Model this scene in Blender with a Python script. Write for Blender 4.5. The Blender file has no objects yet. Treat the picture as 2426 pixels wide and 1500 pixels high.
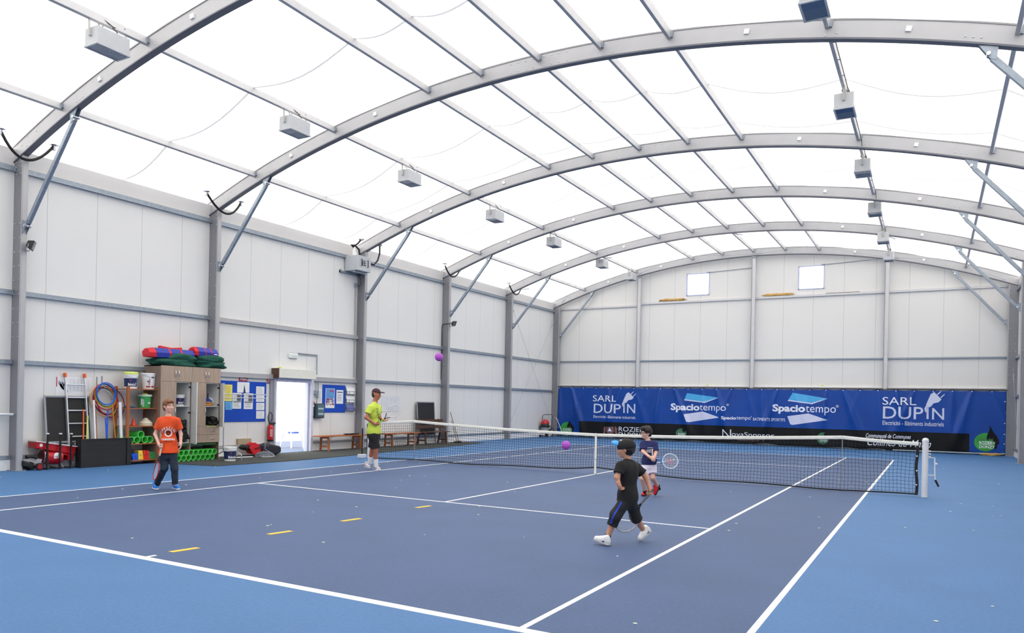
import bpy, bmesh, math, random
import numpy as np
from mathutils import Vector, Matrix
from mathutils.bvhtree import BVHTree
random.seed(7)
S = bpy.context.scene
C = S.collection
# ------------------------------------------------------------------ camera
CAM = np.array([6.52592, -16.69186, 1.57666]); YAW, ROLL = .548110, .02087
FPX, CX, CY = 1841.337, 1087.698, 952.180
cy_, sy_ = math.cos(YAW), math.sin(YAW)
FW = np.array([-sy_, cy_, 0.0]); RT0 = np.array([cy_, sy_, 0.0]); UP0 = np.array([0, 0, 1.0])
RT = math.cos(ROLL) * RT0 + math.sin(ROLL) * UP0
UP = -math.sin(ROLL) * RT0 + math.cos(ROLL) * UP0
cd = bpy.data.cameras.new('camera'); cam = bpy.data.objects.new('camera', cd); C.objects.link(cam)
cd.sensor_width = 36; cd.sensor_fit = 'HORIZONTAL'; cd.lens = FPX * 36 / 2426
cd.shift_x = (1213 - CX) / 2426; cd.shift_y = (CY - 750) / 2426; cd.clip_end = 300
m = Matrix.Identity(4)
for i in range(3):
    m[i][0] = RT[i]; m[i][1] = UP[i]; m[i][2] = -FW[i]; m[i][3] = CAM[i]
cam.matrix_world = m
S.camera = cam
# ------------------------------------------------------------------ light
S.view_settings.view_transform = 'Standard'; S.view_settings.look = 'None'
S.view_settings.gamma = 1; S.view_settings.use_curve_mapping = False
S.view_settings.exposure = EXPO = 0.0
w = bpy.data.worlds.new('overcast_sky'); S.world = w; w.use_nodes = True
bg = w.node_tree.nodes['Background']; bg.inputs[0].default_value = (1, .96, .885, 1); bg.inputs[1].default_value = 3.3
sd = bpy.data.lights.new('sun', 'SUN'); sd.energy = 1.2; sd.angle = math.radians(20); sd.color = (1, .97, .92)
sun = bpy.data.objects.new('sun', sd); C.objects.link(sun); sun.rotation_euler = (math.radians(22), math.radians(-12), 0)

def ray(px, py): return RT * (px - CX) / FPX - UP * (py - CY) / FPX + FW
def atx(px, py, X): d = ray(px, py); return Vector(CAM + d * (X - CAM[0]) / d[0])
def aty(px, py, Y): d = ray(px, py); return Vector(CAM + d * (Y - CAM[1]) / d[1])
def atz(px, py, Z=0): d = ray(px, py); return Vector(CAM + d * (Z - CAM[2]) / d[2])
# ------------------------------------------------------------------ materials
def lin(c): return tuple((v / 255 / 12.92) if v / 255 <= .04045 else ((v / 255 + .055) / 1.055) ** 2.4 for v in c) + (1,)
MATS = {}
def mat(name, col, rough=.6, metal=0, var=0, scale=8, bump=0, bscale=60, spec=.5, alpha=1, stretch=(1, 1, 1), sheen=0):
    if name in MATS: return MATS[name]
    M = bpy.data.materials.new(name); M.use_nodes = True; MATS[name] = M
    nt = M.node_tree; b = nt.nodes['Principled BSDF']; N = nt.nodes.new; Lk = nt.links.new
    b.inputs['Base Color'].default_value = lin(col); b.inputs['Roughness'].default_value = rough
    b.inputs['Metallic'].default_value = metal; b.inputs['Specular IOR Level'].default_value = spec
    b.inputs['Alpha'].default_value = alpha
    if sheen: b.inputs['Sheen Weight'].default_value = sheen
    tc = N('ShaderNodeTexCoord'); mp = N('ShaderNodeMapping'); mp.inputs['Scale'].default_value = stretch
    Lk(tc.outputs['Object'], mp.inputs[0])
    n1 = N('ShaderNodeTexNoise'); n1.inputs['Scale'].default_value = scale; n1.inputs['Detail'].default_value = 5
    Lk(mp.outputs[0], n1.inputs['Vector'])
    cr = N('ShaderNodeMapRange'); v = var if var else .03
    cr.inputs[1].default_value = .3; cr.inputs[2].default_value = .7; cr.inputs[3].default_value = 1 - v; cr.inputs[4].default_value = 1 + v
    Lk(n1.outputs[0], cr.inputs[0])
    mx = N('ShaderNodeMix'); mx.data_type = 'RGBA'; mx.blend_type = 'MULTIPLY'; mx.inputs[0].default_value = 1
    mx.inputs[6].default_value = lin(col); Lk(cr.outputs[0], mx.inputs[7]); Lk(mx.outputs[2], b.inputs['Base Color'])
    M['mix'] = mx.name
    if bump:
        n2 = N('ShaderNodeTexNoise'); n2.inputs['Scale'].default_value = bscale; n2.inputs['Detail'].default_value = 4
        Lk(mp.outputs[0], n2.inputs['Vector'])
        bp = N('ShaderNodeBump'); bp.inputs['Strength'].default_value = bump; bp.inputs['Distance'].default_value = .02
        Lk(n2.outputs[0], bp.inputs['Height']); Lk(bp.outputs[0], b.inputs['Normal'])
    return M
def panel_mat(name, axis, off, pitch, col):
    """white sandwich panels: thin dark joints every `pitch` metres and fine vertical ribs"""
    M = mat(name, col, .45, var=.012, scale=.6)
    nt = M.node_tree; N = nt.nodes.new; Lk = nt.links.new; b = nt.nodes['Principled BSDF']; mx = nt.nodes[M['mix']]
    g = N('ShaderNodeNewGeometry'); sp = N('ShaderNodeSeparateXYZ'); Lk(g.outputs['Position'], sp.inputs[0])
    def mt(op, a, b_=None, clamp=False):
        n = N('ShaderNodeMath'); n.operation = op; n.use_clamp = clamp
        for i, v in enumerate((a, b_)):
            if v is None: continue
            if isinstance(v, (int, float)): n.inputs[i].default_value = v
            else: Lk(v, n.inputs[i])
        return n.outputs[0]
    x = mt('DIVIDE', mt('SUBTRACT', sp.outputs[axis], off), pitch)
    fr = mt('FRACT', x); d = mt('MULTIPLY', mt('ABSOLUTE', mt('SUBTRACT', fr, .5)), pitch)
    joint = mt('GREATER_THAN', d, pitch / 2 - .006)
    rib = mt('MULTIPLY', mt('SINE', mt('MULTIPLY', sp.outputs[axis], 2 * math.pi / .05)), .5)
    f = mt('SUBTRACT', 1, mt('MULTIPLY', joint, .38))
    f = mt('SUBTRACT', f, mt('MULTIPLY', mt('ADD', rib, .5), .010))
    m2 = N('ShaderNodeMix'); m2.data_type = 'RGBA'; m2.blend_type = 'MULTIPLY'; m2.inputs[0].default_value = 1
    Lk(mx.outputs[2], m2.inputs[6]); Lk(f, m2.inputs[7]); Lk(m2.outputs[2], b.inputs['Base Color'])
    return M
def membrane_mat(name, col, trans):
    M = bpy.data.materials.new(name); M.use_nodes = True; MATS[name] = M
    nt = M.node_tree; nt.nodes.clear(); N = nt.nodes.new; Lk = nt.links.new
    o = N('ShaderNodeOutputMaterial'); mx = N('ShaderNodeMixShader'); mx.inputs[0].default_value = trans
    d = N('ShaderNodeBsdfDiffuse'); t = N('ShaderNodeBsdfTranslucent')
    n1 = N('ShaderNodeTexNoise'); n1.inputs['Scale'].default_value = .5; tc = N('ShaderNodeTexCoord'); Lk(tc.outputs['Object'], n1.inputs[0])
    cr = N('ShaderNodeMapRange'); cr.inputs[1].default_value = .3; cr.inputs[2].default_value = .7; cr.inputs[3].default_value = .97; cr.inputs[4].default_value = 1.0
    Lk(n1.outputs[0], cr.inputs[0])
    for s in (d, t):
        q = N('ShaderNodeMix'); q.data_type = 'RGBA'; q.blend_type = 'MULTIPLY'; q.inputs[0].default_value = 1; q.inputs[6].default_value = lin(col)
        Lk(cr.outputs[0], q.inputs[7]); Lk(q.outputs[2], s.inputs['Color'])
    Lk(d.outputs[0], mx.inputs[1]); Lk(t.outputs[0], mx.inputs[2]); Lk(mx.outputs[0], o.inputs[0])
    return M
mat_alu = mat('mill_aluminium', (140, 140, 146), .42, .45, .04, 3, .05, 200)
mat_alul = mat('light_aluminium', (176, 176, 180), .45, .3, .03, 3)
mat_flg = mat('shade_toned_flange_aluminium', (108, 110, 120), .5, .4)  # arch bottom flanges: shadow of the lip groove put into a darker colour
mat_pst = mat('pale_post_aluminium', (204, 204, 208), .45, .2)
mat_galv = mat('galvanised_steel', (150, 160, 172), .42, .55, .10, 14, .05, 80)
mat_dark = mat('charcoal_plastic', (28, 28, 31), .5, var=.1)
mat_blk = mat('black_rubber', (14, 14, 16), .6, var=.1)
mat_wht = mat('white_painted_metal', (222, 222, 226), .35)
mat_lmp = mat('lamp_white_enamel', (190, 192, 197), .5)
mat_whp = mat('white_plastic', (236, 236, 238), .4)
mat_cream = mat('cream_fascia', (220, 217, 216), .5, var=.006)
mat_chrome = mat('chrome', (205, 208, 214), .2, .9)
mat_wood = mat('orange_pine', (160, 90, 48), .5, var=.25, scale=6, stretch=(1, 1, .15))
mat_dwood = mat('dark_brown_wood', (84, 54, 42), .5, var=.2, scale=6)
mat_red = mat('red_enamel', (190, 22, 34), .3)
mat_fred = mat('red_fabric', (205, 28, 40), .8, bump=.2)
mat_grn = mat('green_plastic_pipe', (84, 214, 92), .35, var=.05)
mat_paper = mat('white_paper', (232, 234, 238), .7)
mat_ink = mat('dark_ink', (38, 40, 52), .7)
mat_gink = mat('grey_ink', (150, 156, 168), .7)
mat_navy = mat('navy_print', (24, 44, 92), .45)
mat_blu = mat('blue_board_felt', (14, 72, 184), .9, var=.05, scale=200)
mat_yel = mat('yellow_plastic', (240, 205, 60), .5)
mat_lime = mat('lime_plastic', (205, 226, 110), .5)
mat_org = mat('orange_plastic', (226, 96, 38), .5)
mat_bpl = mat('blue_plastic', (28, 84, 210), .4)
mat_gpl = mat('dark_green_plastic', (40, 130, 70), .5)
mat_mat = mat('dark_coir_mat', (62, 66, 66), .95, var=.3, scale=20, bump=.6, bscale=150)
mat_skinl = mat('fair_skin', (226, 176, 158), .55, var=.04, scale=30)
mat_skint = mat('tanned_skin', (178, 112, 84), .5, var=.05, scale=30)
mat_skinb = mat('light_brown_skin', (206, 150, 122), .55, var=.04, scale=30)
# ------------------------------------------------------------------ mesh builder
class MB:
    def __init__(s): s.v = []; s.f = []; s.m = []; s.mi = 0
    def add(s, vs, fs):
        o = len(s.v); s.v += [tuple(v) for v in vs]; s.f += [tuple(o + i for i in f) for f in fs]; s.m += [s.mi] * len(fs); return s
    def slot(s, i): s.mi = i; return s
    def box(s, a, b):
        x0, x1 = sorted((a[0], b[0])); y0, y1 = sorted((a[1], b[1])); z0, z1 = sorted((a[2], b[2]))
        return s.add([(x0, y0, z0), (x1, y0, z0), (x1, y1, z0), (x0, y1, z0), (x0, y0, z1), (x1, y0, z1), (x1, y1, z1), (x0, y1, z1)],
                     [(3, 2, 1, 0), (4, 5, 6, 7), (0, 1, 5, 4), (1, 2, 6, 5), (2, 3, 7, 6), (3, 0, 4, 7)])
    def obox(s, c, ax, ay, az):
        c = Vector(c); ax = Vector(ax); ay = Vector(ay); az = Vector(az)
        P = [c + ax * i + ay * j + az * k for k in (-1, 1) for i, j in ((-1, -1), (1, -1), (1, 1), (-1, 1))]
        return s.add(P, [(3, 2, 1, 0), (4, 5, 6, 7), (0, 1, 5, 4), (1, 2, 6, 5), (2, 3, 7, 6), (3, 0, 4, 7)])
    def bar(s, p, q, w, h, up=(0, 0, 1)):
        p = Vector(p); q = Vector(q); d = (q - p); L = d.length / 2; d.normalize()
        u = Vector(up); a = d.cross(u)
        if a.length < 1e-4: a = d.cross(Vector((1, 0, 0)))
        a.normalize(); b = a.cross(d).normalized()
        return s.obox((p + q) / 2, d * L, a * w / 2, b * h / 2)
    def tube(s, pts, r, n=8, closed=False, caps=True, r2=None):
        pts = [Vector(p) for p in pts]; K = len(pts); vs = []; prev = None
        rs = r if isinstance(r, (list, tuple)) else [r] * K
        for i in range(K):
            if closed: t = pts[(i + 1) % K] - pts[i - 1]
            else: t = pts[min(i + 1, K - 1)] - pts[max(i - 1, 0)]
            t.normalize()
            if prev is None: a = t.orthogonal().normalized()
            else:
                a = prev - t * prev.dot(t)
                a = a.normalized() if a.length > 1e-6 else t.orthogonal().normalized()
            prev = a; b = t.cross(a)
            vs += [pts[i] + (a * math.cos(2 * math.pi * j / n) + b * math.sin(2 * math.pi * j / n)) * rs[i] for j in range(n)]
        fs = []
        for i in range(K if closed else K - 1):
            i2 = (i + 1) % K
            for j in range(n):
                j2 = (j + 1) % n; fs.append((i * n + j, i * n + j2, i2 * n + j2, i2 * n + j))
        if caps and not closed: fs.append(tuple(range(n - 1, -1, -1))); fs.append(tuple((K - 1) * n + j for j in range(n)))
        return s.add(vs, fs)
    def cyl(s, p, q, r, n=16, r2=None): return s.tube([p, q], [r, r if r2 is None else r2], n)
    def lathe(s, prof, c=(0, 0, 0), axis=(0, 0, 1), n=24, caps=True):
        az = Vector(axis).normalized(); ax = az.orthogonal().normalized(); ay = az.cross(ax); c = Vector(c); vs = []; fs = []
        for r, z in prof: vs += [c + az * z + (ax * math.cos(2 * math.pi * j / n) + ay * math.sin(2 * math.pi * j / n)) * max(r, 1e-4) for j in range(n)]
        for i in range(len(prof) - 1):
            for j in range(n): fs.append((i * n + j, i * n + (j + 1) % n, (i + 1) * n + (j + 1) % n, (i + 1) * n + j))
        if caps: fs.append(tuple(range(n - 1, -1, -1))); k = (len(prof) - 1) * n; fs.append(tuple(k + j for j in range(n)))
        else: k = (len(prof) - 1) * n; fs += [(k + j, k + (j + 1) % n, (j + 1) % n, j) for j in range(n)]
        return s.add(vs, fs)
    def sphere(s, c, r, n=20, sc=(1, 1, 1)):
        k = n // 2; vs = []; fs = []
        for i in range(1, k):
            a = math.pi * i / k
            vs += [(c[0] + r * sc[0] * math.sin(a) * math.cos(2 * math.pi * j / n), c[1] + r * sc[1] * math.sin(a) * math.sin(2 * math.pi * j / n), c[2] + r * sc[2] * math.cos(a)) for j in range(n)]
        vs += [(c[0], c[1], c[2] + r * sc[2]), (c[0], c[1], c[2] - r * sc[2])]; T = len(vs) - 2
        for i in range(k - 2):
            for j in range(n): fs.append((i * n + j, (i + 1) * n + j, (i + 1) * n + (j + 1) % n, i * n + (j + 1) % n))
        for j in range(n): fs.append((T, j, (j + 1) % n)); fs.append((T + 1, (k - 2) * n + (j + 1) % n, (k - 2) * n + j))
        return s.add(vs, fs)
    def prism(s, poly, d):
        """poly: 3D points in order; d: extrusion vector"""
        P = [Vector(p) for p in poly]; d = Vector(d); n = len(P)
        return s.add(P + [p + d for p in P], [tuple(range(n - 1, -1, -1)), tuple(range(n, 2 * n))] + [(i, (i + 1) % n, n + (i + 1) % n, n + i) for i in range(n)])
    def grid(s, fn, nu, nv):
        o = [fn(i / nu, j / nv) for i in range(nu + 1) for j in range(nv + 1)]
        return s.add(o, [(i * (nv + 1) + j, (i + 1) * (nv + 1) + j, (i + 1) * (nv + 1) + j + 1, i * (nv + 1) + j + 1) for i in range(nu) for j in range(nv)])
    def build(s, name, mats, parent=None, smooth=False, bevel=0, solid=0, sub=0):
        me = bpy.data.meshes.new(name); me.from_pydata(s.v, [], s.f)
        mats = mats if isinstance(mats, (list, tuple)) else [mats]
        for q in mats: me.materials.append(q)
        if len(mats) > 1: me.polygons.foreach_set('material_index', s.m)
        bm = bmesh.new(); bm.from_mesh(me); bmesh.ops.recalc_face_normals(bm, faces=bm.faces); bm.to_mesh(me); bm.free()
        o = bpy.data.objects.new(name, me); C.objects.link(o)
        if smooth:
            me.polygons.foreach_set('use_smooth', [True] * len(me.polygons))
            me.set_sharp_from_angle(angle=math.radians(50 if smooth is True else smooth))
        if parent is not None:
            o.parent = parent
            o.matrix_parent_inverse = Matrix.Translation(parent.location).inverted() if parent.type == 'EMPTY' else Matrix.Identity(4)
            if parent.type == 'EMPTY': # bake offset so that local coordinates are relative to the thing's base
                me.transform(Matrix.Translation(parent.location).inverted()); o.matrix_parent_inverse = Matrix.Identity(4)
            elif parent.parent is not None and parent.parent.type == 'EMPTY':
                me.transform(Matrix.Translation(parent.parent.location).inverted())
        if solid: md = o.modifiers.new('s', 'SOLIDIFY'); md.thickness = solid
        if bevel: md = o.modifiers.new('b', 'BEVEL'); md.width = bevel; md.segments = 2; md.limit_method = 'ANGLE'
        if sub: md = o.modifiers.new('u', 'SUBSURF'); md.levels = md.render_levels = sub
        return o
def tag(o, label=None, cat=None, group=None, kind=None):
    if label: o['label'] = label
    if cat: o['category'] = cat
    if group: o['group'] = group
    if kind: o['kind'] = kind
    return o
def thing(name, loc, label, cat, group=None):
    o = bpy.data.objects.new(name, None); o.empty_display_size = .1; C.objects.link(o); o.location = Vector(loc)
    return tag(o, label, cat, group)
def struct(name, mb, mats, parent=None, **k): return tag(mb.build(name, mats, parent, **k), kind='structure')
def dup(o, loc, label=None, group=None, rot=None):
    r = o.copy(); C.objects.link(r); r.location = Vector(loc)
    if rot is not None: r.rotation_euler = rot
    if label: r['label'] = label
    if group: r['group'] = group
    for ch in list(o.children):
        c = ch.copy(); C.objects.link(c); c.parent = r
        for g in list(ch.children):
            d = g.copy(); C.objects.link(d); d.parent = c
    return r
ORD = ['first', 'second', 'third', 'fourth', 'fifth', 'sixth', 'seventh', 'eighth', 'ninth', 'tenth', 'eleventh', 'twelfth']
# ------------------------------------------------------------------ lettering: mesh lists of (x, y) triangles fitted to a box
def glyphs(txt, bold=0, shear=0, spacing=1, maxedge=None):
    cu = bpy.data.curves.new('t', 'FONT'); cu.body = txt; cu.size = 1; cu.offset = bold; cu.shear = shear; cu.space_character = spacing
    cu.resolution_u = 3
    o = bpy.data.objects.new('t', cu); C.objects.link(o); dg = bpy.context.evaluated_depsgraph_get(); dg.update()
    me = bpy.data.meshes.new_from_object(o.evaluated_get(dg)); bm = bmesh.new(); bm.from_mesh(me)
    bmesh.ops.triangulate(bm, faces=bm.faces)
    xs = [v.co.x for v in bm.verts]; ys = [v.co.y for v in bm.verts]
    x0, x1, y0, y1 = min(xs), max(xs), min(ys), max(ys)
    if maxedge:
        for _ in range(3):
            E_ = [e for e in bm.edges if e.calc_length() > maxedge * (x1 - x0)]
            if not E_: break
            bmesh.ops.subdivide_edges(bm, edges=E_, cuts=1)
            bmesh.ops.triangulate(bm, faces=bm.faces)
    bm.verts.ensure_lookup_table()
    V = [((v.co.x - x0) / (x1 - x0), (v.co.y - y0) / (y1 - y0)) for v in bm.verts]; F = [tuple(v.index for v in f.verts) for f in bm.faces]
    bm.free(); bpy.data.objects.remove(o); bpy.data.curves.remove(cu); bpy.data.meshes.remove(me)
    return V, F
def put_text(mb, txt, p0, ux, uy, **k):
    """text whose bounding box starts at p0 and spans vectors ux, uy"""
    V, F = glyphs(txt, **k); p0 = Vector(p0); ux = Vector(ux); uy = Vector(uy)
    return mb.add([p0 + ux * a + uy * b for a, b in V], F)
# ================================================================== the hall
YS = [-8.0, -3.02, 3.02, 8.11, 13.2, 18.16]
XW, XC, XR, XRW = -9.45, -9.135, 8.81, 9.12      # left wall face, column faces, right wall face
YE, YN = 18.45, -18.4
X0, RB, ZA = -.17, 24.3, 8.07
def zb(x, e=0.0): return ZA + e - ((RB + e) - math.sqrt((RB + e) ** 2 - (x - X0) ** 2))   # underside of the arch (+e)
# ---- floor
mfl = mat('light_blue_acrylic', (61, 108, 160), .64, var=.05, scale=1.2, bump=.15, bscale=250)
mct = mat('slate_blue_acrylic', (62, 84, 124), .68, var=.07, scale=1.0, bump=.15, bscale=250)
mln = mat('white_court_paint', (236, 238, 236), .6, var=.02)
for M_ in (mfl, mct):   # fine speckle of the acrylic surface
    nt = M_.node_tree; b = nt.nodes['Principled BSDF']; mx = nt.nodes[M_['mix']]
    nz = nt.nodes.new('ShaderNodeTexNoise'); nz.inputs['Scale'].default_value = 28; nz.inputs['Detail'].default_value = 8; nz.inputs['Roughness'].default_value = .8
    tc = nt.nodes.new('ShaderNodeTexCoord'); nt.links.new(tc.outputs['Object'], nz.inputs[0])
    mr = nt.nodes.new('ShaderNodeMapRange'); mr.inputs[1].default_value = .35; mr.inputs[2].default_value = .65; mr.inputs[3].default_value = .85; mr.inputs[4].default_value = 1.15
    nt.links.new(nz.outputs[0], mr.inputs[0])
    q = nt.nodes.new('ShaderNodeMix'); q.data_type = 'RGBA'; q.blend_type = 'MULTIPLY'; q.inputs[0].default_value = 1
    nt.links.new(mx.outputs[2], q.inputs[6]); nt.links.new(mr.outputs[0], q.inputs[7]); nt.links.new(q.outputs[2], b.inputs['Base Color'])
W = .05
rects = []   # white lines (x0, x1, y0, y1)
for s in (-1, 1):
    rects += [(s * 5.485, s * (5.485 - W), -11.885, 11.885), (s * 4.115, s * (4.115 - W), -11.885, 11.885)]
    rects += [(-5.485, 5.485, s * 11.885, s * (11.885 - (.1 if s < 0 else .06))), (-4.115, 4.115, s * 6.4, s * (6.4 - W))]
rects += [(-.025, .025, -6.4, 6.4), (-.025, .025, -11.785, -11.685), (-.025, .025, 11.7, 11.83)]
xs = sorted({round(v, 4) for r in rects for v in r[:2]} | {-9.75, 9.4, -7, 7, -2, 2}); ys = sorted({round(v, 4) for r in rects for v in r[2:]} | {YN, 18.7, -15, -9, -3, 3, 9, 15})
mb = MB(); nx = len(xs)
vs = [(x, y, 0) for y in ys for x in xs]
fs = []; ms = []
for j in range(len(ys) - 1):
    for i in range(nx - 1):
        cx = (xs[i] + xs[i + 1]) / 2; cyy = (ys[j] + ys[j + 1]) / 2
        white = any(min(r[0], r[1]) < cx < max(r[0], r[1]) and min(r[2], r[3]) < cyy < max(r[2], r[3]) for r in rects)
        fs.append((j * nx + i, j * nx + i + 1, (j + 1) * nx + i + 1, (j + 1) * nx + i)); ms.append(2 if white else (1 if abs(cx) < 5.485 and abs(cyy) < 11.885 else 0))
mb.v = vs; mb.f = fs; mb.m = ms
struct('floor', mb, [mfl, mct, mln])
# ground outside the door
gr = mat('grey_gravel', (104, 116, 142), .95, var=.25, scale=30, bump=.4)
struct('trim_1', MB().box((-14, -12, -.12), (-9.62, 12, -.02)), gr)
# ---- walls
pl = panel_mat('white_sandwich_panel', 1, -7.295, 1.143, (224, 224, 224))
pf = panel_mat('white_end_wall_panel', 0, -.12, 1.152, (224, 223, 222))
DY0, DY1, DZ = -.60, .84, 2.13
mb = MB()
for y0, y1, z0, z1 in ((YN, DY0, 0, 6.12), (DY1, YE, 0, 6.12), (DY0, DY1, DZ, 6.12)): mb.box((XW - .1, y0, z0), (XW, y1, z1))
struct('wall_left', mb, pl)
struct('wall_right', MB().box((XRW, YN, 0), (XRW + .1, YE, 6.12)), pl)
WIN = [(-3.05, -2.05, 6.55, 7.54), (1.60, 2.59, 6.56, 7.54)]
mb = MB(); cuts = sorted({XW - .1, XRW + .1} | {w_[0] for w_ in WIN} | {w_[1] for w_ in WIN} | {-9 + .6 * i for i in range(31)})
for a, b in zip(cuts, cuts[1:]):
    if b - a < 1e-6: continue
    zt = zb(a, .2), zb(b, .2); mid = (a + b) / 2
    win = next((w_ for w_ in WIN if w_[0] < mid < w_[1]), None)
    def wedge(z00, z01, t0, t1):
        mb.prism([(a, YE, z00), (b, YE, z01), (b, YE, t1), (a, YE, t0)], (0, .1, 0))
    if win: wedge(0, 0, win[2], win[2]); wedge(win[3], win[3], *zt)
    else: wedge(0, 0, *zt)
struct('wall_far', mb, pf)
mb = MB()
for i in range(24):
    a = XW - .1 + (XRW - XW + .2) * i / 24; b = XW - .1 + (XRW - XW + .2) * (i + 1) / 24
    mb.prism([(a, YN, 0), (b, YN, 0), (b, YN, zb(b, .2)), (a, YN, zb(a, .2))], (0, -.1, 0))
struct('wall_near', mb, pf)
glass = bpy.data.materials.new('louvre_glass'); glass.use_nodes = True; g_ = glass.node_tree.nodes['Principled BSDF']
g_.inputs['Base Color'].default_value = (.85, .88, 1, 1); g_.inputs['Transmission Weight'].default_value = 1; g_.inputs['Roughness'].default_value = .15; g_.inputs['IOR'].default_value = 1.1
mfrm = mat('pale_blue_window_frame', (176, 184, 226), .4)
for i, (x0, x1, z0, z1) in enumerate(WIN):
    wn = struct('window_%d' % (i + 1), MB().box((x0, YE - .02, z0), (x0 + .03, YE + .09, z1)).box((x1 - .03, YE - .02, z0), (x1, YE + .09, z1)).box((x0, YE - .02, z0), (x1, YE + .09, z0 + .035)).box((x0, YE - .02, z1 - .03), (x1, YE + .09, z1)), mfrm)
    mb = MB(); n = 13
    for k in range(n):
        z = z0 + .06 + (z1 - z0 - .12) * k / (n - 1)
        mb.obox(((x0 + x1) / 2, YE + .045, z), ((x1 - x0) / 2 - .035, 0, 0), (0, .028, .022), (0, -.002, .0025))
    struct('louvre', mb, glass, wn)
    mb = MB()
    for k in range(1, n): z = z0 + .06 + (z1 - z0 - .12) * (k - .5) / (n - 1); mb.box((x0 + .03, YE + .01, z - .005), (x1 - .03, YE + .02, z + .005))
    struct('louvre_edge', mb, mfrm, wn)
    mb = MB(); mb.tube([(x1 - .09, YE - .03, z1), (x1 - .09, YE - .03, z0 + .05)], .006, 5); mb.tube([(x1 - .14, YE - .03, z1), (x1 - .14, YE - .03, z1 - .25)], .006, 5)
    struct('window_crank', mb, mat_galv, wn)
mb = MB()
mb.tube([(-2.14, YE - .04, 7.56), (-1.9, YE - .04, 7.55), (-.24, YE - .04, 7.62)], .012, 6); struct('trim_2', mb, mat_galv)
mb = MB(); mb.tube([(2.48, YE - .04, 7.56), (2.75, YE - .04, 7.555), (4.79, YE - .04, 7.63)], .012, 6); struct('trim_3', mb, mat_galv)
# ---- translucent roof skin, sagging a little between the purlins
PX = [-7.86, -5.33, -2.75, -1.46, -.17, 1.10, 2.40, 4.97, 7.48]
nodes = [-9.62] + PX + [9.28]
prof = []
for a, b in zip(nodes, nodes[1:]):
    n = 8
    for k in range(n):
        x = a + (b - a) * k / n; prof.append((x, zb(x, .345) - 0, .21 * (b - a) / 2 * math.sin(math.pi * k / n)))
prof.append((nodes[-1], zb(nodes[-1], .345), 0))
def sagy(y):
    for a, b in zip([YN] + YS, YS + [YE + .1]):
        if a <= y <= b: return .12 + .88 * max(0, math.sin(math.pi * (y - a) / (b - a))) ** .7
    return .12
Yb = [YN] + YS + [YE + .1]; Yg = []
for a, b in zip(Yb, Yb[1:]): Yg += [a + (b - a) * k / 10 for k in range(10)]
Yg.append(Yb[-1]); mb = MB()
mb.grid(lambda u, v: (prof[round(u * (len(prof) - 1))][0], Yg[round(v * (len(Yg) - 1))], prof[round(u * (len(prof) - 1))][1] - prof[round(u * (len(prof) - 1))][2] * sagy(Yg[round(v * (len(Yg) - 1))])), len(prof) - 1, len(Yg) - 1)
mem = membrane_mat('white_pvc_membrane', (252, 252, 252), .58)
roof = struct('ceiling', mb, mem, smooth=180)
memd = membrane_mat('welded_pvc_seam', (200, 202, 208), .45)
SEAM = [-10.5, -5.5, -.38, 2.1, 5.55, 10.65, 15.7]
for ysm in SEAM:
    mb = MB(); K = len(prof)
    mb.grid(lambda u, v: (prof[round(u * (K - 1))][0], ysm + (.026 if v else -.026), prof[round(u * (K - 1))][1] - prof[round(u * (K - 1))][2] * sagy(ysm) - .022), K - 1, 1)
    s_ = mb.build('weld_seam', memd, roof, smooth=180)
# ---- eave fascia, base panels and rails
for side, nm in ((-1, 'trim_4'), (1, 'trim_5')):
    xa, xb_ = (XW - .02, XW + .035) if side < 0 else (XRW + .02, XRW - .035); mb = MB(); Y_ = [YN] + YS + [YE]
    for a, b in zip(Y_, Y_[1:]):
        mb.prism([(xa, a + .05, 6.13), (xa, b + .05, 6.13), (xb_, b + .05, 6.50), (xb_, a + .05, 6.50)], (side * .02, 0, 0))
    struct(nm, mb, mat_cream)
for nm, a, b in (('baseboard_left', YN, DY0 - .1), ('baseboard_left_2', DY1 + .1, YE)):
    struct(nm, MB().box((XW, a, 0), (XW + .06, b, .23)), mat_whp)
struct('baseboard_right', MB().box((XRW - .06, YN, 0), (XRW, YE, .23)), mat_whp)
struct('baseboard_far', MB().box((XW, YE - .06, 0), (XRW, YE, .23)), mat_whp)
# ---- columns
BAYW = ['nearest the camera', 'second from the camera', 'third from the camera', 'fourth from the camera', 'fifth from the camera', 'at the far corner']
boltm = MB().lathe([(.014, 0), (.014, .006), (.008, .012)], (0, 0, 0), (0, -1, 0), 8)
def column(side, k):
    Yk = YS[k]; xo = XW if side < 0 else XRW; xi = XC if side < 0 else XR
    sd_ = 'left' if side < 0 else 'right'
    t = thing('steel_column', ((xo + xi) / 2, Yk + .05, 0), 'grey %s side column %s, upright against the white wall' % (sd_, BAYW[k]), 'column', 'grey columns along the side walls')
    mb = MB().box((xo, Yk + .004, 0), (xi + side * .02, Yk + .096, 6.4)); mb.build('web', mat_alu, t)
    f = MB(); f.box((xi + side * .022, Yk - .012, 0), (xi, Yk + .112, 6.33)); f.box((xi + side * .002, Yk + .004, 0), (xi - side * .006, Yk + .094, 6.30)); f.build('inner_flange', mat_alul, t)
    f = MB().box((xi - side * .06, Yk - .06, 0), (xi + side * .33, Yk + .16, .015)); f.build('base_plate', mat_galv, t)
    zs = [6.22, 6.12, 5.98] + [4.98 - .285 * i for i in range(9)]
    first = None
    for z in zs:
        for dx in (.06, .24):
            if first is None:
                me_mb = MB(); me_mb.v = [(v[0], v[1], v[2]) for v in boltm.v]; me_mb.f = boltm.f; me_mb.m = boltm.m
                first = me_mb.build('bolt', mat_chrome, None, smooth=True); b_ = first
            else: b_ = first.copy(); C.objects.link(b_)
            b_.parent = t; b_.location = (xi + side * dx - t.location.x, Yk - t.location.y, z)
    return t
for k in range(6): column(-1, k)
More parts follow.
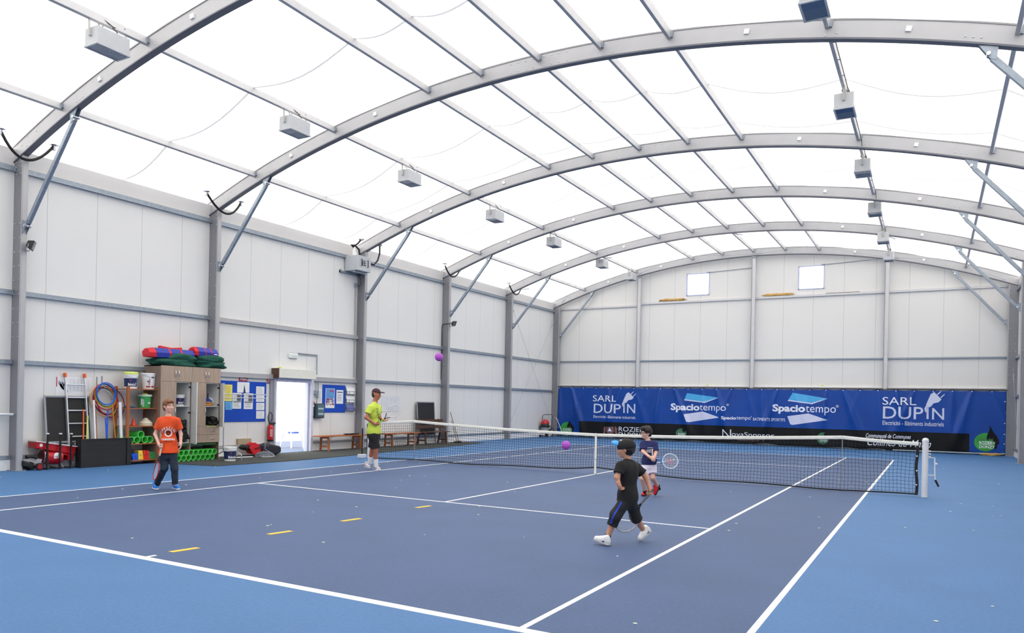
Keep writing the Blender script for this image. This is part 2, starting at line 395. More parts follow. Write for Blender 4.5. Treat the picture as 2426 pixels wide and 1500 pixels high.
for k in (5, 4): column(1, k)
# the right hand columns nearer the camera stand outside the frame; build them for the arches to rest on
# ---- arches
ABOLT = 0
jb = MB().box((-.045, -.03, -.045), (.045, 0, .045))
AL = ['curved grey roof arch crossing the upper left corner, nearest the camera', 'curved grey roof arch, second from the camera, spanning the top right', 'curved grey roof arch, third from the camera', 'curved grey roof arch, fourth from the camera', 'curved grey roof arch, fifth from the camera', 'curved grey roof arch lying against the white end wall']
for k, Yk in enumerate(YS):
    t = thing('roof_arch', (X0, Yk + .05, ZA), AL[k], 'arch', 'curved roof arches')
    xl, xr = -9.57, 9.23; n = 56
    def strip(mb, e0, e1, ya, yb_):
        P = []
        for i in range(n + 1):
            x = xl + (xr - xl) * i / n
            P += [(x, ya, zb(x, e0)), (x, yb_, zb(x, e0)), (x, yb_, zb(x, e1)), (x, ya, zb(x, e1))]
        F = [(3, 2, 1, 0), tuple(4 * n + j for j in range(4))]
        for i in range(n):
            for j in range(4): F.append((4 * i + j, 4 * i + (j + 1) % 4, 4 * i + 4 + (j + 1) % 4, 4 * i + 4 + j))
        return mb.add(P, F)
    strip(MB(), .03, .30, Yk, Yk + .10).build('arch_web', mat_alul, t, smooth=30)
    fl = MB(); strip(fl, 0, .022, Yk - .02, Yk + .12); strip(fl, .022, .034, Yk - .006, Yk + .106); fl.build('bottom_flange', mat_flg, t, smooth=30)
    fl = MB(); strip(fl, .30, .325, Yk - .012, Yk + .112); fl.build('top_flange', mat_alu, t, smooth=30)
    f0 = None
    for x in (-6.65, -4.15, 3.72, 6.1):
        if f0 is None: f0 = MB().box((-.04, -.03, -.04), (.04, 0, .04)).build('junction_box', mat_whp, None); o = f0
        else: o = f0.copy(); C.objects.link(o)
        o.parent = t; o.location = (x - t.location.x, Yk - t.location.y, zb(x, .17) - t.location.z); o.rotation_euler = (0, math.asin((x - X0) / RB), 0)
    pts = [(-9.02, .1), (-9.2, .2), (-9.0, .27), (-8.8, .1), (-8.7, .22), (-9.35, .12), (-7.37, .1), (-7.27, .1), (-7.17, .1), (7.03, .1), (6.93, .1), (6.83, .1), (-5.3, .06), (-5.1, .1), (4.93, .06), (5.1, .1), (1.15, .07), (1.35, .08), (-1.5, .07), (8.68, .1), (8.9, .2)]
    for i in range(4): pts += [(-.17 + s * (.12 + .16 * i), e) for s in (-1, 1) for e in (.08, .25)]
    f0 = None
    for x, e in pts:
        if f0 is None:
            me_mb = MB(); me_mb.v = list(boltm.v); me_mb.f = boltm.f; me_mb.m = boltm.m; f0 = me_mb.build('bolt', mat_chrome, None, smooth=True); o = f0
        else: o = f0.copy(); C.objects.link(o)
        o.parent = t; o.location = (x - t.location.x, Yk - t.location.y, zb(x, e) - t.location.z)
# ---- purlins
pn = ['lowest on the left', 'the one carrying the left lamps', 'third from the left', 'just left of the ridge', 'along the ridge', 'just right of the ridge', 'third from the right', 'the one carrying the right lamps', 'lowest on the right']
for k in range(-1, 5):
    ya = (YS[k] + .11) if k >= 0 else YN; yb_ = YS[k + 1] - .005
    for j, x in enumerate(PX):
        if k == -1 and j > 1: continue
        a = math.asin((x - X0) / RB); nv = Vector((math.sin(a), 0, math.cos(a))); tv = Vector((math.cos(a), 0, -math.sin(a)))
        cpt = Vector((x, 0, zb(x, .245)))
        where = ('in front of the nearest arch' if k < 0 else 'between the %s and %s arches' % (ORD[k], ORD[k + 1]))
        t = thing('roof_purlin', (x, (ya + yb_) / 2, cpt.z), 'grey purlin %s, %s' % (where, pn[j]), 'purlin', 'straight purlins under the roof')
        mb = MB(); mb.obox((cpt.x, (ya + yb_) / 2, cpt.z), tv * .032, (0, (yb_ - ya) / 2, 0), nv * .075); mb.build('beam', mat('purlin_aluminium', (188, 188, 192), .5, .3), t, bevel=.006)
        mb = MB(); mb.obox((cpt.x + tv.x * .05, yb_ - .02, cpt.z + tv.z * .05 - .01), tv * .02, (0, .02, 0), nv * .05); mb.build('end_bracket', mat_galv, t)
        if ya > YN + 1: mb = MB(); mb.obox((cpt.x + tv.x * .05, ya + .02, cpt.z + tv.z * .05 - .01), tv * .02, (0, .02, 0), nv * .05); mb.build('end_bracket', mat_galv, t)
# ---- knee braces
def brace(side, k):
    y = YS[k] + .05; xi = XC if side < 0 else XR
    P = Vector((xi - side * .10, y, 4.92)); Q = Vector(((-7.47 if side < 0 else 7.12), y, 0)); Q.z = zb(Q.x) - .12
    sd_ = 'left' if side < 0 else 'right'
    t = thing('knee_brace', P, 'galvanised diagonal brace from the %s column %s up to its arch' % (sd_, BAYW[k]), 'brace', 'diagonal knee braces')
    d = (Q - P).normalized()
    mb = MB().bar(P + d * .08, Q - d * .08, .09, .075, up=(0, 1, 0)); mb.build('square_tube', mat_galv, t, bevel=.008)
    for (R_, e) in ((P, 0), (Q, 1)):
        mb = MB()
        if e == 0: pl_ = [R_ + Vector((side * .095, -.0, .12)), R_ + Vector((side * .095, 0, -.16)), R_ + d * .02 + Vector((side * .0, 0, -.05)), R_ + d * .14, R_ + d * .05 + Vector((0, 0, .05))]
        else: pl_ = [R_ + Vector((-.12, 0, .125 + (.02 if side > 0 else -.02))), R_ + Vector((.12, 0, .115 + (-.02 if side > 0 else .04))), R_ - d * .10 + Vector((.04, 0, 0)), R_ - d * .14, R_ - d * .1 - Vector((.04, 0, 0))]
        for yy in (-.045, .037): mb.prism([p + Vector((0, yy, 0)) for p in pl_], (0, .008, 0))
        mb.build('gusset_plate', mat_galv, t)
        MB().cyl(R_ + Vector((0, -.07, 0)), R_ + Vector((0, .07, 0)), .028, 12).build('pin_bolt', mat_chrome, t, smooth=True)
for k in range(6): brace(-1, k)
for k in (1, 2, 3, 4, 5): brace(1, k)
# ---- wall rails
def rail(x0, y0, x1, y1, z, h, dep, label, m_=None, name='wall_rail', grp='horizontal rails on the walls'):
    m_ = m_ or mat_galv; mb = MB(); mb.box((x0, y0, z - h), (x1, y1, z))
    c = ((x0 + x1) / 2, (y0 + y1) / 2, z)
    if abs(x1 - x0) < abs(y1 - y0):   # along the side walls: lip at the top
        xi = max(x0, x1) if x0 < 0 else min(x0, x1); mb.box((xi - .004, y0, z - h - .012), (xi + .006, y1, z - h + .012))
    o = mb.build(name, m_, None, bevel=.004)
    return tag(o, label, 'rail', grp)
bays = [(YN, YS[0])] + [(YS[k] + .10, YS[k + 1]) for k in range(5)]
bn = ['before the nearest column', 'in the bay above the blackboard', 'in the bay with the door', 'in the bay behind the coach', 'in the bay with the raised floodlight', 'in the last bay before the corner']
for i, (a, b) in enumerate(bays):
    thick = i == 2
    for z, h, nm in ((6.15, .10, 'topmost'), (3.65, .085 if not thick else .11, 'upper middle'), (2.24, .075 if not thick else .12, 'lower middle'), (.30, .06, 'lowest')):
        segs = [(a, b)]
        if i == 2 and z < 3: segs = [(a, DY0 - .02), (DY1 + .02, b)]
        for q, (c0, c1) in enumerate(segs):
            ex = '' if len(segs) == 1 else (', left of it' if q == 0 else ', right of it')
            rail(XW, c0, XW + .075, c1, z, h, 0, 'grey left wall rail, %s, %s%s' % (nm, bn[i], ex), mat_galv if not thick or z > 6 else mat_alul)
for z in (6.15, 3.65, 2.24, .30): rail(XRW - .075, YS[4] + .1, XRW, YS[5], z, .075, 0, 'grey horizontal right wall rail %.1f metres up, in the last bay' % z)
PXE = [-5.18, -.15, 4.87]; XE = [XC] + PXE + [XR]
en = ['left corner bay', 'bay with the left window', 'bay with the right window', 'right corner bay']
for i in range(4):
    a = XE[i] + (.08 if i else 0); b = XE[i + 1] - (.08 if i < 3 else 0)
    rail(a, YE - .07, b, YE, 6.26 if i in (0,) else 6.34, .09, 0, 'light grey upper rail on the end wall, %s' % en[i], mat_pst)
    rail(a, YE - .07, b, YE, 3.68, .06, 0, 'grey middle rail on the end wall, %s' % en[i], mat_galv)
    rail(a, YE - .07, b, YE, 2.52, .05, 0, 'thin white rail just above the banner, %s' % en[i], mat_whp)
for i, x in enumerate(PXE):
    t = thing('end_wall_post', (x, 18.3, 0), 'slim grey upright post on the end wall, %s' % ['left of the two windows', 'between the two windows', 'right of the two windows'][i], 'post', 'upright posts on the end wall')
    MB().box((x - .06, 18.2, 0), (x + .075, YE, zb(x, .02))).build('shaft', mat_pst, t, bevel=.006)
    MB().box((x - .075, 18.19, 0), (x - .06, YE, zb(x, .02) - .15)).build('edge_strip', mat_alu, t)
    MB().box((x - .1, 18.15, zb(x) - .06), (x + .12, 18.25, zb(x) - .01)).build('head_bracket', mat_galv, t)
# ---- bracing cables of the last bay
def cable(name, pts, label, r=.008):
    t = MB().tube(pts, r, 6); o = t.build(name, mat_galv); return tag(o, label, 'cable', 'thin steel bracing cables of the last bay')
def tcable(p, q, label, tb=None):
    p = Vector(p); q = Vector(q); d = (q - p).normalized()
    t = thing('bracing_cable', p, label, 'cable', 'thin steel bracing cables of the last bay')
    MB().tube([p, q], .0055, 6).build('steel_rope', mat_galv, t, smooth=True)
    MB().tube([p + d * .25, p + d * .6], .016, 8).build('turnbuckle', mat_galv, t, smooth=True)
tcable((XW + .12, 13.35, 6.05), (XW + .12, 18.1, .45), 'thin cable on the left wall falling from the fifth column to the corner')
tcable((XW + .14, 18.1, 5.75), (XW + .14, 13.35, .45), 'thin cable on the left wall falling from the corner back to the fifth column')
ND = [-9.0, -5.3, -.17, 4.93, 8.7]; nn = ['left eave', 'left lamp purlin', 'ridge', 'right lamp purlin', 'right eave']
for i in range(4):
    a, b = ND[i], ND[i + 1]
    tcable((a, 13.35, zb(a, .06)), (b, 18.1, zb(b, .06)), 'thin roof cable, %s at arch five to %s at end wall' % (nn[i], nn[i + 1]))
    tcable((a, 18.1, zb(a, .05)), (b, 13.35, zb(b, .05)), 'thin roof cable, %s at end wall to %s at arch five' % (nn[i], nn[i + 1]))
tcable((XRW - .14, 18.1, 3.2), (XRW - .14, 15.5, .3), 'thin cable on the right wall beside the banner')
# ---- lamps
def lamp_proto():
    t = thing('high_bay_lamp', (0, 0, 0), 'x', 'lamp')
    # body hangs below the purlin; long side across the hall (x), opening below
    MB().box((-.17, -.30, -.50), (.17, .30, -.22)).build('housing', mat_lmp, t, bevel=.012)
    mb = MB(); mb.box((-.18, -.31, -.525), (.18, -.275, -.495)); mb.box((-.18, .275, -.525), (.18, .31, -.495)); mb.box((-.18, -.275, -.525), (-.15, .275, -.495)); mb.box((.15, -.275, -.525), (.18, .275, -.495)); mb.build('rim', mat_lmp, t)
    mg = mat('grey_reflector_glass', (92, 112, 138), .12, .3)
    MB().box((-.15, -.275, -.515), (.15, .275, -.502)).build('glass', mg, t)
    mb = MB()
    for i in range(9): mb.box((-.15, -.03 + .03 * i, -.518), (.15, -.026 + .03 * i, -.5155))
    mb.build('louvre', mat('lamp_louvre', (150, 166, 186), .3, .3), t)
    mb = MB(); mb.box((-.02, -.345, -.36), (.02, -.33, -.03)); mb.box((-.02, .33, -.36), (.02, .345, -.03)); mb.box((-.02, -.345, -.045), (.02, .345, -.03))
    mb.box((-.02, -.345, -.375), (.02, -.30, -.36)); mb.box((-.02, .30, -.375), (.02, .345, -.36)); mb.build('bracket', mat('grey_bracket', (170, 172, 168), .4, .3), t)
    mb = MB(); mb.tube([(-.03, -.25, -.03), (-.05, -.1, -.13), (.02, .0, -.06), (.06, .12, -.15), (.03, .2, -.22)], .008, 6); mb.tube([(.02, -.1, -.02), (.07, .05, -.1), (.0, .18, -.05), (.03, .3, -.02)], .008, 6)
    mb.build('cable', mat_blk, t, smooth=True)
    return t
lp = lamp_proto(); first = True
LY = [-8.75, -4.3, .0, 4.66, 9.1, 13.9, 17.5]
RYL = [-4.6, -.1, 4.4, 8.9, 13.3, 17.0]
wl = ['nearest the camera, above the near left corner', 'second from the camera', 'third from the camera', 'fourth from the camera', 'fifth from the camera', 'sixth from the camera', 'seventh, at the end wall']
for side, ysq in ((-1, LY), (1, RYL)):
    x = PX[1] if side < 0 else PX[7]; a = math.asin((x - X0) / RB)
    for i, y in enumerate(ysq):
        w_ = (wl[i] if side < 0 else ['nearest the camera, cut by the top edge', 'second from the camera', 'third from the camera', 'fourth from the camera', 'fifth from the camera', 'farthest, against the end wall'][i])
        lb = 'white box lamp in the %s row, %s' % ('left' if side < 0 else 'right', w_)
        loc = (x, y, zb(x, .17 + .11))
        if first: lp.location = loc; lp['label'] = lb; lp['group'] = 'white box lamps under the roof'; first = False
        else: dup(lp, loc, lb, 'white box lamps under the roof')
mb = MB()
for k in range(1, 5):
    xx = PX[7] + .06; y0, y1 = YS[k] + .12, YS[k + 1] - .05
    t = thing('lamp_cable', (xx, y0, zb(xx, .2)), 'thin cable clipped beside the right lamp purlin between the %s and %s arches' % (ORD[k], ORD[k + 1]), 'cable', 'cables beside the right lamp purlin')
    MB().tube([(xx, y0, zb(xx, .17)), (xx, y1, zb(xx, .17)), (xx + .01, y1, zb(xx, .03))], .007, 5).build('cord', mat_blk, t)
    for q in range(6): MB().box((xx - .04, y0 + .4 + q * .75, zb(xx, .165)), (xx + .01, y0 + .42 + q * .75, zb(xx, .178))).build('clip', mat_galv, t)
# ---- black hoses that link neighbouring roof fields past each column
hl = ['beside the nearest left column', 'beside the second left column', 'beside the third left column', 'beside the fourth left column', 'beside the fifth left column']
HP = [((0, 322), (60, 378), (128, 359)), ((488, 466), (535, 506), (571, 487)), None, ((1053, 632), (1072, 656), (1091, 641)), ((1205, 674), (1222, 698), (1235, 686))]
for k, hp in enumerate(HP):
    if not hp: continue
    X_ = -9.0; A, M_, B = [atx(p[0], p[1], X_) for p in hp]
    A.z = zb(X_, .335) - .10; B.z = A.z
    t = thing('air_hose', M_, 'curved black hose under the eave ' + hl[k], 'hose', 'black air hoses under the left eave')
    pts = []
    for i in range(17):
        s = i / 16; p = A * (1 - s) ** 2 + (M_ * 2 - (A + B) / 2) * 2 * s * (1 - s) + B * s * s; pts.append(p)
    MB().tube(pts, .028, 10).build('hose', mat_blk, t, smooth=True)
    for E_ in (A, B): MB().lathe([(.035, -.10), (.04, -.01), (.10, 0), (.10, .012)], E_, (0, 0, 1), 18).build('inlet_flange', mat_chrome, t, smooth=True)
# ================================================================== banner
ban_top, ban_bot = 2.40, .05
gx = [-9.0 + .62 * i for i in range(29)]
def by(x, z):
    h = (ban_top - z) / 2.35; y = 0
    for i, g in enumerate(gx):   # creases fan down from the eyelets
        sl = (.55 * math.sin(i * 2.3)) ; c = g + sl * h * 1.6; wd = .06 + .16 * h
        y += (.045 + .035 * math.sin(i * 1.7)) * math.exp(-((x - c) / wd) ** 2) * math.sin(math.pi * min(1, .12 + h * .8))
    return 18.10 - y * 1.3 + .012 * math.sin(x * 2.1 + z)
xl_, xr_ = -9.06, 8.80
mban = mat('royal_blue_vinyl', (0, 64, 152), .36, var=.08, scale=1.2, spec=.4)
mbbk = mat('black_vinyl_print', (12, 14, 18), .5, spec=.25)
mb = MB(); nx, nz = 420, 48
xsb = [xl_ + (xr_ - xl_) * i / nx for i in range(nx + 1)]; zsb = [ban_bot + (ban_top - ban_bot) * j / nz for j in range(nz + 1)]
iz = min(range(nz + 1), key=lambda j: abs(zsb[j] - .78)); zsb[iz] = .78
for lim in (-7.93, 7.69):
    ii = min(range(nx + 1), key=lambda i: abs(xsb[i] - lim)); xsb[ii] = lim
def bpt(i, j):
    x, z = xsb[i], zsb[j]; e = .02 * abs(math.sin((x - gx[0]) / .62 * math.pi)) * (j / nz) ** 6
    e2 = .05 * max(0, math.sin(x * 3.1) * math.sin(x * 1.3 + 1)) * (1 - j / nz) ** 6
    return (x, by(x, z), z - e + e2)
mb.grid(lambda u, v: bpt(round(u * nx), round(v * nz)), nx, nz)
mb.m = []
for i in range(nx):
    for j in range(nz): mb.m.append(1 if (zsb[j] < .779 and -7.93 - 1e-6 < (xsb[i] + xsb[i + 1]) / 2 < 7.69) else 0)
ban = mb.build('sponsor_banner', [mban, mbbk], smooth=180, solid=.004)
tag(ban, 'long blue and black sponsor banner hung along the foot of the white end wall', 'banner')
MB().tube([(xl_ - .05, 18.08, ban_top + .01), (xr_ + .03, 18.08, ban_top + .012)], .016, 6).build('hanging_cord', mat_blk, ban)
for g in gx:
    if g < xr_: MB().lathe([(.022, 0), (.022, .006), (.012, .008)], (g, by(g, 2.35) - .004, 2.365), (0, -1, 0), 10).build('eyelet', mat_wht, ban)
for z in (2.0, 1.6, 1.2, .8, .45): MB().lathe([(.02, 0), (.02, .006)], (xl_ + .04, by(xl_, z) - .004, z), (0, -1, 0), 10).build('eyelet', mat_wht, ban); MB().lathe([(.02, 0), (.02, .006)], (xr_ - .04, by(xr_, z) - .004, z), (0, -1, 0), 10).build('eyelet', mat_wht, ban)
mprt = mat('white_vinyl_print', (228, 232, 246), .5); mprt2 = mat('pale_blue_vinyl_print', (206, 212, 238), .5)
def bp(px, py): p = aty(px, py, 18.08); return Vector((p.x, 0, p.z))
def onban(mb, off=.010):
    mb.v = [(x, by(x, z) - off - y, z) for x, y, z in mb.v]; return mb
def btext(txt, x0, y0, x1, y1, name='lettering', m_=None, off=.012, **k):
    a = bp(x0, y1); b = bp(x1, y1); c = bp(x0, y0)
    mb = MB(); put_text(mb, txt, (a.x, 0, a.z), (b.x - a.x, 0, 0), (0, 0, c.z - a.z), maxedge=.08, **k)
    # dense quads are not needed: letters follow the creases vertex by vertex
    return onban(mb, off).build(name, m_ or mprt, ban)
def bpoly(pts, name, m_, off=.010, refine=True):
    P = [bp(*p) for p in pts]; bm = bmesh.new(); vs = [bm.verts.new((p.x, 0, p.z)) for p in P]; bm.faces.new(vs)
    bmesh.ops.triangulate(bm, faces=bm.faces)
    for _ in range(4 if refine else 0):
        E_ = [e for e in bm.edges if e.calc_length() > .06]
        if E_: bmesh.ops.subdivide_edges(bm, edges=E_, cuts=1); bmesh.ops.triangulate(bm, faces=bm.faces)
    bm.verts.ensure_lookup_table(); mb = MB(); mb.add([tuple(v.co) for v in bm.verts], [tuple(v.index for v in f.verts) for f in bm.faces]); bm.free()
    return onban(mb, off).build(name, m_, ban)
def plug(x, y, s):   # plug emblem: body, two prongs, curling cord
    b_ = [(x - 17, y + 13), (x - 9, y - 5), (x - 3, y - 9), (x + 10, y + 4), (x + 5, y + 9), (x - 4, y + 11), (x - 9, y + 17), (x - 15, y + 19)]
    bpoly([(x + (a - x) * s, y + (c - y) * s) for a, c in b_], 'plug_emblem', mprt2)
    for dx in (0, 6): bpoly([(x + (2 + dx) * s, y + (-5 + dx * .9) * s), (x + (9 + dx) * s, y + (-11 + dx * .9) * s), (x + (10 + dx) * s, y + (-10 + dx * .9) * s), (x + (3.3 + dx) * s, y + (-3.6 + dx * .9) * s)], 'plug_prong', mprt2)
    bpoly([(x - 17 * s, y + 14 * s), (x - 20 * s, y + 20 * s), (x - 19 * s, y + 25 * s), (x - 16 * s, y + 28 * s), (x - 16 * s, y + 31 * s), (x - 13 * s, y + 31 * s), (x - 13.5 * s, y + 26 * s), (x - 17 * s, y + 22 * s), (x - 13 * s, y + 18 * s)], 'plug_cord', mprt2)
btext('SARL', 1404.5, 936.5, 1460, 951); btext('DUP', 1406.5, 956.5, 1470, 978.5, bold=.005, m_=mprt2); btext('N', 1485, 957, 1504.5, 979, bold=.005, m_=mprt2)
bpoly([(1476.3, 957), (1479.6, 957), (1479.6, 978.5), (1476.3, 978.5)], 'lettering', mprt2); plug(1492, 938, .95)
btext('Electricité - Bâtiments industriels', 1406, 983.5, 1505, 990)
btext('SARL', 2090.5, 940.5, 2171, 959); btext('DUP', 2091.5, 963, 2187, 992, bold=.005, m_=mprt2); btext('N', 2208, 967, 2236.5, 994, bold=.005, m_=mprt2)
bpoly([(2195, 964), (2200, 964), (2200, 993), (2195, 993)], 'lettering', mprt2); plug(2217, 941, 1.35)
btext('Electricité - Bâtiments industriels', 2091, 996.5, 2236, 1006.5)
mp1 = mat('sky_blue_gradient_print', (72, 168, 226), .4); mp2 = mat('pale_lilac_print', (206, 210, 236), .4)
for P_, m_ in (([(1620.4, 948.6), (1627.5, 931.5), (1703.8, 942.3), (1669.5, 954.7)], mp1), ([(1620, 981.6), (1664.6, 975), (1704.7, 989.4), (1631, 1000.5), (1626, 999)], mp2),
               ([(1866, 950), (1878, 930.6), (1961.6, 944.5), (1923.6, 957.9)], mp1), ([(1865, 986.3), (1915, 979.8), (1961, 995.5), (1877, 1007), (1872, 1005)], mp2)):
    bpoly(P_, 'parallelogram_emblem', m_, .009)
for P_ in ([(1620.4, 948.6), (1669.5, 954.7), (1703.8, 942.3), (1690, 945.5), (1668, 952), (1622, 946)], [(1866, 950), (1923.6, 957.9), (1961.6, 944.5), (1945, 948.5), (1922, 955), (1868, 947.4)]): bpoly(P_, 'parallelogram_edge', mp2, .011)
btext('Spacio', 1588.5, 955.5, 1657, 976.5, bold=.035); btext('tempo', 1657.5, 959.5, 1720, 977.5, bold=-.002); btext('®', 1721, 956.5, 1727, 962)
btext('Spacio', 1830, 957.5, 1907.5, 980, bold=.035); btext('tempo', 1908.5, 961.5, 1980, 983, bold=-.002); btext('®', 1980, 959.5, 1987, 966)
btext('Spacio', 1709.5, 986, 1744, 995.5, bold=.03); btext('tempo', 1745, 987, 1778, 996.5); btext('®', 1778.5, 985.5, 1781, 989); btext('BATIMENTS SPORTIFS', 1784, 989.5, 1860, 996.5)
mgrn = mat('green_ball_print', (52, 156, 60), .5, var=.15, scale=3); mgrd = mat('muted_green_print', (58, 112, 76), .5, var=.1)
def ball_logo(cx, cyy, rx, ry, m_, txt=True, man=False, off=0):
    P_ = []
    for i in range(36):
        a = 2 * math.pi * i / 36; P_.append((cx + rx * math.cos(a), cyy - ry * math.sin(a)))
    bpoly(P_, 'green_ball_emblem', m_, .009)
    s = rx / 27
    if man: bpoly([(cx + x * s, cyy + y * s) for x, y in ((9, -37), (12, -36), (20, -21), (26, -15), (31, -5), (32, 4), (25, 8), (27, 14), (19, 17), (21, 6), (17, -4), (10, -7), (6, -3), (2, -7), (6, -13), (4, -18), (7, -23), (12, -22), (13, -17), (16, -19))], 'player_silhouette', mbbk, .012)
    else: bpoly([(cx + x * s, cyy + y * s) for x, y in ((4, -22), (16, -26), (14, -16), (24, -18), (20, -8), (12, -8), (6, -14))], 'player_silhouette', mbbk, .012)
    btext('ROZIER', cx - 15 * s, cyy - 2.5 * s, cx + 16 * s, cyy + 5.5 * s, bold=.02, off=.014); btext('DONZY', cx - 15 * s, cyy + 7 * s, cx + 22 * s, cyy + 14 * s, bold=.02, off=.014)
    btext('EN', cx + 17 * s, cyy + (-1) * s, cx + 22 * s, cyy + 5 * s, off=.014)
    if man: btext('Tennis club', cx - 20 * s, cyy - 11 * s, cx + 18 * s, cyy - 5 * s, m_=mgrd, off=.013)
ball_logo(1342.5, 1016, 15, 16, mgrn, man=True); ball_logo(2335, 1047.7, 27.3, 21.8, mgrn, man=True)
ball_logo(1613.5, 1027.5, 12.7, 12.3, mgrd); ball_logo(1949.5, 1038.7, 14, 14, mgrd)
mcr = mat('brown_crest_print', (120, 84, 84), .5)
bpoly([(1438, 1011), (1454, 1011), (1455, 1024), (1446, 1031), (1437, 1024)], 'crest_shield', mcr); bpoly([(1430, 1016), (1434, 1010), (1437, 1014), (1435, 1026), (1429, 1030), (1432, 1022)], 'crest_supporter', mcr); bpoly([(1463, 1016), (1458, 1010), (1456, 1014), (1457, 1026), (1464, 1030), (1460, 1022)], 'crest_supporter', mcr)
bpoly([(1445.5, 1013), (1450, 1022), (1441, 1022)], 'crest_triangle', mprt, .013); bpoly([(1430, 1029), (1463, 1029), (1461, 1031.5), (1432, 1031.5)], 'crest_ribbon', mprt, .013)
btext('ROZIER', 1465.5, 1011, 1526, 1022); btext('EN-DONZY', 1465.5, 1024, 1534, 1035)
btext('N', 1711.5, 1017, 1732, 1038, bold=-.01); btext('ovaSponsor', 1733.5, 1023, 1834, 1036.5, bold=-.005); btext('DESIGN SPORTIF', 1747, 1039, 1812, 1044, m_=mcr)
btext('Communauté de Communes', 2051, 1026.5, 2158, 1036.5, shear=.3, bold=.01); btext('Collines du Matin', 2055, 1038, 2206, 1055, shear=.45)
# ================================================================== net
mstr = mat('black_net_cord', (18, 20, 24), .7)
def ntop(x):
    P_ = [(-6.42, .99), (-5.03, 1.07), (0, .914), (5.03, 1.07), (6.34, 1.0)]
    for (a, za), (b, zb_) in zip(P_, P_[1:]):
        if a <= x <= b: t = (x - a) / (b - a); return za + (zb_ - za) * t - (.03 * math.sin(math.pi * t) if abs(b - a) > 3 else .01 * math.sin(math.pi * t))
    return 1.0
def nbot(x): return .035 + .12 * math.exp(-abs(x) / 1.1) + .012 * math.sin(x * 2.3)
XN0, XN1 = -6.38, 6.28
net = thing('tennis_net', (0, 0, 0), 'black tennis net with a white top band stretched across the court', 'net')
P_ = .064; mb = MB(); nxx = int((XN1 - XN0) / P_)
def npt(x, t):   # t 0 bottom .. 1 top
    z = nbot(x) + (ntop(x) - .03 - nbot(x)) * t; w_ = math.sin(math.pi * t)
    return Vector((x + .012 * w_ * math.sin(x * 3.7 + t * 5), .03 * w_ * math.sin(x * 1.9 + 1) + .012 * math.sin(x * 11 + t * 9) * w_, z + .006 * w_ * math.sin(x * 17)))
NR = 14
for i in range(nxx + 1):
    x = XN0 + P_ * i; mb.tube([npt(x, j / 8) for j in range(9)], 0.0034, 4, caps=False)
for j in range(NR):
    t = (j + .5) / NR; mb.tube([npt(XN0 + (XN1 - XN0) * i / 300, t) for i in range(301)], 0.0034, 4, caps=False)
mb.build('netting', mstr, net)
mb = MB(); n = 120
for s in (-1, 1):
    mb.grid(lambda u, v: (XN0 - .02 + (XN1 - XN0 + .04) * u, s * (.012 + .006 * math.sin(v * math.pi)), ntop(XN0 + (XN1 - XN0) * u) - .058 + .063 * v + .0015 * math.sin(u * 400)), n, 4)
mb.grid(lambda u, v: (XN0 - .02 + (XN1 - XN0 + .04) * u, -.012 + .024 * v, ntop(XN0 + (XN1 - XN0) * u) + .005 + .004 * math.sin(v * math.pi)), n, 4)
mb.build('top_band', mat('white_canvas_band', (232, 232, 226), .8, var=.05, scale=20, bump=.3), net, smooth=180)
MB().tube([(XN0 + (XN1 - XN0) * i / 100, 0, nbot(XN0 + (XN1 - XN0) * i / 100)) for i in range(101)], .014, 6).build('bottom_tape', mat_blk, net)
for x in (XN0, XN1):
    mb = MB(); mb.grid(lambda u, v: (x - .025 + .05 * v + .01 * math.sin(u * 9), -.006 + .004 * v, .03 + (ntop(x) - .06) * u), 16, 2); mb.build('side_tape', mat_blk, net, solid=.006)
    for z in (.22, .48, .75): MB().lathe([(.014, 0), (.014, .006)], (x, -.012, z), (0, -1, 0), 10).build('eyelet', mat_wht, net)
mb = MB(); mb.grid(lambda u, v: (-.025 + .05 * v + .004 * u, -.024, .0 + .93 * u), 10, 1); mb.build('centre_strap', mat('white_strap', (236, 236, 228), .7), net, solid=.004)
MB().box((-.027, -.03, .33), (.03, -.02, .345)).box((-.03, -.03, .0), (.03, .02, .012)).build('strap_buckle', mat_galv, net)
p = thing('net_post', (6.41, 0, 0), 'round white net post with a crank, right end of the net', 'post', 'net posts')
MB().lathe([(.052, 0), (.052, 1.02), (.056, 1.022), (.056, 1.045), (.045, 1.075), (.02, 1.09)], (6.41, -.0, 0), n=28).build('tube', mat_wht, p, smooth=True)
mb = MB(); 
for i in range(3): mb.box((6.46, -.02, .84 - .05 * i), (6.50, .02, .862 - .05 * i))
mb.build('ratchet', mat_wht, p)
mb = MB().tube([(6.46, 0, .73), (6.56, 0, .73), (6.565, 0, .45), (6.575, 0, .33)], .013, 8); mb.tube([(6.46, 0, .41), (6.57, 0, .41)], .010, 8); mb.build('crank', mat_wht, p, smooth=True)
MB().tube([(6.575, 0, .33), (6.63, 0, .21)], .018, 10).build('crank_grip', mat_blk, p, smooth=True)
MB().lathe([(.012, -.02), (.022, 0), (.012, .02)], (6.585, 0, .62), (0, 1, 0), 12).build('crank_knob', mat_wht, p, smooth=True)
p = thing('net_post', (-6.46, 0, 0), 'square white net post at the left end of the net, behind the coach', 'post', 'net posts')
MB().box((-6.51, -.05, 0), (-6.42, .05, 1.0)).build('tube', mat_wht, p, bevel=.01)
MB().lathe([(.05, 0), (.04, .03), (.01, .04)], (-6.465, 0, 1.0)).build('cap', mat_wht, p, smooth=True)
for x, w_ in ((5.03, 'right'), (-5.03, 'left')):
    p = thing('singles_stick', (x, -.02, 0), 'thin white stick propping up the net near its %s end' % w_, 'stick', 'singles sticks')
    MB().box((x - .007, .035, .0), (x + .007, .045, 1.06)).build('stick', mat_alul, p); MB().box((x - .02, -.02, 1.045), (x + .02, .05, 1.075)).build('fork', mat_wht, p)
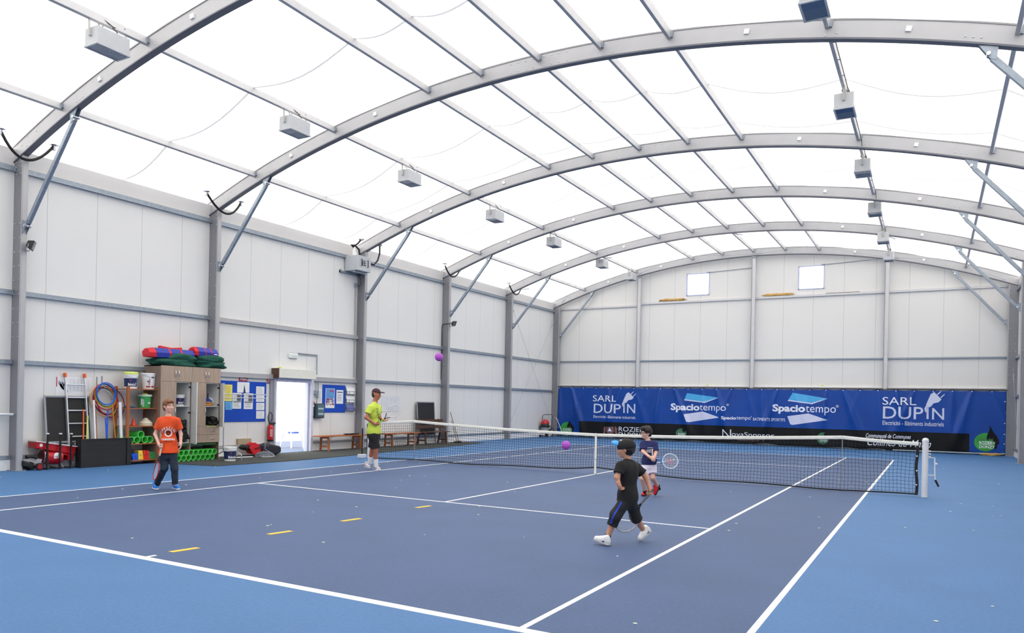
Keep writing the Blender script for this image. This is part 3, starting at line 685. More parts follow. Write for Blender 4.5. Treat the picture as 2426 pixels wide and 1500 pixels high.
p = thing('pole_stand', (-6.72, -.02, 0), 'black upright pole in a white block base, left of the net', 'pole')
MB().box((-6.80, -.11, 0), (-6.64, .09, .10)).build('base_block', mat_wht, p, bevel=.012); MB().cyl((-6.72, -.01, .09), (-6.72, -.01, .80), .019, 12).build('pole', mat_blk, p, smooth=True)
# ---- foam balls in the air
mpur = mat('purple_foam', (176, 84, 196), .75, bump=.3, bscale=120, var=.05)
tag(MB().sphere(aty(1341, 1055, -1.0), .097, 32).build('foam_ball', mpur, smooth=180), 'purple foam ball in the air just above the floor, before the net', 'ball', 'purple foam balls')
tag(MB().sphere(aty(1040, 846, -1.0), .100, 32).build('foam_ball', mpur, smooth=180), 'purple foam ball high in the air, above the net', 'ball', 'purple foam balls')
# ---- yellow marker strips, specks
for i, (a, b) in enumerate(((-11.50, -11.19), (-10.17, -9.84), (-8.89, -8.56), (-7.22, -6.91))):
    x = -.0 + .02 * i; mb = MB().prism([(x - .05, a, 0), (x + .02, a - .0, 0), (x + .06, b, 0), (x - .01, b + .0, 0)], (0, 0, .004))
    tag(mb.build('floor_marker_strip', mat('amber_rubber', (236, 190, 66), .6, var=.06)), 'flat yellow rubber strip on the court, %s the camera' % ('nearest' if i == 0 else ORD[i] + ' from'), 'marker', 'yellow strips on the court')
mb = MB(); rnd = random.Random(3)
for i in range(170):
    x = rnd.uniform(-9, 8.8); y = rnd.uniform(-15, 16) if rnd.random() < .5 else rnd.gauss(-1, 5); r = rnd.uniform(.008, .026); a = rnd.uniform(0, 3)
    if abs(y) > 16: continue
    mb.prism([(x + r * math.cos(a + t) * (1 if t % 2 else .5), y + r * math.sin(a + t), .001) for t in (0, 1.3, 2.6, 4.2, 5.3)], (0, 0, .004))
tag(mb.build('debris', mat('dry_leaf_scraps', (208, 214, 196), .8)), 'scattered pale leaf and paper scraps on the blue floor', 'debris', kind='stuff')
# ================================================================== fittings on the structure
t = thing('air_blower', (-9.17, 2.65, 5.63), 'grey box air blower with black hoses on the third left column', 'blower')
MB().box((-9.42, 2.33, 5.64), (-8.9, 2.99, 6.11)).build('casing', mat('grey_casing', (186, 190, 196), .5), t, bevel=.008)
MB().box((-9.45, 2.1, 5.56), (-9.38, 3.0, 5.62)).box((-9.1, 2.36, 5.58), (-9.04, 2.98, 5.63)).box((-9.45, 2.1, 5.56), (-9.40, 2.16, 5.66)).build('bracket', mat_galv, t)
mb = MB()
for yy, s in ((2.5, 1), (2.82, -1)):
    mb.tube([(-8.9, yy, 5.78), (-8.87, yy, 5.78), (-8.87, yy, 6.0), (-8.9, yy, 6.0)], .012, 6)
for z in (5.82, 5.89, 5.96): mb.tube([(-8.893, 2.57, z), (-8.893, 2.73, z)], .009, 6)
mb.tube([(-8.893, 2.57, 5.82), (-8.893, 2.57, 5.96)], .009, 6); mb.tube([(-8.893, 2.66, 5.82), (-8.893, 2.66, 5.96)], .009, 6)
mb.build('grille_symbol', mat_blk, t)
mb = MB().tube([(-9.0, 2.55, 6.1), (-9.0, 2.5, 6.30), (-9.05, 2.35, 6.42), (-9.08, 2.2, 6.40), (-9.08, 2.3, 6.36), (-9.05, 2.5, 6.50), (-9.0, 2.6, 6.64)], .028, 10); mb.tube([(-8.95, 2.99, 5.95), (-8.95, 3.2, 5.93), (-8.95, 3.4, 6.1), (-8.95, 3.5, 6.35), (-8.95, 3.5, 6.62)], .028, 10)
mb.build('hose', mat_blk, t, smooth=True)
mb = MB()
for q in ((-9.0, 2.6, 6.64), (-8.95, 3.5, 6.62)): mb.lathe([(.04, -.04), (.10, 0), (.10, .012)], q, n=18)
mb.build('inlet_flange', mat_chrome, t, smooth=True)
MB().lathe([(.09, 0), (.09, .13), (.075, .2), (.03, .26), (.02, .3)], (-9.15, 2.5, 6.11), n=18).build('filter_bottle', mat_whp, t, smooth=True)
MB().tube([(-9.38, 2.92, 5.6), (-9.3, 2.96, 5.5), (-9.25, 2.97, 5.3), (-9.38, 2.96, 5.22)], .008, 6).build('cable', mat_blk, t, smooth=True)
t2 = thing('conduit', (-9.42, 2.92, 0), 'thin grey vertical conduit beside the third left column below the blower', 'conduit')
MB().tube([(-9.41, 2.9, 2.3), (-9.41, 2.9, 5.25)], .018, 8).build('pipe', mat_alul, t2, smooth=True); MB().box((-9.44, 2.84, 5.2), (-9.38, 2.93, 5.32)).build('junction_box', mat_galv, t2)
def flood(P_, yaw, label):
    t = thing('floodlight', P_, label, 'lamp', 'black floodlights on columns'); x, y, z = P_
    mb = MB(); d = Vector((math.cos(yaw), math.sin(yaw), -.35)).normalized(); s = d.cross(Vector((0, 0, 1))).normalized(); u = s.cross(d)
    c = Vector(P_) + d * .04
    fr = [c + d * .07 + s * a * .13 + u * b * .10 for a, b in ((-1, -1), (1, -1), (1, 1), (-1, 1))]; bk = [c - d * .05 + s * a * .08 + u * b * .06 for a, b in ((-1, -1), (1, -1), (1, 1), (-1, 1))]
    mb.add(fr + bk, [(0, 1, 2, 3), (7, 6, 5, 4), (0, 4, 5, 1), (1, 5, 6, 2), (2, 6, 7, 3), (3, 7, 4, 0)]); mb.build('housing', mat_dark, t, bevel=.01)
    mb = MB(); mb.obox(c + d * .073, s * .11, u * .08, d * .003); mb.build('lens', mat('dark_lens', (50, 54, 60), .15), t)
    mb = MB(); mb.tube([c - s * .13, c - s * .13 - u * .13, c + s * .13 - u * .13, c + s * .13], .008, 6); mb.build('stirrup', mat_galv, t)
flood(atx(66, 578, -9.02), .9, 'black floodlight on the nearest left column below its brace')
flood(atx(1072, 765, -9.02), .9, 'small black floodlight on an arm, fourth left column')
t = thing('floodlight_cable', (-9.2, 8.1, 4.3), 'thin grey cable running down the fourth left column from the floodlight', 'cable')
MB().tube([(-9.05, 8.15, 4.55), (-9.13, 8.095, 4.52), (-9.40, 8.09, 4.50), (-9.42, 8.07, 4.4), (-9.42, 8.07, 2.4)], .012, 6).build('cord', mat_dark, t, smooth=True)
mtan = mat('tan_burlap', (200, 160, 96), .9, var=.2, scale=12, bump=.6)
def lump(name, m_, c, size, seed=0, amp=.12, parent=None, fold=6, n=40):
    r_ = random.Random(seed); ph = [(r_.uniform(-fold, fold), r_.uniform(-fold, fold), r_.uniform(-fold, fold), r_.uniform(0, 6.3)) for _ in range(7)]
    vs = []; fs = []; k = n // 2
    for i in range(k + 1):
        a = math.pi * i / k
        for j in range(n):
            b = 2 * math.pi * j / n; d = Vector((math.sin(a) * math.cos(b), math.sin(a) * math.sin(b), math.cos(a)))
            q = Vector([math.copysign(abs(v) ** .6, v) for v in d]); w_ = 1 + amp * sum(math.sin(p[0] * q.x + p[1] * q.y + p[2] * q.z + p[3]) for p in ph) / 2.6
            v = Vector((q.x * size[0] * w_, q.y * size[1] * w_, max(q.z * w_, -.92) * size[2])); vs.append(Vector(c) + v)
    for i in range(k):
        for j in range(n): fs.append((i * n + j, (i + 1) * n + j, (i + 1) * n + (j + 1) % n, i * n + (j + 1) % n))
    return MB().add(vs, fs).build(name, m_, parent, smooth=180)
for i, (x0, x1, w_) in enumerate(((-4.22, -3.17, 'left'), (.29, 1.31, 'right'))):
    tag(lump('folded_sack', mtan, ((x0 + x1) / 2, YE - .035, 6.40), ((x1 - x0) / 2, .04, .05), 5 + i, .22, fold=9), 'folded tan sack lying on the upper rail under the %s window' % w_, 'sack', 'folded sacks on the upper rail')
tag(MB().tube([(2.66, YE - .04, 6.352), (3.9, YE - .04, 6.352)], .011, 6).build('wooden_rod', mat_dwood), 'thin reddish rod lying on the upper rail right of the right window', 'rod')
mtb = mat('tennis_ball_felt', (206, 226, 70), .9, bump=.3)
for px, w_ in ((1676, 'left'), (1948, 'right')):
    q = aty(px, 917, YE - .045); tag(MB().sphere((q.x, YE - .045, 2.553), .033, 16).build('tennis_ball', mtb, smooth=180), 'yellow tennis ball on the thin rail above the banner, the %s one' % w_, 'ball', 'tennis balls above the banner')
# ================================================================== along the left wall
# ---- coir mats
for P_, lb in (([(-9.39, -4.75), (-8.7, -4.86), (-7.33, -4.5), (-7.2, -2.07), (-7.38, .3), (-7.45, .86), (-9.39, .80)], 'dark grey doormat lying before the cupboards and the open door'),
               ([(-9.39, .84), (-7.45, .88), (-7.72, 3.5), (-7.78, 5.2), (-8.3, 9.5), (-9.39, 9.6)], 'dark grey doormat lying under the benches and the first part of the net')):
    tag(MB().prism([(x, y, .001) for x, y in P_], (0, 0, .012)).build('doormat', mat_mat), lb, 'mat', 'dark mats along the left wall')
# ---- wall papers helper: flat rectangle on the left wall
def sheet(y0, y1, z0, z1, m_, label, name='paper_sheet', cat='paper', X_=XW + .004, group=None, parent=None, th=.004, tilt=0):
    mb = MB().box((X_, y0, z0), (X_ + th, y1, z1)); o = mb.build(name, m_, parent)
    if label: tag(o, label, cat, group)
    return o
def lines(o_y0, o_y1, z0, z1, n, m_, X_, parent, rag=.3, seed=1, name='print_lines', h=.35):
    r_ = random.Random(seed); mb = MB(); s = (z1 - z0) / n
    for i in range(n):
        w_ = (o_y1 - o_y0) * (1 - rag * r_.random()); z = z1 - s * (i + .7); mb.box((X_, o_y0, z), (X_ + .0015, o_y0 + w_, z + s * h))
    return mb.build(name, m_, parent)
# wall text on the left wall: reads along +y, up +z
def wtext(txt, y0, y1, z0, z1, X_, m_, parent, name='lettering', **k):
    return put_text(MB(), txt, (X_, y0, z0), (0, y1 - y0, 0), (0, 0, z1 - z0), **k).build(name, m_, parent)
# calendar
c_ = sheet(-7.04, -6.24, 1.53, 1.94, mat_paper, 'white wall calendar with a grid and grey photograph behind the ladder', 'wall_calendar', 'calendar')
MB().box((XW + .009, -7.03, 1.72), (XW + .011, -7.01, 1.93)).build('red_strip', mat_red, c_)
mb = MB()
for i in range(5): mb.prism([(XW + .009, -6.99 + .03 * i, 1.80 - .04 * (i % 3)), (XW + .009, -6.90 + .03 * i, 1.67 - .02 * i), (XW + .009, -6.88 + .03 * i, 1.70 - .02 * i), (XW + .009, -6.97 + .03 * i, 1.86 - .03 * (i % 2))], (.002, 0, 0))
mb.build('calendar_picture', mat_gink, c_)
mb = MB()
for i in range(7): mb.box((XW + .009, -6.72, 1.64 + .04 * i), (XW + .0105, -6.28, 1.643 + .04 * i))
for i in range(6): mb.box((XW + .009, -6.72 + .088 * i, 1.63), (XW + .0105, -6.717 + .088 * i, 1.9))
mb.build('grid_lines', mat_gink, c_)
# blackboards on legs
mbb = mat('blackboard_slate', (20, 20, 22), .6, var=.25, scale=2); mbf = mat('blackboard_frame', (150, 154, 164), .4, .4)
def board(name, X_, y0, y1, z0, z1, zleg, label, lean=.10):
    t = thing(name, (X_, (y0 + y1) / 2, 0), label, 'blackboard', 'blackboards leaning on the left wall')
    def P_(y, z, d=0): return Vector((X_ + d + .02 - lean * (z - z0) / (z1 - z0), y, z))
    MB().prism([P_(y0, z0), P_(y1, z0), P_(y1, z1), P_(y0, z1)], (.012, 0, 0)).build('slate_panel', mbb, t)
    mb = MB(); f = .035
    for a, b in (((y0, z0), (y1, z0)), ((y0, z1), (y1, z1)), ((y0, z0), (y0, z1)), ((y1, z0), (y1, z1))): mb.bar(P_(a[0], a[1], .008), P_(b[0], b[1], .008), f, .03, up=(1, 0, 0))
    mb.build('frame', mbf, t)
    if zleg is not None and z0 > .05:
        for y in (y0 + .01, y1 - .01): MB().bar(P_(y, z0, .008), (X_ + .06, y, 0), .03, .03, up=(0, 1, 0)).build('leg', mbf, t)
    return t
board('blackboard', -9.27, -7.33, -6.33, .55, 1.51, 0, 'large black board in a grey frame standing behind the ladder', .12)
q = atx(988, 953, -9.35); q2 = atx(1027, 1003, -9.35)
board('blackboard', -9.30, q.y, q2.y, .35, q.z, 0, 'smaller black board in a grey frame standing behind the dark brown bench', .08)
# ladder
t = thing('ladder', (-9.1, -6.65, 0), 'aluminium ladder with orange end caps leaning on the wall', 'ladder')
def lad(y, s): return Vector((-9.13 - .25 * s, y, 2.02 * s))
mal = mat('bright_aluminium', (205, 207, 214), .3, .7)
for y in (-6.88, -6.43):
    MB().bar(lad(y, .005), lad(y, .97), .03, .06, up=(1, 0, 0)).build('stile', mal, t, bevel=.004); MB().bar(lad(y, .955), lad(y, 1.0), .042, .075, up=(1, 0, 0)).build('end_cap', mat_org, t, bevel=.006)
for i in range(7): z = .05 + .138 * i - .0; MB().tube([lad(-6.88, z), lad(-6.43, z)], .016, 8).build('rung', mal, t)
# hoops on two hook brackets
for px, top, bot, w_ in ((232.5, 893, 916, 'left'), (244.5, 891, 914, 'right')):
    a = atx(px, top, -9.40); b = atx(px, bot, -9.40)
    t = thing('wall_hook', a, 'flat grey metal hook on the wall above the hoops, the %s one' % w_, 'hook', 'hooks holding the hoops')
    MB().box((XW, a.y - .015, b.z), (XW + .01, a.y + .015, a.z)).build('plate', mat_galv, t); MB().box((XW, a.y - .015, b.z - .01), (XW + .28, a.y + .015, b.z)).box((XW + .27, a.y - .015, b.z), (XW + .28, a.y + .015, b.z + .05)).build('arm', mat_galv, t)
hc = {'blue': (40, 110, 215), 'red': (190, 24, 34), 'yellow': (235, 180, 40), 'green': (30, 110, 66), 'tan': (238, 176, 96), 'magenta': (176, 30, 84), 'teal': (24, 92, 110)}
for i, (cn, px, py, r, X_, la, tilt) in enumerate((('blue', 252, 933, .245, -9.14, 'thick light blue hoop, frontmost on the hooks', .25), ('blue', 251, 934, .228, -9.16, 'blue hoop just inside the frontmost one', .22), ('red', 250, 940, .29, -9.20, 'red hoop right behind the blue ones', .15),
        ('yellow', 250, 937, .27, -9.24, 'yellow hoop among those on the hooks', .10), ('green', 250, 937, .25, -9.27, 'dark green hoop among those on the hooks', .06), ('tan', 246, 951, .335, -9.31, 'large pale orange hoop, lowest on the left', .03), ('red', 251, 949, .31, -9.34, 'larger red hoop behind the yellow one', .0),
        ('magenta', 262, 953, .355, -9.37, 'large magenta hoop reaching behind the wooden shelf', .0), ('teal', 249, 951, .30, -9.39, 'dark teal hoop at the back of the bunch', 0))):
    c = atx(px, py, X_); pts = [(c.x + r * tilt * math.sin(a) - .0, c.y + r * math.cos(a + .25), c.z + r * 1.0 * math.sin(a)) for a in [2 * math.pi * k / 56 for k in range(56)]]
    tag(MB().tube(pts, .012, 8, closed=True).build('hoop', mat('hoop_' + cn, hc[cn], .3), smooth=True), la, 'hoop', 'coloured hoops on the wall')
# ---- black chest with poles
t = thing('storage_chest', (-9.15, -6.18, 0), 'long black wooden chest with poles standing in it', 'chest')
mck = mat('black_stained_boards', (24, 24, 26), .55, var=.2, scale=5, stretch=(1, .2, 4), bump=.3, bscale=30)
z1 = .60; mb = MB(); mb.box((-8.93, -6.77, 0), (-8.90, -5.60, z1)); mb.box((-9.09, -6.77, 0), (-8.93, -6.74, z1)); mb.box((-9.09, -5.63, 0), (-8.93, -5.60, z1)); mb.box((-9.11, -6.77, 0), (-9.08, -5.60, z1)); mb.box((-9.09, -6.75, .02), (-8.92, -5.62, .04)); mb.build('boards', mck, t)
MB().box((-8.90, -6.79, 0), (-8.885, -6.68, z1)).box((-8.90, -5.69, 0), (-8.885, -5.58, z1)).box((-8.93, -6.79, z1), (-8.885, -5.58, z1 + .015)).build('corner_trim', mck, t)
for top, bot, r, c_, lb, X_ in (((198, 970), (197.5, 1047), .016, 'orange_plastic', 'orange pole standing in the black chest', -9.0), ((208, 985), (205.5, 1047), .017, 'lime_plastic', 'pale yellow pole standing in the black chest', -9.0), ((222, 948), (226, 1047), .022, 'white_plastic', 'tall white pole standing in the black chest under the hoops', -9.0),
        ((226, 968), (229.5, 1047), .014, 'orange_pine', 'brown wooden pole standing in the black chest', -9.0), ((250, 991), (253, 1046), .016, 'blue_plastic', 'shorter blue pole standing in the black chest', -9.0), ((255.5, 972), (253.8, 1046), .016, 'blue_plastic', 'longer blue pole with a dark tip standing in the black chest', -9.0),
        ((266, 958), (274, 1046), .013, 'gold_plastic', 'ochre pole leaning in the black chest beside the shelf', -9.0), ((284.5, 953), (287.5, 1046), .036, 'white_plastic', 'thick white pipe standing in the black chest by the shelf', -9.0)):
    m_ = MATS.get(c_) or mat('gold_plastic', (190, 130, 30), .45)
    a = atx(*top, X_ - .06); b = atx(*bot, X_); d = b - a; b2 = a + d * ((a.z - .045) / (a.z - b.z)) if a.z > b.z else b
    b2.x = max(b2.x, -9.03); a.x = max(a.x, -9.10)
    tag(MB().cyl(a, b2, r, 14).build('pole', m_, smooth=True), lb, 'pole', 'poles in the black chest')
a = atx(181, 1030, -9.3); b = atx(205, 1046, -9.3)
t = tag(MB().prism([(-9.26, a.y - .07, z1 - .12), (-9.26, b.y, z1 - .12), (-9.33, b.y, a.z), (-9.33, a.y, a.z)], (.01, 0, 0)).build('picture_board', mat_paper), 'small white board with grey pictures propped behind the chest', 'picture')
MB().prism([(-9.26, a.y - .03, z1 - .05), (-9.26, b.y - .03, z1 - .05), (-9.315, b.y - .04, a.z - .02), (-9.315, a.y + .01, a.z - .02)], (.012, 0, 0)).build('grey_picture', mat_gink, t)
# ---- red ball machine on a black stand, red drum heater and black washer
P = lambda px, py, X_=-9.08: atx(px, py, X_)
t = thing('ball_machine', (-9.1, -7.25, 0), 'red tilted ball hopper machine on black posts beside the nearest column', 'machine')
a, b, c, d = P(85.5, 1046), P(182, 1059), P(175, 1078), P(86.5, 1062)
mb = MB(); dv = (-.30, 0, 0)
mb.prism([a, b, c, P(155, 1073), d], dv); mb.build('hopper', mat_red, t, bevel=.006)
MB().prism([P(85, 1044.5), P(183, 1057), P(183, 1059.5), P(85, 1047)], dv).prism([P(85, 1044.5, -9.06), P(183, 1057, -9.06), P(183, 1059, -9.06), P(85, 1046.5, -9.06)], (.02, 0, 0)).build('white_rim', mat_whp, t)
MB().prism([P(150, 1074), P(174, 1078), P(172, 1091), P(161, 1090), P(161, 1080), P(150, 1077)], (-.22, 0, 0)).build('outlet_chute', mat_red, t)
MB().lathe([(.035, 0), (.035, .004)], P(97.5, 1055, -9.078), (1, 0, 0), 18).build('white_emblem', mat_paper, t)
# black frame posts
t = thing('ball_cart_stand', (-9.05, -7.2, 0), 'black tubular stand of three posts with white caps before the red machine', 'stand')
pp = []
for px in (112, 142.5, 168):
    f = Vector((-9.02, P(px, 1075, -9.02).y, 0)); tz = P(px, 1029, -9.02).z; pp.append(f)
    MB().box((f.x - .015, f.y - .015, 0), (f.x + .015, f.y + .015, tz)).build('post', mat_blk, t); MB().box((f.x - .022, f.y - .022, tz), (f.x + .022, f.y + .022, tz + .025)).build('post_cap', mat_whp, t)
mb = MB(); mb.box((-9.03, pp[0].y, .015), (-9.01, pp[2].y, .035)); 
for f in pp: mb.box((-9.38, f.y - .012, .012), (-9.02, f.y + .012, .03))
mb.build('floor_frame', mat_blk, t)
t = thing('drum_heater', (-9.15, -7.25, 0), 'red cylindrical drum machine with a white round emblem under the hopper', 'heater')
a = P(98, 1082, -9.2); b = P(142, 1083.5, -9.2); ax = (b - a).normalized(); r = .145; L_ = (b - a).length
b2 = a + ax * L_
mb = MB(); mb.lathe([(r * .8, 0), (r, .0), (r * 1.04, .015), (r, .03), (r, L_ - .03), (r * 1.03, L_ - .015), (r * .9, L_), (r * .5, L_ + .01)], a, ax, 32); mb.build('drum', mat_red, t, smooth=40)
o1 = ax.orthogonal().normalized(); o2 = ax.cross(o1); MB().tube([a + (o1 * math.cos(q) + o2 * math.sin(q)) * r * 1.02 for q in [2 * math.pi * i / 32 for i in range(32)]], .010, 6, closed=True).build('chrome_ring', mat_chrome, t, smooth=True); MB().lathe([(r * .9, -.004), (r * .9, -.001)], a, ax, 28).build('open_end', mat('dark_red_enamel', (96, 14, 20), .5), t); MB().box((a.x - .0, a.y - .04, a.z - .02), (a.x + .03, a.y - .005, a.z + .07)).build('motor_block', mat_dark, t)
em = P(126, 1082, -9.2) + Vector((r * .98, 0, .01)); mb = MB(); n = 20
for i in range(n):
    pass
mb.grid(lambda u, v: (a.x + (r + .004) * math.cos((v - .5) * 1.1 * math.sqrt(max(0, 1 - (2 * u - 1) ** 2))), em.y - .075 + .15 * u, a.z + (r + .004) * math.sin((v - .5) * 1.1 * math.sqrt(max(0, 1 - (2 * u - 1) ** 2)))), 16, 12)
mb.build('white_emblem', mat_paper, t)
mb = MB(); put_text(mb, 'rapid', (a.x + r + .007, em.y - .055, a.z - .02), (0, .11, 0), (0, 0, .04), bold=.01); mb.build('lettering', mat_red, t); MB().bar((a.x + r + .003, em.y - .01, a.z - .06), (a.x + r + .003, em.y + .03, a.z + .06), .006, .004).build('emblem_slash', mat_ink, t)
mb = MB(); mb.bar(a + ax * .1 + Vector((.04, 0, -.12)), a + ax * .06 + Vector((.1, 0, -a.z + .0)), .03, .03); mb.bar(a + ax * .4 + Vector((.04, 0, -.12)), a + ax * .46 + Vector((.1, 0, -a.z)), .03, .03); mb.bar(a + ax * .4 + Vector((-.04, 0, -.12)), a + ax * .46 + Vector((-.1, 0, -a.z)), .03, .03); mb.build('leg', mat_alul, t)
t = thing('pressure_washer', (-9.1, -7.75, 0), 'black wheeled machine with red spoked wheels at the foot of the nearest column', 'machine')
a = P(56, 1096); b = P(88, 1100)
mb = MB(); mb.prism([P(55, 1091), P(84, 1101), P(86, 1110), P(76, 1112.5), P(68, 1108), P(54, 1104)], (-.28, 0, 0)); mb.build('body', mat_dark, t, bevel=.02)
mb = MB(); mb.prism([P(57, 1088), P(70, 1091), P(84, 1094), P(90, 1087), P(100, 1088), P(97, 1098), P(86, 1098.5), P(68, 1092), P(57, 1091)], (-.03, 0, 0)); mb.build('silver_bracket', mat_alul, t)
mb = MB().tube([P(62, 1083, -9.15), P(75, 1081, -9.15), P(90, 1086, -9.15)], [.04, .03, .03], 12); mb.build('motor_tube', mat_dark, t, smooth=True)
for X_ in (-9.0, -9.34):
    w_ = P(92, 1107, -9.02); c = Vector((X_, w_.y, .075))
    MB().lathe([(.076, -.02), (.076, .02), (.05, .024), (.05, -.02)], c, (1, 0, 0), 24).build('tyre', mat_blk, t, smooth=True)
    mb = MB().lathe([(.052, -.015), (.052, .026)], c, (1, 0, 0), 24); mb.build('red_rim', mat_red, t, smooth=40)
    mb = MB()
    for i in range(5): an = 2 * math.pi * i / 5; mb.prism([c + Vector((.028, math.cos(an + s) * rr, math.sin(an + s) * rr)) for s, rr in ((-.08, .012), (-.25, .045), (.25, .045), (.08, .012))], (.002, 0, 0))
    mb.build('spoke_gap', mat_blk, t)
# ---- wooden shelf
SX0, SX1 = -9.38, -8.90; SY0, SY1 = -5.96, -5.0
SYR = P(375, 1000, -8.9).y; SYL = P(303.5, 1000, -8.9).y
SHZ = [1.72, 1.285, .875, .475, .10]
t = thing('wooden_shelf', ((SX0 + SX1) / 2, (SYL + SYR) / 2, 0), 'orange pine rack with five shelves between the black chest and the cupboards', 'shelf')
for X_ in (SX0 + .02, SX1 - .02):
    for y in (SYL, SYR): MB().box((X_ - .02, y - .035, 0), (X_ + .02, y + .035, 1.77)).build('upright', mat_wood, t, bevel=.004)
for z in SHZ: MB().box((SX0, SYL - .03, z - .022), (SX1 - .01, SYR + .03, z)).build('board', mat_wood, t)
def bucket(c, r, h, m_body, label, group='plastic buckets', band=None, lid=None, text=None, tm=None, handle=True, balls=0):
    t = thing('bucket', c, label, 'bucket', group); x, y, z = c; N = 28
    MB().lathe([(r * .86, 0), (r * .88, .01), (r, h * .9), (r * 1.05, h * .9), (r * 1.05, h), (r * .96, h), (r * .93, h * .93), (r * .8, .02)], c, n=N).build('pail', m_body, t, smooth=35)
    if band:
        mb = MB(); k = 40
        f = lambda z_: r * (.88 + .12 * z_ / (h * .9)) + .0015
        mb.grid(lambda u, v: (x + f(h * (.14 + .56 * v)) * math.cos(2 * math.pi * u), y + f(h * (.14 + .56 * v)) * math.sin(2 * math.pi * u), z + h * (.14 + .56 * v)), k, 3); mb.build('label_band', band, t, smooth=180)
        mb = MB(); mb.grid(lambda u, v: (x + (f(h * .42) + .004) * math.cos(.40 + .035 * u), y + (f(h * .42) + .004) * math.sin(.40 + .035 * u), z + h * (.16 + .5 * v)), 1, 2); mb.build('label_stripe', mat_paper, t)
        mb = MB(); cc = Vector((x, y, z)); 
        mb.grid(lambda u, v: (x + (f(h * .5) + .004) * math.cos(-.62 + .11 / r * .1 * 2.4 * (u - .5) * math.sqrt(max(0, 1 - (2 * v - 1) ** 2))), y + (f(h * .5) + .004) * math.sin(-.62 + .11 / r * .1 * 2.4 * (u - .5) * math.sqrt(max(0, 1 - (2 * v - 1) ** 2))), z + h * (.48 + .16 * v)), 6, 8); mb.build('round_emblem', mat_red, t)
    if text:
        V, F = glyphs(text, bold=.03, shear=.1); mb = MB(); f2 = lambda z_: r * (.88 + .12 * z_ / (h * .9)) + .005
        a0, aw = -1.05, 1.35; V2 = []
        for a, b in V: zz = h * (.20 + .18 * b); an = a0 + aw * a; V2.append((x + f2(zz) * math.cos(an), y + f2(zz) * math.sin(an), z + zz))
        mb.add(V2, F).build('lettering', tm or mat_paper, t)
    if lid: MB().lathe([(r * 1.06, 0), (r * 1.07, .03), (r * 1.02, .04), (r * .9, .055), (r * .3, .06)], (x, y, z + h - .01), n=N).build('lid', lid, t, smooth=30)
    if handle:
        pts = [(x + r * .55 * math.sin(q * math.pi) + .01, y + r * 1.07 * math.cos(q * math.pi), z + h * .86 - r * .35 * math.sin(q * math.pi)) for q in [i / 12 for i in range(13)]]
        MB().tube([(px_ + .06, py_, pz_ + .01) if 0 < i < 12 else (px_, py_, pz_) for i, (px_, py_, pz_) in enumerate(pts)], .004, 6).build('handle', mat_galv, t)
    return t
XS = -9.12
a = P(310, 900, XS); bucket((XS, a.y, SHZ[0]), .150, .335, mat_whp, 'white and navy bucket with lime lid standing on top of the rack', band=mat_navy, lid=mat_lime, text='BaboLaT')
a = P(351.5, 900, XS); b_ = bucket((XS, a.y, SHZ[0]), .155, .375, mat_whp, 'tall white bucket with dark red print on top of the rack', handle=True)
mdr = mat('dark_red_print', (150, 30, 44), .5)
def curved(t, cx, cyy, r, a0, a1, z0, z1, m_, name):
    MB().grid(lambda u, v: (cx + r * math.cos(a0 + (a1 - a0) * u), cyy + r * math.sin(a0 + (a1 - a0) * u), z0 + (z1 - z0) * v), 8, 1).build(name, m_, t)
curved(b_, XS, a.y, .152, -.95, -.35, SHZ[0] + .045, SHZ[0] + .075, mdr, 'red_band'); curved(b_, XS, a.y, .152, -.2, .3, SHZ[0] + .045, SHZ[0] + .075, mdr, 'red_band')
curved(b_, XS, a.y, .155, -.75, -.6, SHZ[0] + .16, SHZ[0] + .2, mat_ink, 'dark_square'); curved(b_, XS, a.y, .157, -.15, .25, SHZ[0] + .26, SHZ[0] + .29, mat_ink, 'dark_square')
V, F = glyphs('Wilson', bold=.03); mb = MB(); mb.add([(XS + .158 * math.cos(-.38 - .22 * bb), a.y + .158 * math.sin(-.38 - .22 * bb), SHZ[0] + .09 + .15 * aa) for aa, bb in V], F); mb.build('lettering', mdr, b_)
a = P(343, 950, XS); mgb = mat('green_bucket_plastic', (60, 160, 84), .4)
b_ = bucket((XS, a.y, SHZ[1]), .145, .29, mgb, 'green bucket with white print holding tennis balls, second shelf of the rack', handle=False)
MB().lathe([(.158, 0), (.16, .03), (.15, .045), (.14, .045), (.135, 0)], (XS, a.y, SHZ[1] + .265), n=28).build('rim', mat('clear_rim', (196, 214, 204), .3), b_, smooth=True)
V, F = glyphs('DUNLOP', bold=.03); mb = MB(); mb.add([(XS + .142 * math.cos(-.72 - .3 * bb), a.y + .142 * math.sin(-.72 - .3 * bb), SHZ[1] + .03 + .17 * aa) for aa, bb in V], F); mb.build('lettering', mat_paper, b_)
curved(b_, XS, a.y, .141, -1.25, -1.05, SHZ[1] + .07, SHZ[1] + .22, mat_paper, 'white_panel'); curved(b_, XS, a.y, .146, -.15, .3, SHZ[1] + .10, SHZ[1] + .13, mat_paper, 'white_panel')
for i, (dy, dz, dx) in enumerate(((-.05, .31, .03), (.02, .315, -.03), (-.01, .31, .06))): tag(MB().sphere((XS + dx, a.y + dy, SHZ[1] + dz), .033, 14).build('tennis_ball', mtb, smooth=180), 'yellow tennis ball peeping out of the green bucket on the rack', 'ball', 'tennis balls in the green bucket')
a = P(296, 963, -9.0); b = P(322, 965, -9.0)
tag(lump('folded_strap', mat('dusty_blue_cloth', (70, 110, 140), .9), (-9.05, (a.y + b.y) / 2 + .03, SHZ[1] + .022), (.10, (b.y - a.y) / 2, .02), 3, .25, fold=8), 'flat dusty blue strap lying on the second shelf of the rack', 'strap')
a = P(316, 997, XS)
t = thing('marker_cone', (XS, a.y, SHZ[2]), 'small red cone on the middle shelf of the rack', 'cone')
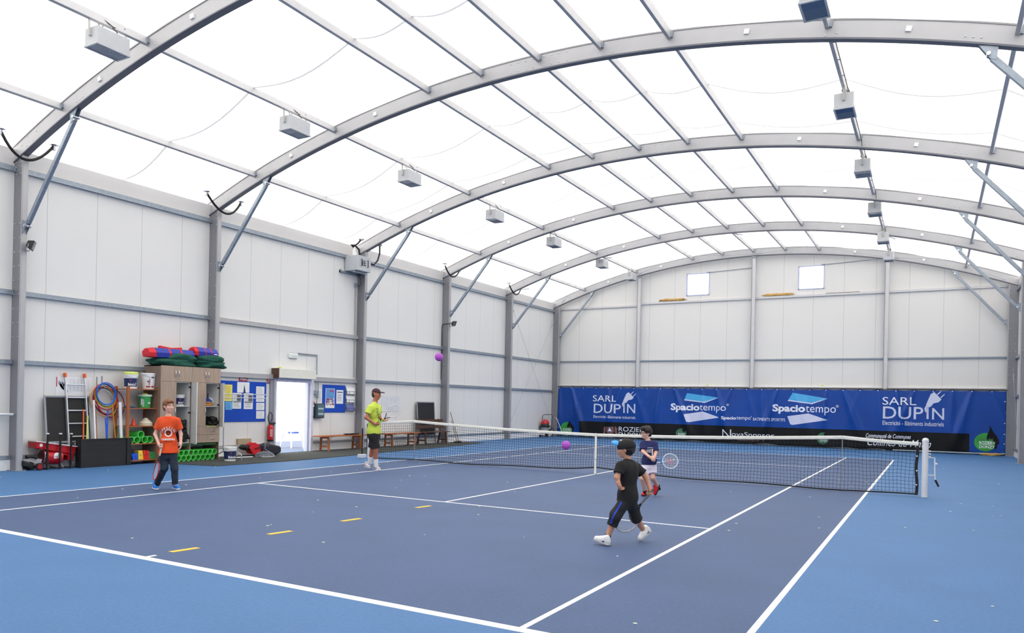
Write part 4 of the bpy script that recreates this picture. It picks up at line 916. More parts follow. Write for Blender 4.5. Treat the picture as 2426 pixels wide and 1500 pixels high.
MB().box((XS - .07, a.y - .07, SHZ[2]), (XS + .07, a.y + .07, SHZ[2] + .012)).build('base', mat_red, t, bevel=.004); MB().lathe([(.058, .01), (.05, .03), (.02, .16), (.016, .185), (.01, .186)], (XS, a.y, SHZ[2]), n=24).build('cone', mat('orange_red_plastic', (216, 52, 40), .4), t, smooth=40)
a = P(345, 997, XS); mcw = mat('cream_cone_plastic', (226, 218, 196), .5)
for i in range(3):
    z = SHZ[2] + .024 * i; t = thing('disc_cone', (XS, a.y, z), ['wide cream cone at the bottom of the stack, middle shelf of the rack', 'wide cream cone in the middle of the stack on the rack', 'wide cream cone topmost of the stack on the rack'][i], 'cone', 'stacked cream cones')
    MB().lathe([(.155, 0), (.157, .008), (.15, .016), (.035, .125), (.03, .13), (.022, .13), (.028, .122), (.146, .008), (.150, 0)], (XS, a.y, z), n=30).build('cone', mcw, t, smooth=40)
# green pipes
def pipe(c, L_, label, grp, r=.072):
    t = thing('green_pipe', c, label, 'pipe', grp); x, y, z = c
    MB().lathe([(r, 0), (r, L_), (r - .006, L_), (r - .006, 0)], (x, y, z), (-1, 0, 0), 28, False).build('tube', mat_grn, t, smooth=40)
    MB().lathe([(r + .001, -.002), (r + .001, .004), (r - .008, .004), (r - .008, -.002)], (x, y, z), (-1, 0, 0), 28, False).build('cut_edge', mat('pale_green_edge', (120, 226, 120), .4), t, smooth=40)
    return t
XPF = -8.93; rp = .079
pys = [P(q, 1042, XPF).y for q in (310.7, 328, 348, 363.5)]
pys = [pys[0], pys[0] + .158, pys[0] + .36, pys[0] + .502]
for i, y in enumerate(pys): pipe((XPF, y, SHZ[3] + rp + .001), .40, 'short green pipe on the fourth shelf of the rack, %s of the lower row' % ['far left', 'second', 'third', 'far right'][i], 'green pipes on the rack', rp)
pipe((XPF, (pys[1] + pys[2]) / 2, SHZ[3] + rp + .001 + math.sqrt((2 * rp) ** 2 - ((pys[2] - pys[1]) / 2) ** 2)), .40, 'green pipe lying on top of the others on the rack', 'green pipes on the rack', rp)
# coloured corner markers on the bottom shelf
for i, (pxa, pxb, cn, m_) in enumerate(((312, 324, 'blue', mat_bpl), (325, 336, 'yellow', mat_yel), (337, 344, 'red', mat('marker_red', (216, 40, 30), .4)), (344.5, 351, 'red', MATS['marker_red'] if 'marker_red' in MATS else mat_red), (351, 361, 'green', mat_gpl), (361, 371, 'green', mat_gpl))):
    a = P(pxa, 1080, -8.98).y; b = P(pxb, 1080, -8.98).y; z = SHZ[4]; w_ = b - a
    t = thing('court_corner_marker', (-9.0, (a + b) / 2, z), '%s plastic wedge marker on the bottom shelf of the rack, %s from the left' % (cn, ORD[i]), 'marker', 'coloured wedge markers on the rack')
    mb = MB(); tz = [.16, .21, .21, .20, .17, .16][i]
    mb.prism([(-8.94, a + .005, z), (-8.94, b + .02, z), (-8.94, b - .01, z + tz), (-8.94, a + (.0 if cn != 'blue' else -.03), z + tz * (.98 if cn != 'blue' else .8))], (-.2, .02, 0)); mb.build('wedge', m_, t, bevel=.01)
    MB().lathe([(.012, 0), (.012, .002)], (-8.938, (a + b) / 2, z + tz * .5), (1, 0, 0), 10).build('hole', mat_ink, t)
# ---- cupboards
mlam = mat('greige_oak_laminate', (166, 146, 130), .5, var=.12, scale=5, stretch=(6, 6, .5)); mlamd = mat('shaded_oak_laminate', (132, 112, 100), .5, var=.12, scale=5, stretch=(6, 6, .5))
mint = mat('white_melamine', (222, 222, 220), .5)
CX0, CX1 = -9.42, -8.82; CA, CM, CB = -4.895, -4.012, -3.125; ZT, ZD, ZL, ZDr = 2.285, 1.915, .44, .83
def cupboard(y0, y1, label, drawers):
    t = thing('cupboard', ((CX0 + CX1) / 2, (y0 + y1) / 2, 0), label, 'cupboard', 'wood grain cupboards')
    b = MB(); T = .018
    b.box((CX0, y0, 0.0), (CX1, y0 + T, ZT)); b.box((CX0, y1 - T, 0), (CX1, y1, ZT)); b.box((CX0, y0, ZT - T), (CX1, y1, ZT)); b.build('side_panel', mlamd, t)
    mb = MB().box((CX0, y0 + T, ZL), (CX0 + .01, y1 - T, ZT - T)); mid = (y0 + y1) / 2
    mb.box((CX0, y0 + T, ZL), (CX1 - .02, y1 - T, ZL + T)); mb.box((CX0, y0 + T, ZD - .02), (CX1 - .02, y1 - T, ZD)); mb.box((CX0 + .01, y0 + T, ZL), (CX1 - .02, y0 + T + .004, ZD)); mb.box((CX0 + .01, y1 - T - .004, ZL), (CX1 - .02, y1 - T, ZD)); mb.box((CX0, mid - .009, ZL), (CX1 - .02, mid + .009, ZD)); mb.build('interior', mint, t)
    for z in ((1.34, .83) if drawers else (1.34,)): MB().box((CX0 + .01, y0 + T, z - .018), (CX1 - .03, y1 - T, z)).build('shelf_board', mint, t)
    def door(y0_, y1_, z0, z1, hx, name='door', open_=0, hinge=None, hz=None):
        if not open_:
            d = MB().box((CX1 + .001, y0_ + .003, z0 + .003), (CX1 + .019, y1_ - .003, z1 - .003)).build(name, mlam, t)
            if hx is not None:
                zc = hz if hz is not None else (z0 + z1) / 2
                if name == 'drawer': pts = [(CX1 + .02, hx - .06, zc), (CX1 + .045, hx - .05, zc), (CX1 + .045, hx + .05, zc), (CX1 + .02, hx + .06, zc)]
                else: pts = [(CX1 + .02, hx, zc - .075), (CX1 + .045, hx, zc - .06), (CX1 + .05, hx, zc), (CX1 + .045, hx, zc + .06), (CX1 + .02, hx, zc + .075)]
                MB().tube(pts, .009, 8).build('handle', mat_chrome, d, smooth=True)
        else:
            w_ = y1_ - y0_; an = open_; dx, dy = math.sin(an) * w_, math.cos(an) * w_   # swings round the hinge at y1_
            n_ = Vector((math.cos(an), -math.sin(an), 0)) * .018 * 0 + Vector((math.cos(an), math.sin(an), 0))
            H = Vector((CX1 + .002, y1_, 0)); E_ = H + Vector((dx, -dy, 0)); out = Vector((dy, dx, 0)).normalized() * .018
            d = MB().prism([H + Vector((0, 0, z0)), E_ + Vector((0, 0, z0)), E_ + Vector((0, 0, z1)), H + Vector((0, 0, z1))], out).build(name, mint, t)
            for zz in (z0 + .12, (z0 + z1) / 2, z1 - .12): MB().box((CX1 - .06, y1_ - .03, zz - .02), (CX1 + .01, y1_ - .018, zz + .02)).build('hinge', mat_dark, d)
            return d
    door(y0, mid, ZD, ZT, mid - .045); door(mid, y1, ZD, ZT, mid + .045)
    MB().lathe([(.01, 0), (.01, .003)], (CX1 + .02, mid + .04, ZD + .05), (1, 0, 0), 10).build('keyhole', mat_ink, t)
    zl = ZDr if drawers else ZL
    door(y0, mid, zl, ZD, mid - .04, hz=1.2)
    door(mid, y1, zl, ZD, None, open_=math.radians(67 if not drawers else 60))
    if drawers:
        hh = (ZDr - ZL) / 2
        for i in range(2): door(y0, y1, ZL + hh * i, ZL + hh * (i + 1), y1 - .22, name='drawer')
    return t
cupboard(CA, CM, 'wood grain cupboard next to the pine rack, its right door open', False)
cupboard(CM, CB, 'wood grain cupboard with two drawers, right of the other one', True)
MB_ = MB().box((CX0 + .03, CA + .05, .375), (CX1 - .04, CB - .05, .432))
tag(MB_.build('support_board', mat('dark_green_board', (58, 96, 66), .7)), 'dark green board under the cupboards, above the stacked green pipes', 'board')
# cupboard contents
a = P(426, 940, -9.0); bucket((-9.0, a.y, 1.341), .112, .27, mat_whp, 'white and navy bucket standing inside the left cupboard', band=mat_navy, lid=None, text='BaboLaT', handle=False)
tag(lump('dark_bag', mat_dark, (-9.02, P(428, 1030, -9.0).y, .62), (.2, .12, .15), 8, .2), 'black bag lying low inside the left cupboard', 'bag')
tag(lump('dark_case', mat_blk, (-9.0, P(428, 1000, -9.0).y, .90), (.14, .09, .12), 9, .2), 'black case heaped on the bag in the left cupboard', 'bag')
tag(MB().sphere((-9.12, P(497, 940, -9.12).y, 1.452), .11, 24).build('white_ball', mat_whp, smooth=180), 'white ball on the upper shelf of the right cupboard', 'ball')
ccs = [(200, 120, 60), (216, 176, 120), (214, 168, 60), (190, 96, 110), (236, 190, 60), (30, 70, 170)]
for i, c_ in enumerate(ccs):
    z = 1.341 + .022 * i; t = thing('disc_cone', (-9.02, -3.33, z), '%s cone in the stack on the upper shelf of the right cupboard' % ['brown, lowest', 'beige, second lowest', 'ochre, third lowest', 'pink, third highest', 'yellow, second highest', 'blue, topmost'][i], 'cone', 'coloured cones in the cupboard')
    MB().lathe([(.115, 0), (.116, .012), (.03, .08), (.02, .085), (.015, .08), (.11, .006)], (-9.02, -3.33, z), n=26).build('cone', mat('cone_%d' % i, c_, .5), t, smooth=40)
tag(MB().cyl((-9.02, -3.33, 1.50), (-9.02, -3.33, 1.66), .014, 12).build('peg', mat_navy, smooth=True), 'dark blue peg standing on the cone stack in the right cupboard', 'peg')
tag(lump('helmet_bag', mat_blk, (-9.02, P(503, 998, -9.0).y, .955), (.18, .13, .12), 12, .18), 'black glossy bag on the lower shelf of the right cupboard', 'bag')
tag(lump('orange_bag', mat('rust_cloth', (150, 70, 30), .9), (-9.26, -3.45, 1.08), (.06, .1, .09), 13, .15), 'rust coloured cloth at the back of the right cupboard', 'cloth')
tag(MB().box((-8.9, -3.50, .835), (-8.85, -3.2, .85)).build('yellow_ruler', mat_lime), 'flat pale yellow bar at the edge of the right cupboard shelf', 'bar')
# pipes below
XB_ = -8.76; rp = .070; y0 = P(502.8, 1083, XB_).y; n = 0
for i in range(8): pipe((XB_, y0 - .1435 * i, rp + .015), .6, 'green pipe under the cupboards, lower row, %s from the right' % ORD[i], 'green pipes under the cupboards', rp)
for i in range(8): pipe((XB_, y0 + .0718 - .1435 * i, rp + .015 + .1243), .6, 'green pipe under the cupboards, upper row, %s from the right' % ORD[i], 'green pipes under the cupboards', rp)
# bags and green nets on top
mgn = mat('dark_green_netting', (24, 84, 70), .9, var=.3, scale=20, bump=.7)
mbg = mat('blue_nylon', (32, 52, 160), .5); mrg = mat('red_nylon', (206, 26, 44), .5)
def span(x0, x1, y0, y1, X_=-9.1): a = P(x0, y0, X_); b = P(x1, y1, X_); return (a.y + b.y) / 2, (b.y - a.y) / 2, (a.z + b.z) / 2, (a.z - b.z) / 2
zt = ZT + .001; hs = .10
for i, (x0, x1, lv, lb) in enumerate(((358, 457, 0, 'folded dark green net directly on the left cupboard'), (455, 526, 0, 'folded dark green net directly on the right cupboard'), (384, 455, 1, 'crumpled dark green net under the long sports bag'), (455, 519, 1, 'crumpled dark green net under the shorter sports bag'))):
    cy, hy, _, _ = span(x0, x1, 850, 860); tag(lump('folded_net', mgn, (-9.1, cy, zt + hs * .92 + lv * hs * 1.35), (.27, hy, hs), 20 + i, .07, fold=5, n=64), lb, 'net', 'green nets on the cupboards')
def sbag(x0, x1, zb0, label, tilt, X_=-9.05):
    a = P(x0, 838, X_); b = P(x1, 838, X_); L_ = b.y - a.y; t = thing('sports_bag', (X_, a.y, zb0), label, 'bag', 'red and blue sports bags')
    sec = [(.15, 0), (.17, .12), (.06, .23), (-.10, .24), (-.17, .14), (-.15, 0)]
    def ring(s, k=1): return [Vector((X_ + u * k, a.y + L_ * s + .02 * math.sin(v * 30), zb0 + v * k + tilt * s + (1 - k) * .08)) for u, v in sec]
    def seg(s0, s1, m_, nm, k0=1, k1=1, e=0):
        A = ring(s0, k0 + e); B = ring(s1, k1 + e); n = 6
        return MB().add(A + B, [tuple(range(5, -1, -1)), tuple(range(6, 12))] + [(i, (i + 1) % n, n + (i + 1) % n, n + i) for i in range(n)]).build(nm, m_, t, bevel=.012)
    seg(0, .14, mrg, 'red_end', .80, 1); seg(.14, 1, mbg, 'blue_body', 1, .9)
    for s in (.42, .68): seg(s, s + .045, mrg, 'red_strap', .97, .96, .025)
    V, F = [(0, 0), (1, 0), (1, 1), (0, 1)], [(0, 1, 2, 3)]; p0 = Vector((X_ + .172, a.y + L_ * .78, zb0 + .07 + tilt * .8)); mb = MB(); mb.add([p0 + Vector((-.04 * v, L_ * .14 * u, .035 * v)) for u, v in V], F); mb.build('lettering', mat_paper, t)
    return t
zb0 = zt + hs * 2.75
sbag(346, 453, zb0 - .10, 'long blue sports bag with red end, left one on the cupboards', .02)
sbag(454, 509, zb0 + .01, 'shorter blue and red sports bag, right one on the cupboards', -.02)
a = P(375, 828, -9.33); b = P(430, 828, -9.33)
tag(MB().prism([(-9.36, a.y, zb0 - .05), (-9.36, b.y, zb0 - .05), (-9.36, b.y - .03, zb0 + .21), (-9.36, (a.y + b.y) / 2, zb0 + .18), (-9.36, a.y, zb0 + .215)], (.10, 0, 0)).build('sports_bag', mrg, bevel=.02), 'red sports bag lying behind the long blue one', 'bag', 'red and blue sports bags')
# bucket on the floor
t = bucket((-8.17, -3.34, .014), .155, .345, mat_whp, 'white bucket with navy label standing on the mat by the pipes', band=mat_navy, text='Babola')
MB().tube([(-8.02, -3.22, .2), (-7.98, -3.18, .19), (-7.96, -3.16, .12), (-7.96, -3.16, .02)], .012, 8).build('handle_grip', mat_chrome, t, smooth=True)
# ---- first pinboard
t = thing('pinboard', (-9.43, -1.75, 1.45), 'large royal blue pinboard with posters left of the door', 'board', 'blue pinboards')
MB().box((XW, -2.66, .915), (XW + .02, -.93, 2.01)).build('felt', mat_blu, t)
XP_ = XW + .022
def pin(px0, px1, py0, py1, m_, label, name='paper_sheet', cat='paper', X_=XP_, grp=None, ink=None, n=8, seed=1):
    a = atx(px0, py0, X_); b = atx(px1, py1, X_); o = sheet(a.y, b.y, b.z, a.z, m_, label, name, cat, X_, grp)
    if ink: w_ = b.y - a.y; h = a.z - b.z; lines(a.y + w_ * .12, b.y - w_ * .1, b.z + h * .08, a.z - h * .08, n, ink, X_ + .004, o, seed=seed)
    return a, b, o
g_ = 'papers on the large pinboard'
pin(533, 549.5, 911, 950.5, mat('yellow_paper', (240, 226, 120), .7), 'tall yellow sheet on the large pinboard behind the cupboard door', grp=g_, ink=mat('olive_ink', (190, 170, 60), .7), n=14)
pin(534, 549.5, 951.5, 971, mat('cyan_paper', (110, 190, 226), .7), 'cyan sheet under the yellow one on the large pinboard', grp=g_, ink=mat_bpl, n=6)
a, b, o = pin(562, 590.5, 905, 931, mat_paper, 'blank white poster with a dark spire, top centre of the large pinboard', grp=g_)
MB().prism([(XP_ + .005, a.y + (b.y - a.y) * .50, b.z - .01), (XP_ + .005, a.y + (b.y - a.y) * .70, b.z - .01), (XP_ + .005, a.y + (b.y - a.y) * .57, a.z - .06)], (.002, 0, 0)).build('dark_spire', mat_navy, o)
for px0, px1, py, sd_, w_ in ((551, 571, 931, 3, 'left'), (578, 598.5, 932, 9, 'right')):
    a, b, o = pin(px0, px1, py, py + 37.5, mat_paper, 'black and white newspaper page on the large pinboard, the %s one' % w_, grp=g_, ink=mat_gink, n=16, seed=sd_)
    h = a.z - b.z; w2 = b.y - a.y
    MB().box((XP_ + .006, a.y + w2 * .5, a.z - h * .5), (XP_ + .008, b.y - w2 * .06, a.z - h * .12)).box((XP_ + .006, a.y + w2 * .06, a.z - h * .58), (XP_ + .008, b.y - w2 * .06, a.z - h * .53)).build('photo_block', mat('newsprint_grey', (96, 98, 104), .8), o)
for i, (y0_, y1_) in enumerate(((915.5, 934), (935.5, 952.5), (954.5, 972), (974, 992))):
    pin(607, 626, y0_, y1_, mat_paper, 'white sheet in the right column of the large pinboard, %s from the top' % ORD[i], grp=g_, ink=mat('pale_ink', (190, 194, 202), .7), n=7, seed=i)
a, b, o = pin(566, 586, 891, 904.5, mat_red, 'small red sign above the large pinboard', 'brand_sign', 'sign', XW + .004)
wtext('Wilson', a.y + .03, b.y - .03, b.z + .03, a.z - .03, XW + .011, mat_paper, o, bold=.03)
a, b, o = pin(632, 641.5, 893.5, 905, mat_red, 'small red and white extinguisher sign beside the door', 'safety_sign', 'sign', XW + .004)
MB().box((XW + .009, a.y + .04, b.z + .02), (XW + .011, a.y + .065, a.z - .02)).box((XW + .009, a.y + .09, b.z + .02), (XW + .011, b.y - .02, a.z - .05)).build('extinguisher_pictogram', mat_paper, o)
a2, b2, o2 = pin(632, 641, 906, 909.5, mat_ink, 'tiny dark sign under the red extinguisher sign', 'safety_sign', 'sign', XW + .004); wtext('2 6', a2.y + .02, b2.y - .03, b2.z + .01, a2.z - .01, XW + .011, mat_paper, o2)
a = atx(563, 1040, XW + .05); b = atx(594, 1052.5, XW + .05)
tag(MB().box((XW + .005, a.y, max(b.z, .302)), (XW + .07, b.y, a.z)).build('chipboard_block', mat('chipboard', (176, 160, 132), .9, var=.25, scale=60, bump=.4)), 'beige chipboard block on the bottom rail below the large pinboard', 'block')
# ---- garment rack
t = thing('garment_rack', (-8.9, -2.15, 0), 'bare silver garment rack with two bars standing before the large pinboard', 'rack')
X_ = -8.86; ya, yb_ = P(529.5, 1030, X_).y, P(629, 1000, X_).y; zf = .02
for y in (ya, yb_):
    MB().tube([(X_, y, .17), (X_, y, 1.56)], .012, 8).build('upright', mat_chrome, t, smooth=True)
    MB().tube([(X_ - .30, y - .02, zf + .0), (X_ - .27, y - .02, .07), (X_, y, .19), (X_ + .27, y + .02, .07), (X_ + .32, y + .02, zf)], .013, 8).build('foot', mat_chrome, t, smooth=True)
MB().tube([(X_, ya - .0, 1.56), (X_, yb_, 1.56)], .012, 8).build('lower_bar', mat_chrome, t, smooth=True); MB().tube([(X_ - .02, ya - .03, 1.655), (X_ - .02, yb_ + .08, 1.655)], .012, 8).build('upper_bar', mat_chrome, t, smooth=True)
MB().tube([(X_ - .02, ya, 1.56), (X_ - .02, ya, 1.65)], .008, 6).build('bar_link', mat_chrome, t)
# ---- extinguisher
t = thing('fire_extinguisher', (-9.28, -.84, .36), 'red fire extinguisher with looped black hose left of the doorway', 'extinguisher')
c = (-9.33, -.84, .36)
MB().lathe([(.078, 0), (.083, .01), (.083, .05)], c, n=28).build('base_ring', mat_blk, t, smooth=True)
MB().lathe([(.08, .045), (.082, .06), (.082, .38), (.07, .43), (.03, .46), (.025, .48)], c, n=28).build('cylinder', mat_red, t, smooth=40)
MB().box((-9.35, -.87, .83), (-9.30, -.81, .87)).box((-9.34, -.80, .85), (-9.31, -.66, .885)).box((-9.34, -.80, .81), (-9.31, -.70, .835)).build('valve_handle', mat_blk, t, bevel=.005)
mb = MB()
for i in range(6): mb.grid(lambda u, v: (c[0] + .0835 * math.cos(-.9 + .9 * u), c[1] + .0835 * math.sin(-.9 + .9 * u), .50 + .036 * i + .014 * v), 6, 1)
mb.build('instruction_label', mat_paper, t)
MB().tube([(-9.33, -.86, .85), (-9.32, -.93, .93), (-9.32, -.95, 1.05), (-9.32, -.90, 1.16), (-9.32, -.84, 1.17), (-9.32, -.79, 1.1), (-9.32, -.80, .97), (-9.33, -.84, .88)], .012, 8).build('hose', mat_blk, t, smooth=True)
# ---- bags on the mat and the ball tube net
a = P(600, 1064, -9.0)
t = thing('tote_bag', (-9.1, a.y, .014), 'red and black open tote bag on the mat under the pinboard', 'bag')
MB().prism([P(596, 1056, -8.95), P(607, 1050, -8.95), P(614, 1053, -8.95), P(620, 1069, -8.95), P(606, 1078, -8.95), P(600, 1077, -8.95), P(592, 1062, -8.95)], (-.3, .05, .02)).build('red_panel', mat_fred, t, bevel=.02)
MB().prism([P(582, 1060, -9.0), P(588, 1054, -9.0), P(597, 1055, -9.0), P(601, 1067, -9.0), P(592, 1068, -9.0), P(584, 1065, -9.0)], (-.28, 0, 0)).build('black_panel', mat_dark, t, bevel=.02)
MB().tube([P(604, 1064, -8.93), P(611, 1061, -8.93), P(617, 1060, -8.93)], .012, 6).build('black_strap', mat_blk, t)
MB().bar(P(586, 1054, -9.05), P(606, 1050, -8.95), .03, .03).build('handle', mat_fred, t)
a = P(645, 1066, -8.95); tag(MB().prism([P(628, 1057, -8.85), P(642, 1052, -8.85), P(664, 1057, -8.85), P(667, 1060, -8.85), P(667, 1072, -8.85), P(656, 1078, -8.85), P(630, 1077, -8.85), P(623, 1070, -8.85)], (-.33, .02, .02)).build('duffel_bag', mat('dark_navy_nylon', (28, 30, 46), .6, bump=.3), bevel=.04), 'dark navy duffel bag on the mat beside the doorway', 'bag')
a = P(622, 1077, -8.7); rr = .26; c = Vector((-8.62, a.y, .014))
t = thing('wire_ball_basket', c, 'low grey domed wire basket lying on the mat', 'basket')
mb = MB()
for i in range(10):
    an = math.pi * i / 10; mb.tube([c + Vector((rr * math.cos(an) * math.cos(q), rr * math.sin(an) * math.cos(q), .008 + .13 * math.sin(q))) for q in [math.pi * k / 14 for k in range(15)]], .003, 4, caps=False)
for k in range(1, 6):
    q = math.pi / 2 * k / 6; mb.tube([c + Vector((rr * math.cos(q) * math.cos(an), rr * math.cos(q) * math.sin(an), .008 + .13 * math.sin(q))) for an in [2 * math.pi * j / 24 for j in range(24)]], .003, 4, closed=True)
mb.build('wire_dome', mat_galv, t)
MB().tube([c + Vector((rr * math.cos(an), rr * math.sin(an), .010)) for an in [2 * math.pi * j / 32 for j in range(32)]], .009, 6, closed=True).build('rim', mat_chrome, t, smooth=True)
MB().lathe([(rr * .96, 0), (rr * .8, .07), (rr * .45, .11), (.02, .122)], c + Vector((0, 0, .008)), n=24).build('mesh_skin', mat('smoke_mesh', (112, 116, 124), .7, alpha=.55), t, smooth=True)
tag(MB().tube([P(553, 1084.5, -8.6), P(598, 1082.5, -8.6)], .014, 8).build('white_rod', mat_whp, smooth=True), 'white rod lying on the mat left of the wire basket', 'rod')
# ---- doorway
mj = mat('grey_door_jamb', (150, 150, 160), .45, .2)
struct('trim_6', MB().box((XW - .1, -.80, 0), (XW + .05, -.66, 2.26)), mj)
struct('trim_7', MB().box((XW - .1, -.66, 0), (XW + .10, -.60, 2.26)).box((XW - .1, .84, 0), (XW + .10, .93, 2.26)), mat('lilac_white_jamb', (206, 208, 224), .4))
t = thing('roller_door_box', (-9.28, .03, 2.14), 'cream roller box mounted over the doorway', 'box')
MB().box((-9.45, -.70, 2.15), (-9.16, .82, 2.42)).build('cover', mat('ivory_panel', (224, 224, 216), .5), t, bevel=.01); MB().box((-9.45, -.73, 2.14), (-9.18, -.70, 2.42)).build('wooden_end', mat_dwood, t)
a = atx(664, 869, -9.25); tag(MB().sphere((-9.25, a.y, 2.42 + .02), .045, 14, sc=(1, 1.4, .45)).build('flat_ball', mtb, smooth=180), 'flattened yellow ball on top of the roller box over the door', 'ball')
t = thing('strip_curtain_rail', (-9.33, .1, 2.05), 'pale perforated rail across the top of the doorway', 'rail')
MB().box((-9.36, -.60, 2.04), (-9.32, .80, 2.15)).build('rail', mat('lilac_rail', (196, 200, 226), .4), t)
for i in range(10): MB().lathe([(.012, 0), (.012, .006)], (-9.318, -.5 + .14 * i, 2.10), (1, 0, 0), 8).build('screw', mat_galv, t)
d_ = struct('door_1', MB().prism([(-9.52, .80, .02), (-10.06, 1.30, .02), (-10.06, 1.30, 2.06), (-9.52, .80, 2.06)], (.03, .03, 0)), mat('white_door_leaf', (230, 232, 244), .35))
struct('door_handle', MB().box((-9.93, 1.13, .98), (-9.88, 1.17, 1.18)), mat_whp, d_)
struct('door_frame', MB().box((-9.56, .775, -.02), (-9.44, .845, 2.13)), mat('lilac_rail', (196, 200, 226)), d_)
# chair outside
cpos = atz(690, 1061, -.02); t = thing('garden_chair', (cpos.x, cpos.y, 0), 'white plastic garden chair outside the open door', 'chair')
mwc = mat('white_garden_plastic', (238, 240, 246), .4); cx_, cy0 = cpos.x, cpos.y
def chp(u, v, z): return Vector((cx_ + u, cy0 + v, z - .02))
MB().prism([chp(-.22, -.22, .42), chp(.22, -.24, .44), chp(.22, .24, .44), chp(-.22, .22, .42)], (0, 0, .02)).build('seat', mwc, t, bevel=.008)
for u, v in ((-.2, -.2), (-.2, .2), (.22, -.22), (.22, .22)): MB().tube([chp(u, v, .43), chp(u * 1.2, v * 1.25, .0)], [.03, .022], 8).build('leg', mwc, t, smooth=True)
mb = MB()
for i in range(5): mb.bar(chp(-.20, -.18 + .09 * i, .44), chp(-.32, -.2 + .1 * i, .86), .045, .014, up=(0, 1, 0))
mb.bar(chp(-.32, -.24, .86), chp(-.32, .24, .86), .06, .02); mb.build('backrest', mwc, t)
for s in (-1, 1): MB().tube([chp(-.28, s * .24, .66), chp(.18, s * .27, .64), chp(.24, s * .25, .42)], .02, 8).build('armrest', mwc, t, smooth=True)
tag(lump('blue_cloth', mat_bpl, (cx_ + .1, cy0 - .02, .475), (.12, .18, .03), 4, .15), 'blue cloth lying on the garden chair outside', 'cloth')
# ---- emergency light, conduits, switchgear
t = thing('emergency_light', (-9.4, .1, 2.8), 'white emergency light box above the roller box', 'lamp')
a = atx(686, 836, XW + .06); b = atx(706, 849.5, XW + .06)
MB().box((XW, a.y, b.z), (XW + .07, b.y, a.z)).build('housing', mat_whp, t, bevel=.015); MB().box((XW + .07, a.y + .03, (a.z + b.z) / 2 - .03), (XW + .08, b.y - .03, (a.z + b.z) / 2 + .03)).build('lens', mat('milky_lens', (214, 226, 222), .2), t)
MB().box((XW + .02, a.y + .05, a.z), (XW + .05, b.y - .03, a.z + .012)).box((XW + .02, a.y + .05, b.z - .012), (XW + .05, b.y - .03, b.z)).build('clip', mat_galv, t)
a = atx(706, 837, XW + .03); b = atx(751.5, 841.5, XW + .03); c = atx(751.5, 880, XW + .03)
tag(MB().tube([a, b, (b.x, b.y, 2.3)], .014, 8).build('conduit', mat_galv, smooth=True), 'grey conduit running from the emergency light down to the rail', 'conduit', 'conduits by the door')
tag(MB().tube([a + Vector((0, 0, -.03)), b + Vector((0, -.04, -.03)), (b.x, b.y - .04, 2.9)], .008, 8).build('conduit', mat_galv, smooth=True), 'thinner grey conduit beside the one from the emergency light', 'conduit', 'conduits by the door')
for px in (749, 754.5): q = atx(px, 900, XW + .03); tag(MB().tube([(q.x, q.y, 2.1), (q.x, q.y, 1.6)], .011, 8).build('conduit', mat_galv, smooth=True), 'short vertical conduit right of the doorway, %s of two' % ('left' if px < 750 else 'right'), 'conduit', 'conduits by the door')
t = thing('switch_cabinet', (-9.4, 1.15, 1.2), 'dark grey fuse cabinet with a clear lid right of the doorway', 'cabinet')
mdg = mat('dark_teal_grey_plastic', (62, 76, 86), .35); a = atx(744, 956, -9.28); b = atx(770, 991, -9.28)
MB().box((XW, a.y + .13, b.z), (-9.30, b.y, a.z)).build('case', mdg, t, bevel=.02)
MB().box((-9.30, a.y + .18, b.z + .05), (-9.285, b.y - .04, a.z - .05)).build('clear_lid', mat('smoked_lid', (92, 118, 130), .1), t, bevel=.01)
mb = MB(); 
for z in (.18, .34): mb.box((-9.284, a.y + .2, a.z - z), (-9.28, b.y - .07, a.z - z + .05))
mb.build('breaker_row', mat('pale_grey_breakers', (176, 196, 204), .4), t)
mb = MB()
for i, z in enumerate((.02, .14, .26)): mb.box((XW, a.y - .01, a.z - z - .11), (-9.36, a.y + .115, a.z - z))
mb.build('socket_stack', mdg, t, bevel=.01); MB().box((-9.36, a.y + .03, a.z - .10), (-9.352, a.y + .09, a.z - .05)).build('socket_face', mat_paper, t)
MB().cyl((-9.42, a.y - .02, a.z + .035), (-9.42, a.y + .14, a.z + .035), .03, 12).build('red_button', mat_red, t)
t = thing('door_control', (-9.4, 1.0, 1.75), 'small grey control box with cables above the fuse cabinet', 'box')
a = atx(742, 925, -9.38); b = atx(752, 934, -9.38); MB().box((XW, a.y, b.z), (-9.37, b.y, a.z)).build('case', mat_galv, t, bevel=.006)
MB().tube([(XW + .03, b.y - .02, b.z), (XW + .04, b.y + .03, b.z - .15), (XW + .03, b.y - .03, b.z - .4), (XW + .03, b.y - .06, 1.46)], .007, 6).build('cable', mat_ink, t)
pin(752, 762.5, 923, 955, mat_paper, 'white leaflets hanging between the control box and the small pinboard', 'leaflet', 'paper', XW + .01, ink=mat_gink, n=9, seed=5)
tag(MB().box((XW, 1.02, .32), (XW + .02, 1.3, 1.0)).build('cover_plate', mat_whp), 'tall pale cover plate on the wall under the fuse cabinet', 'plate')
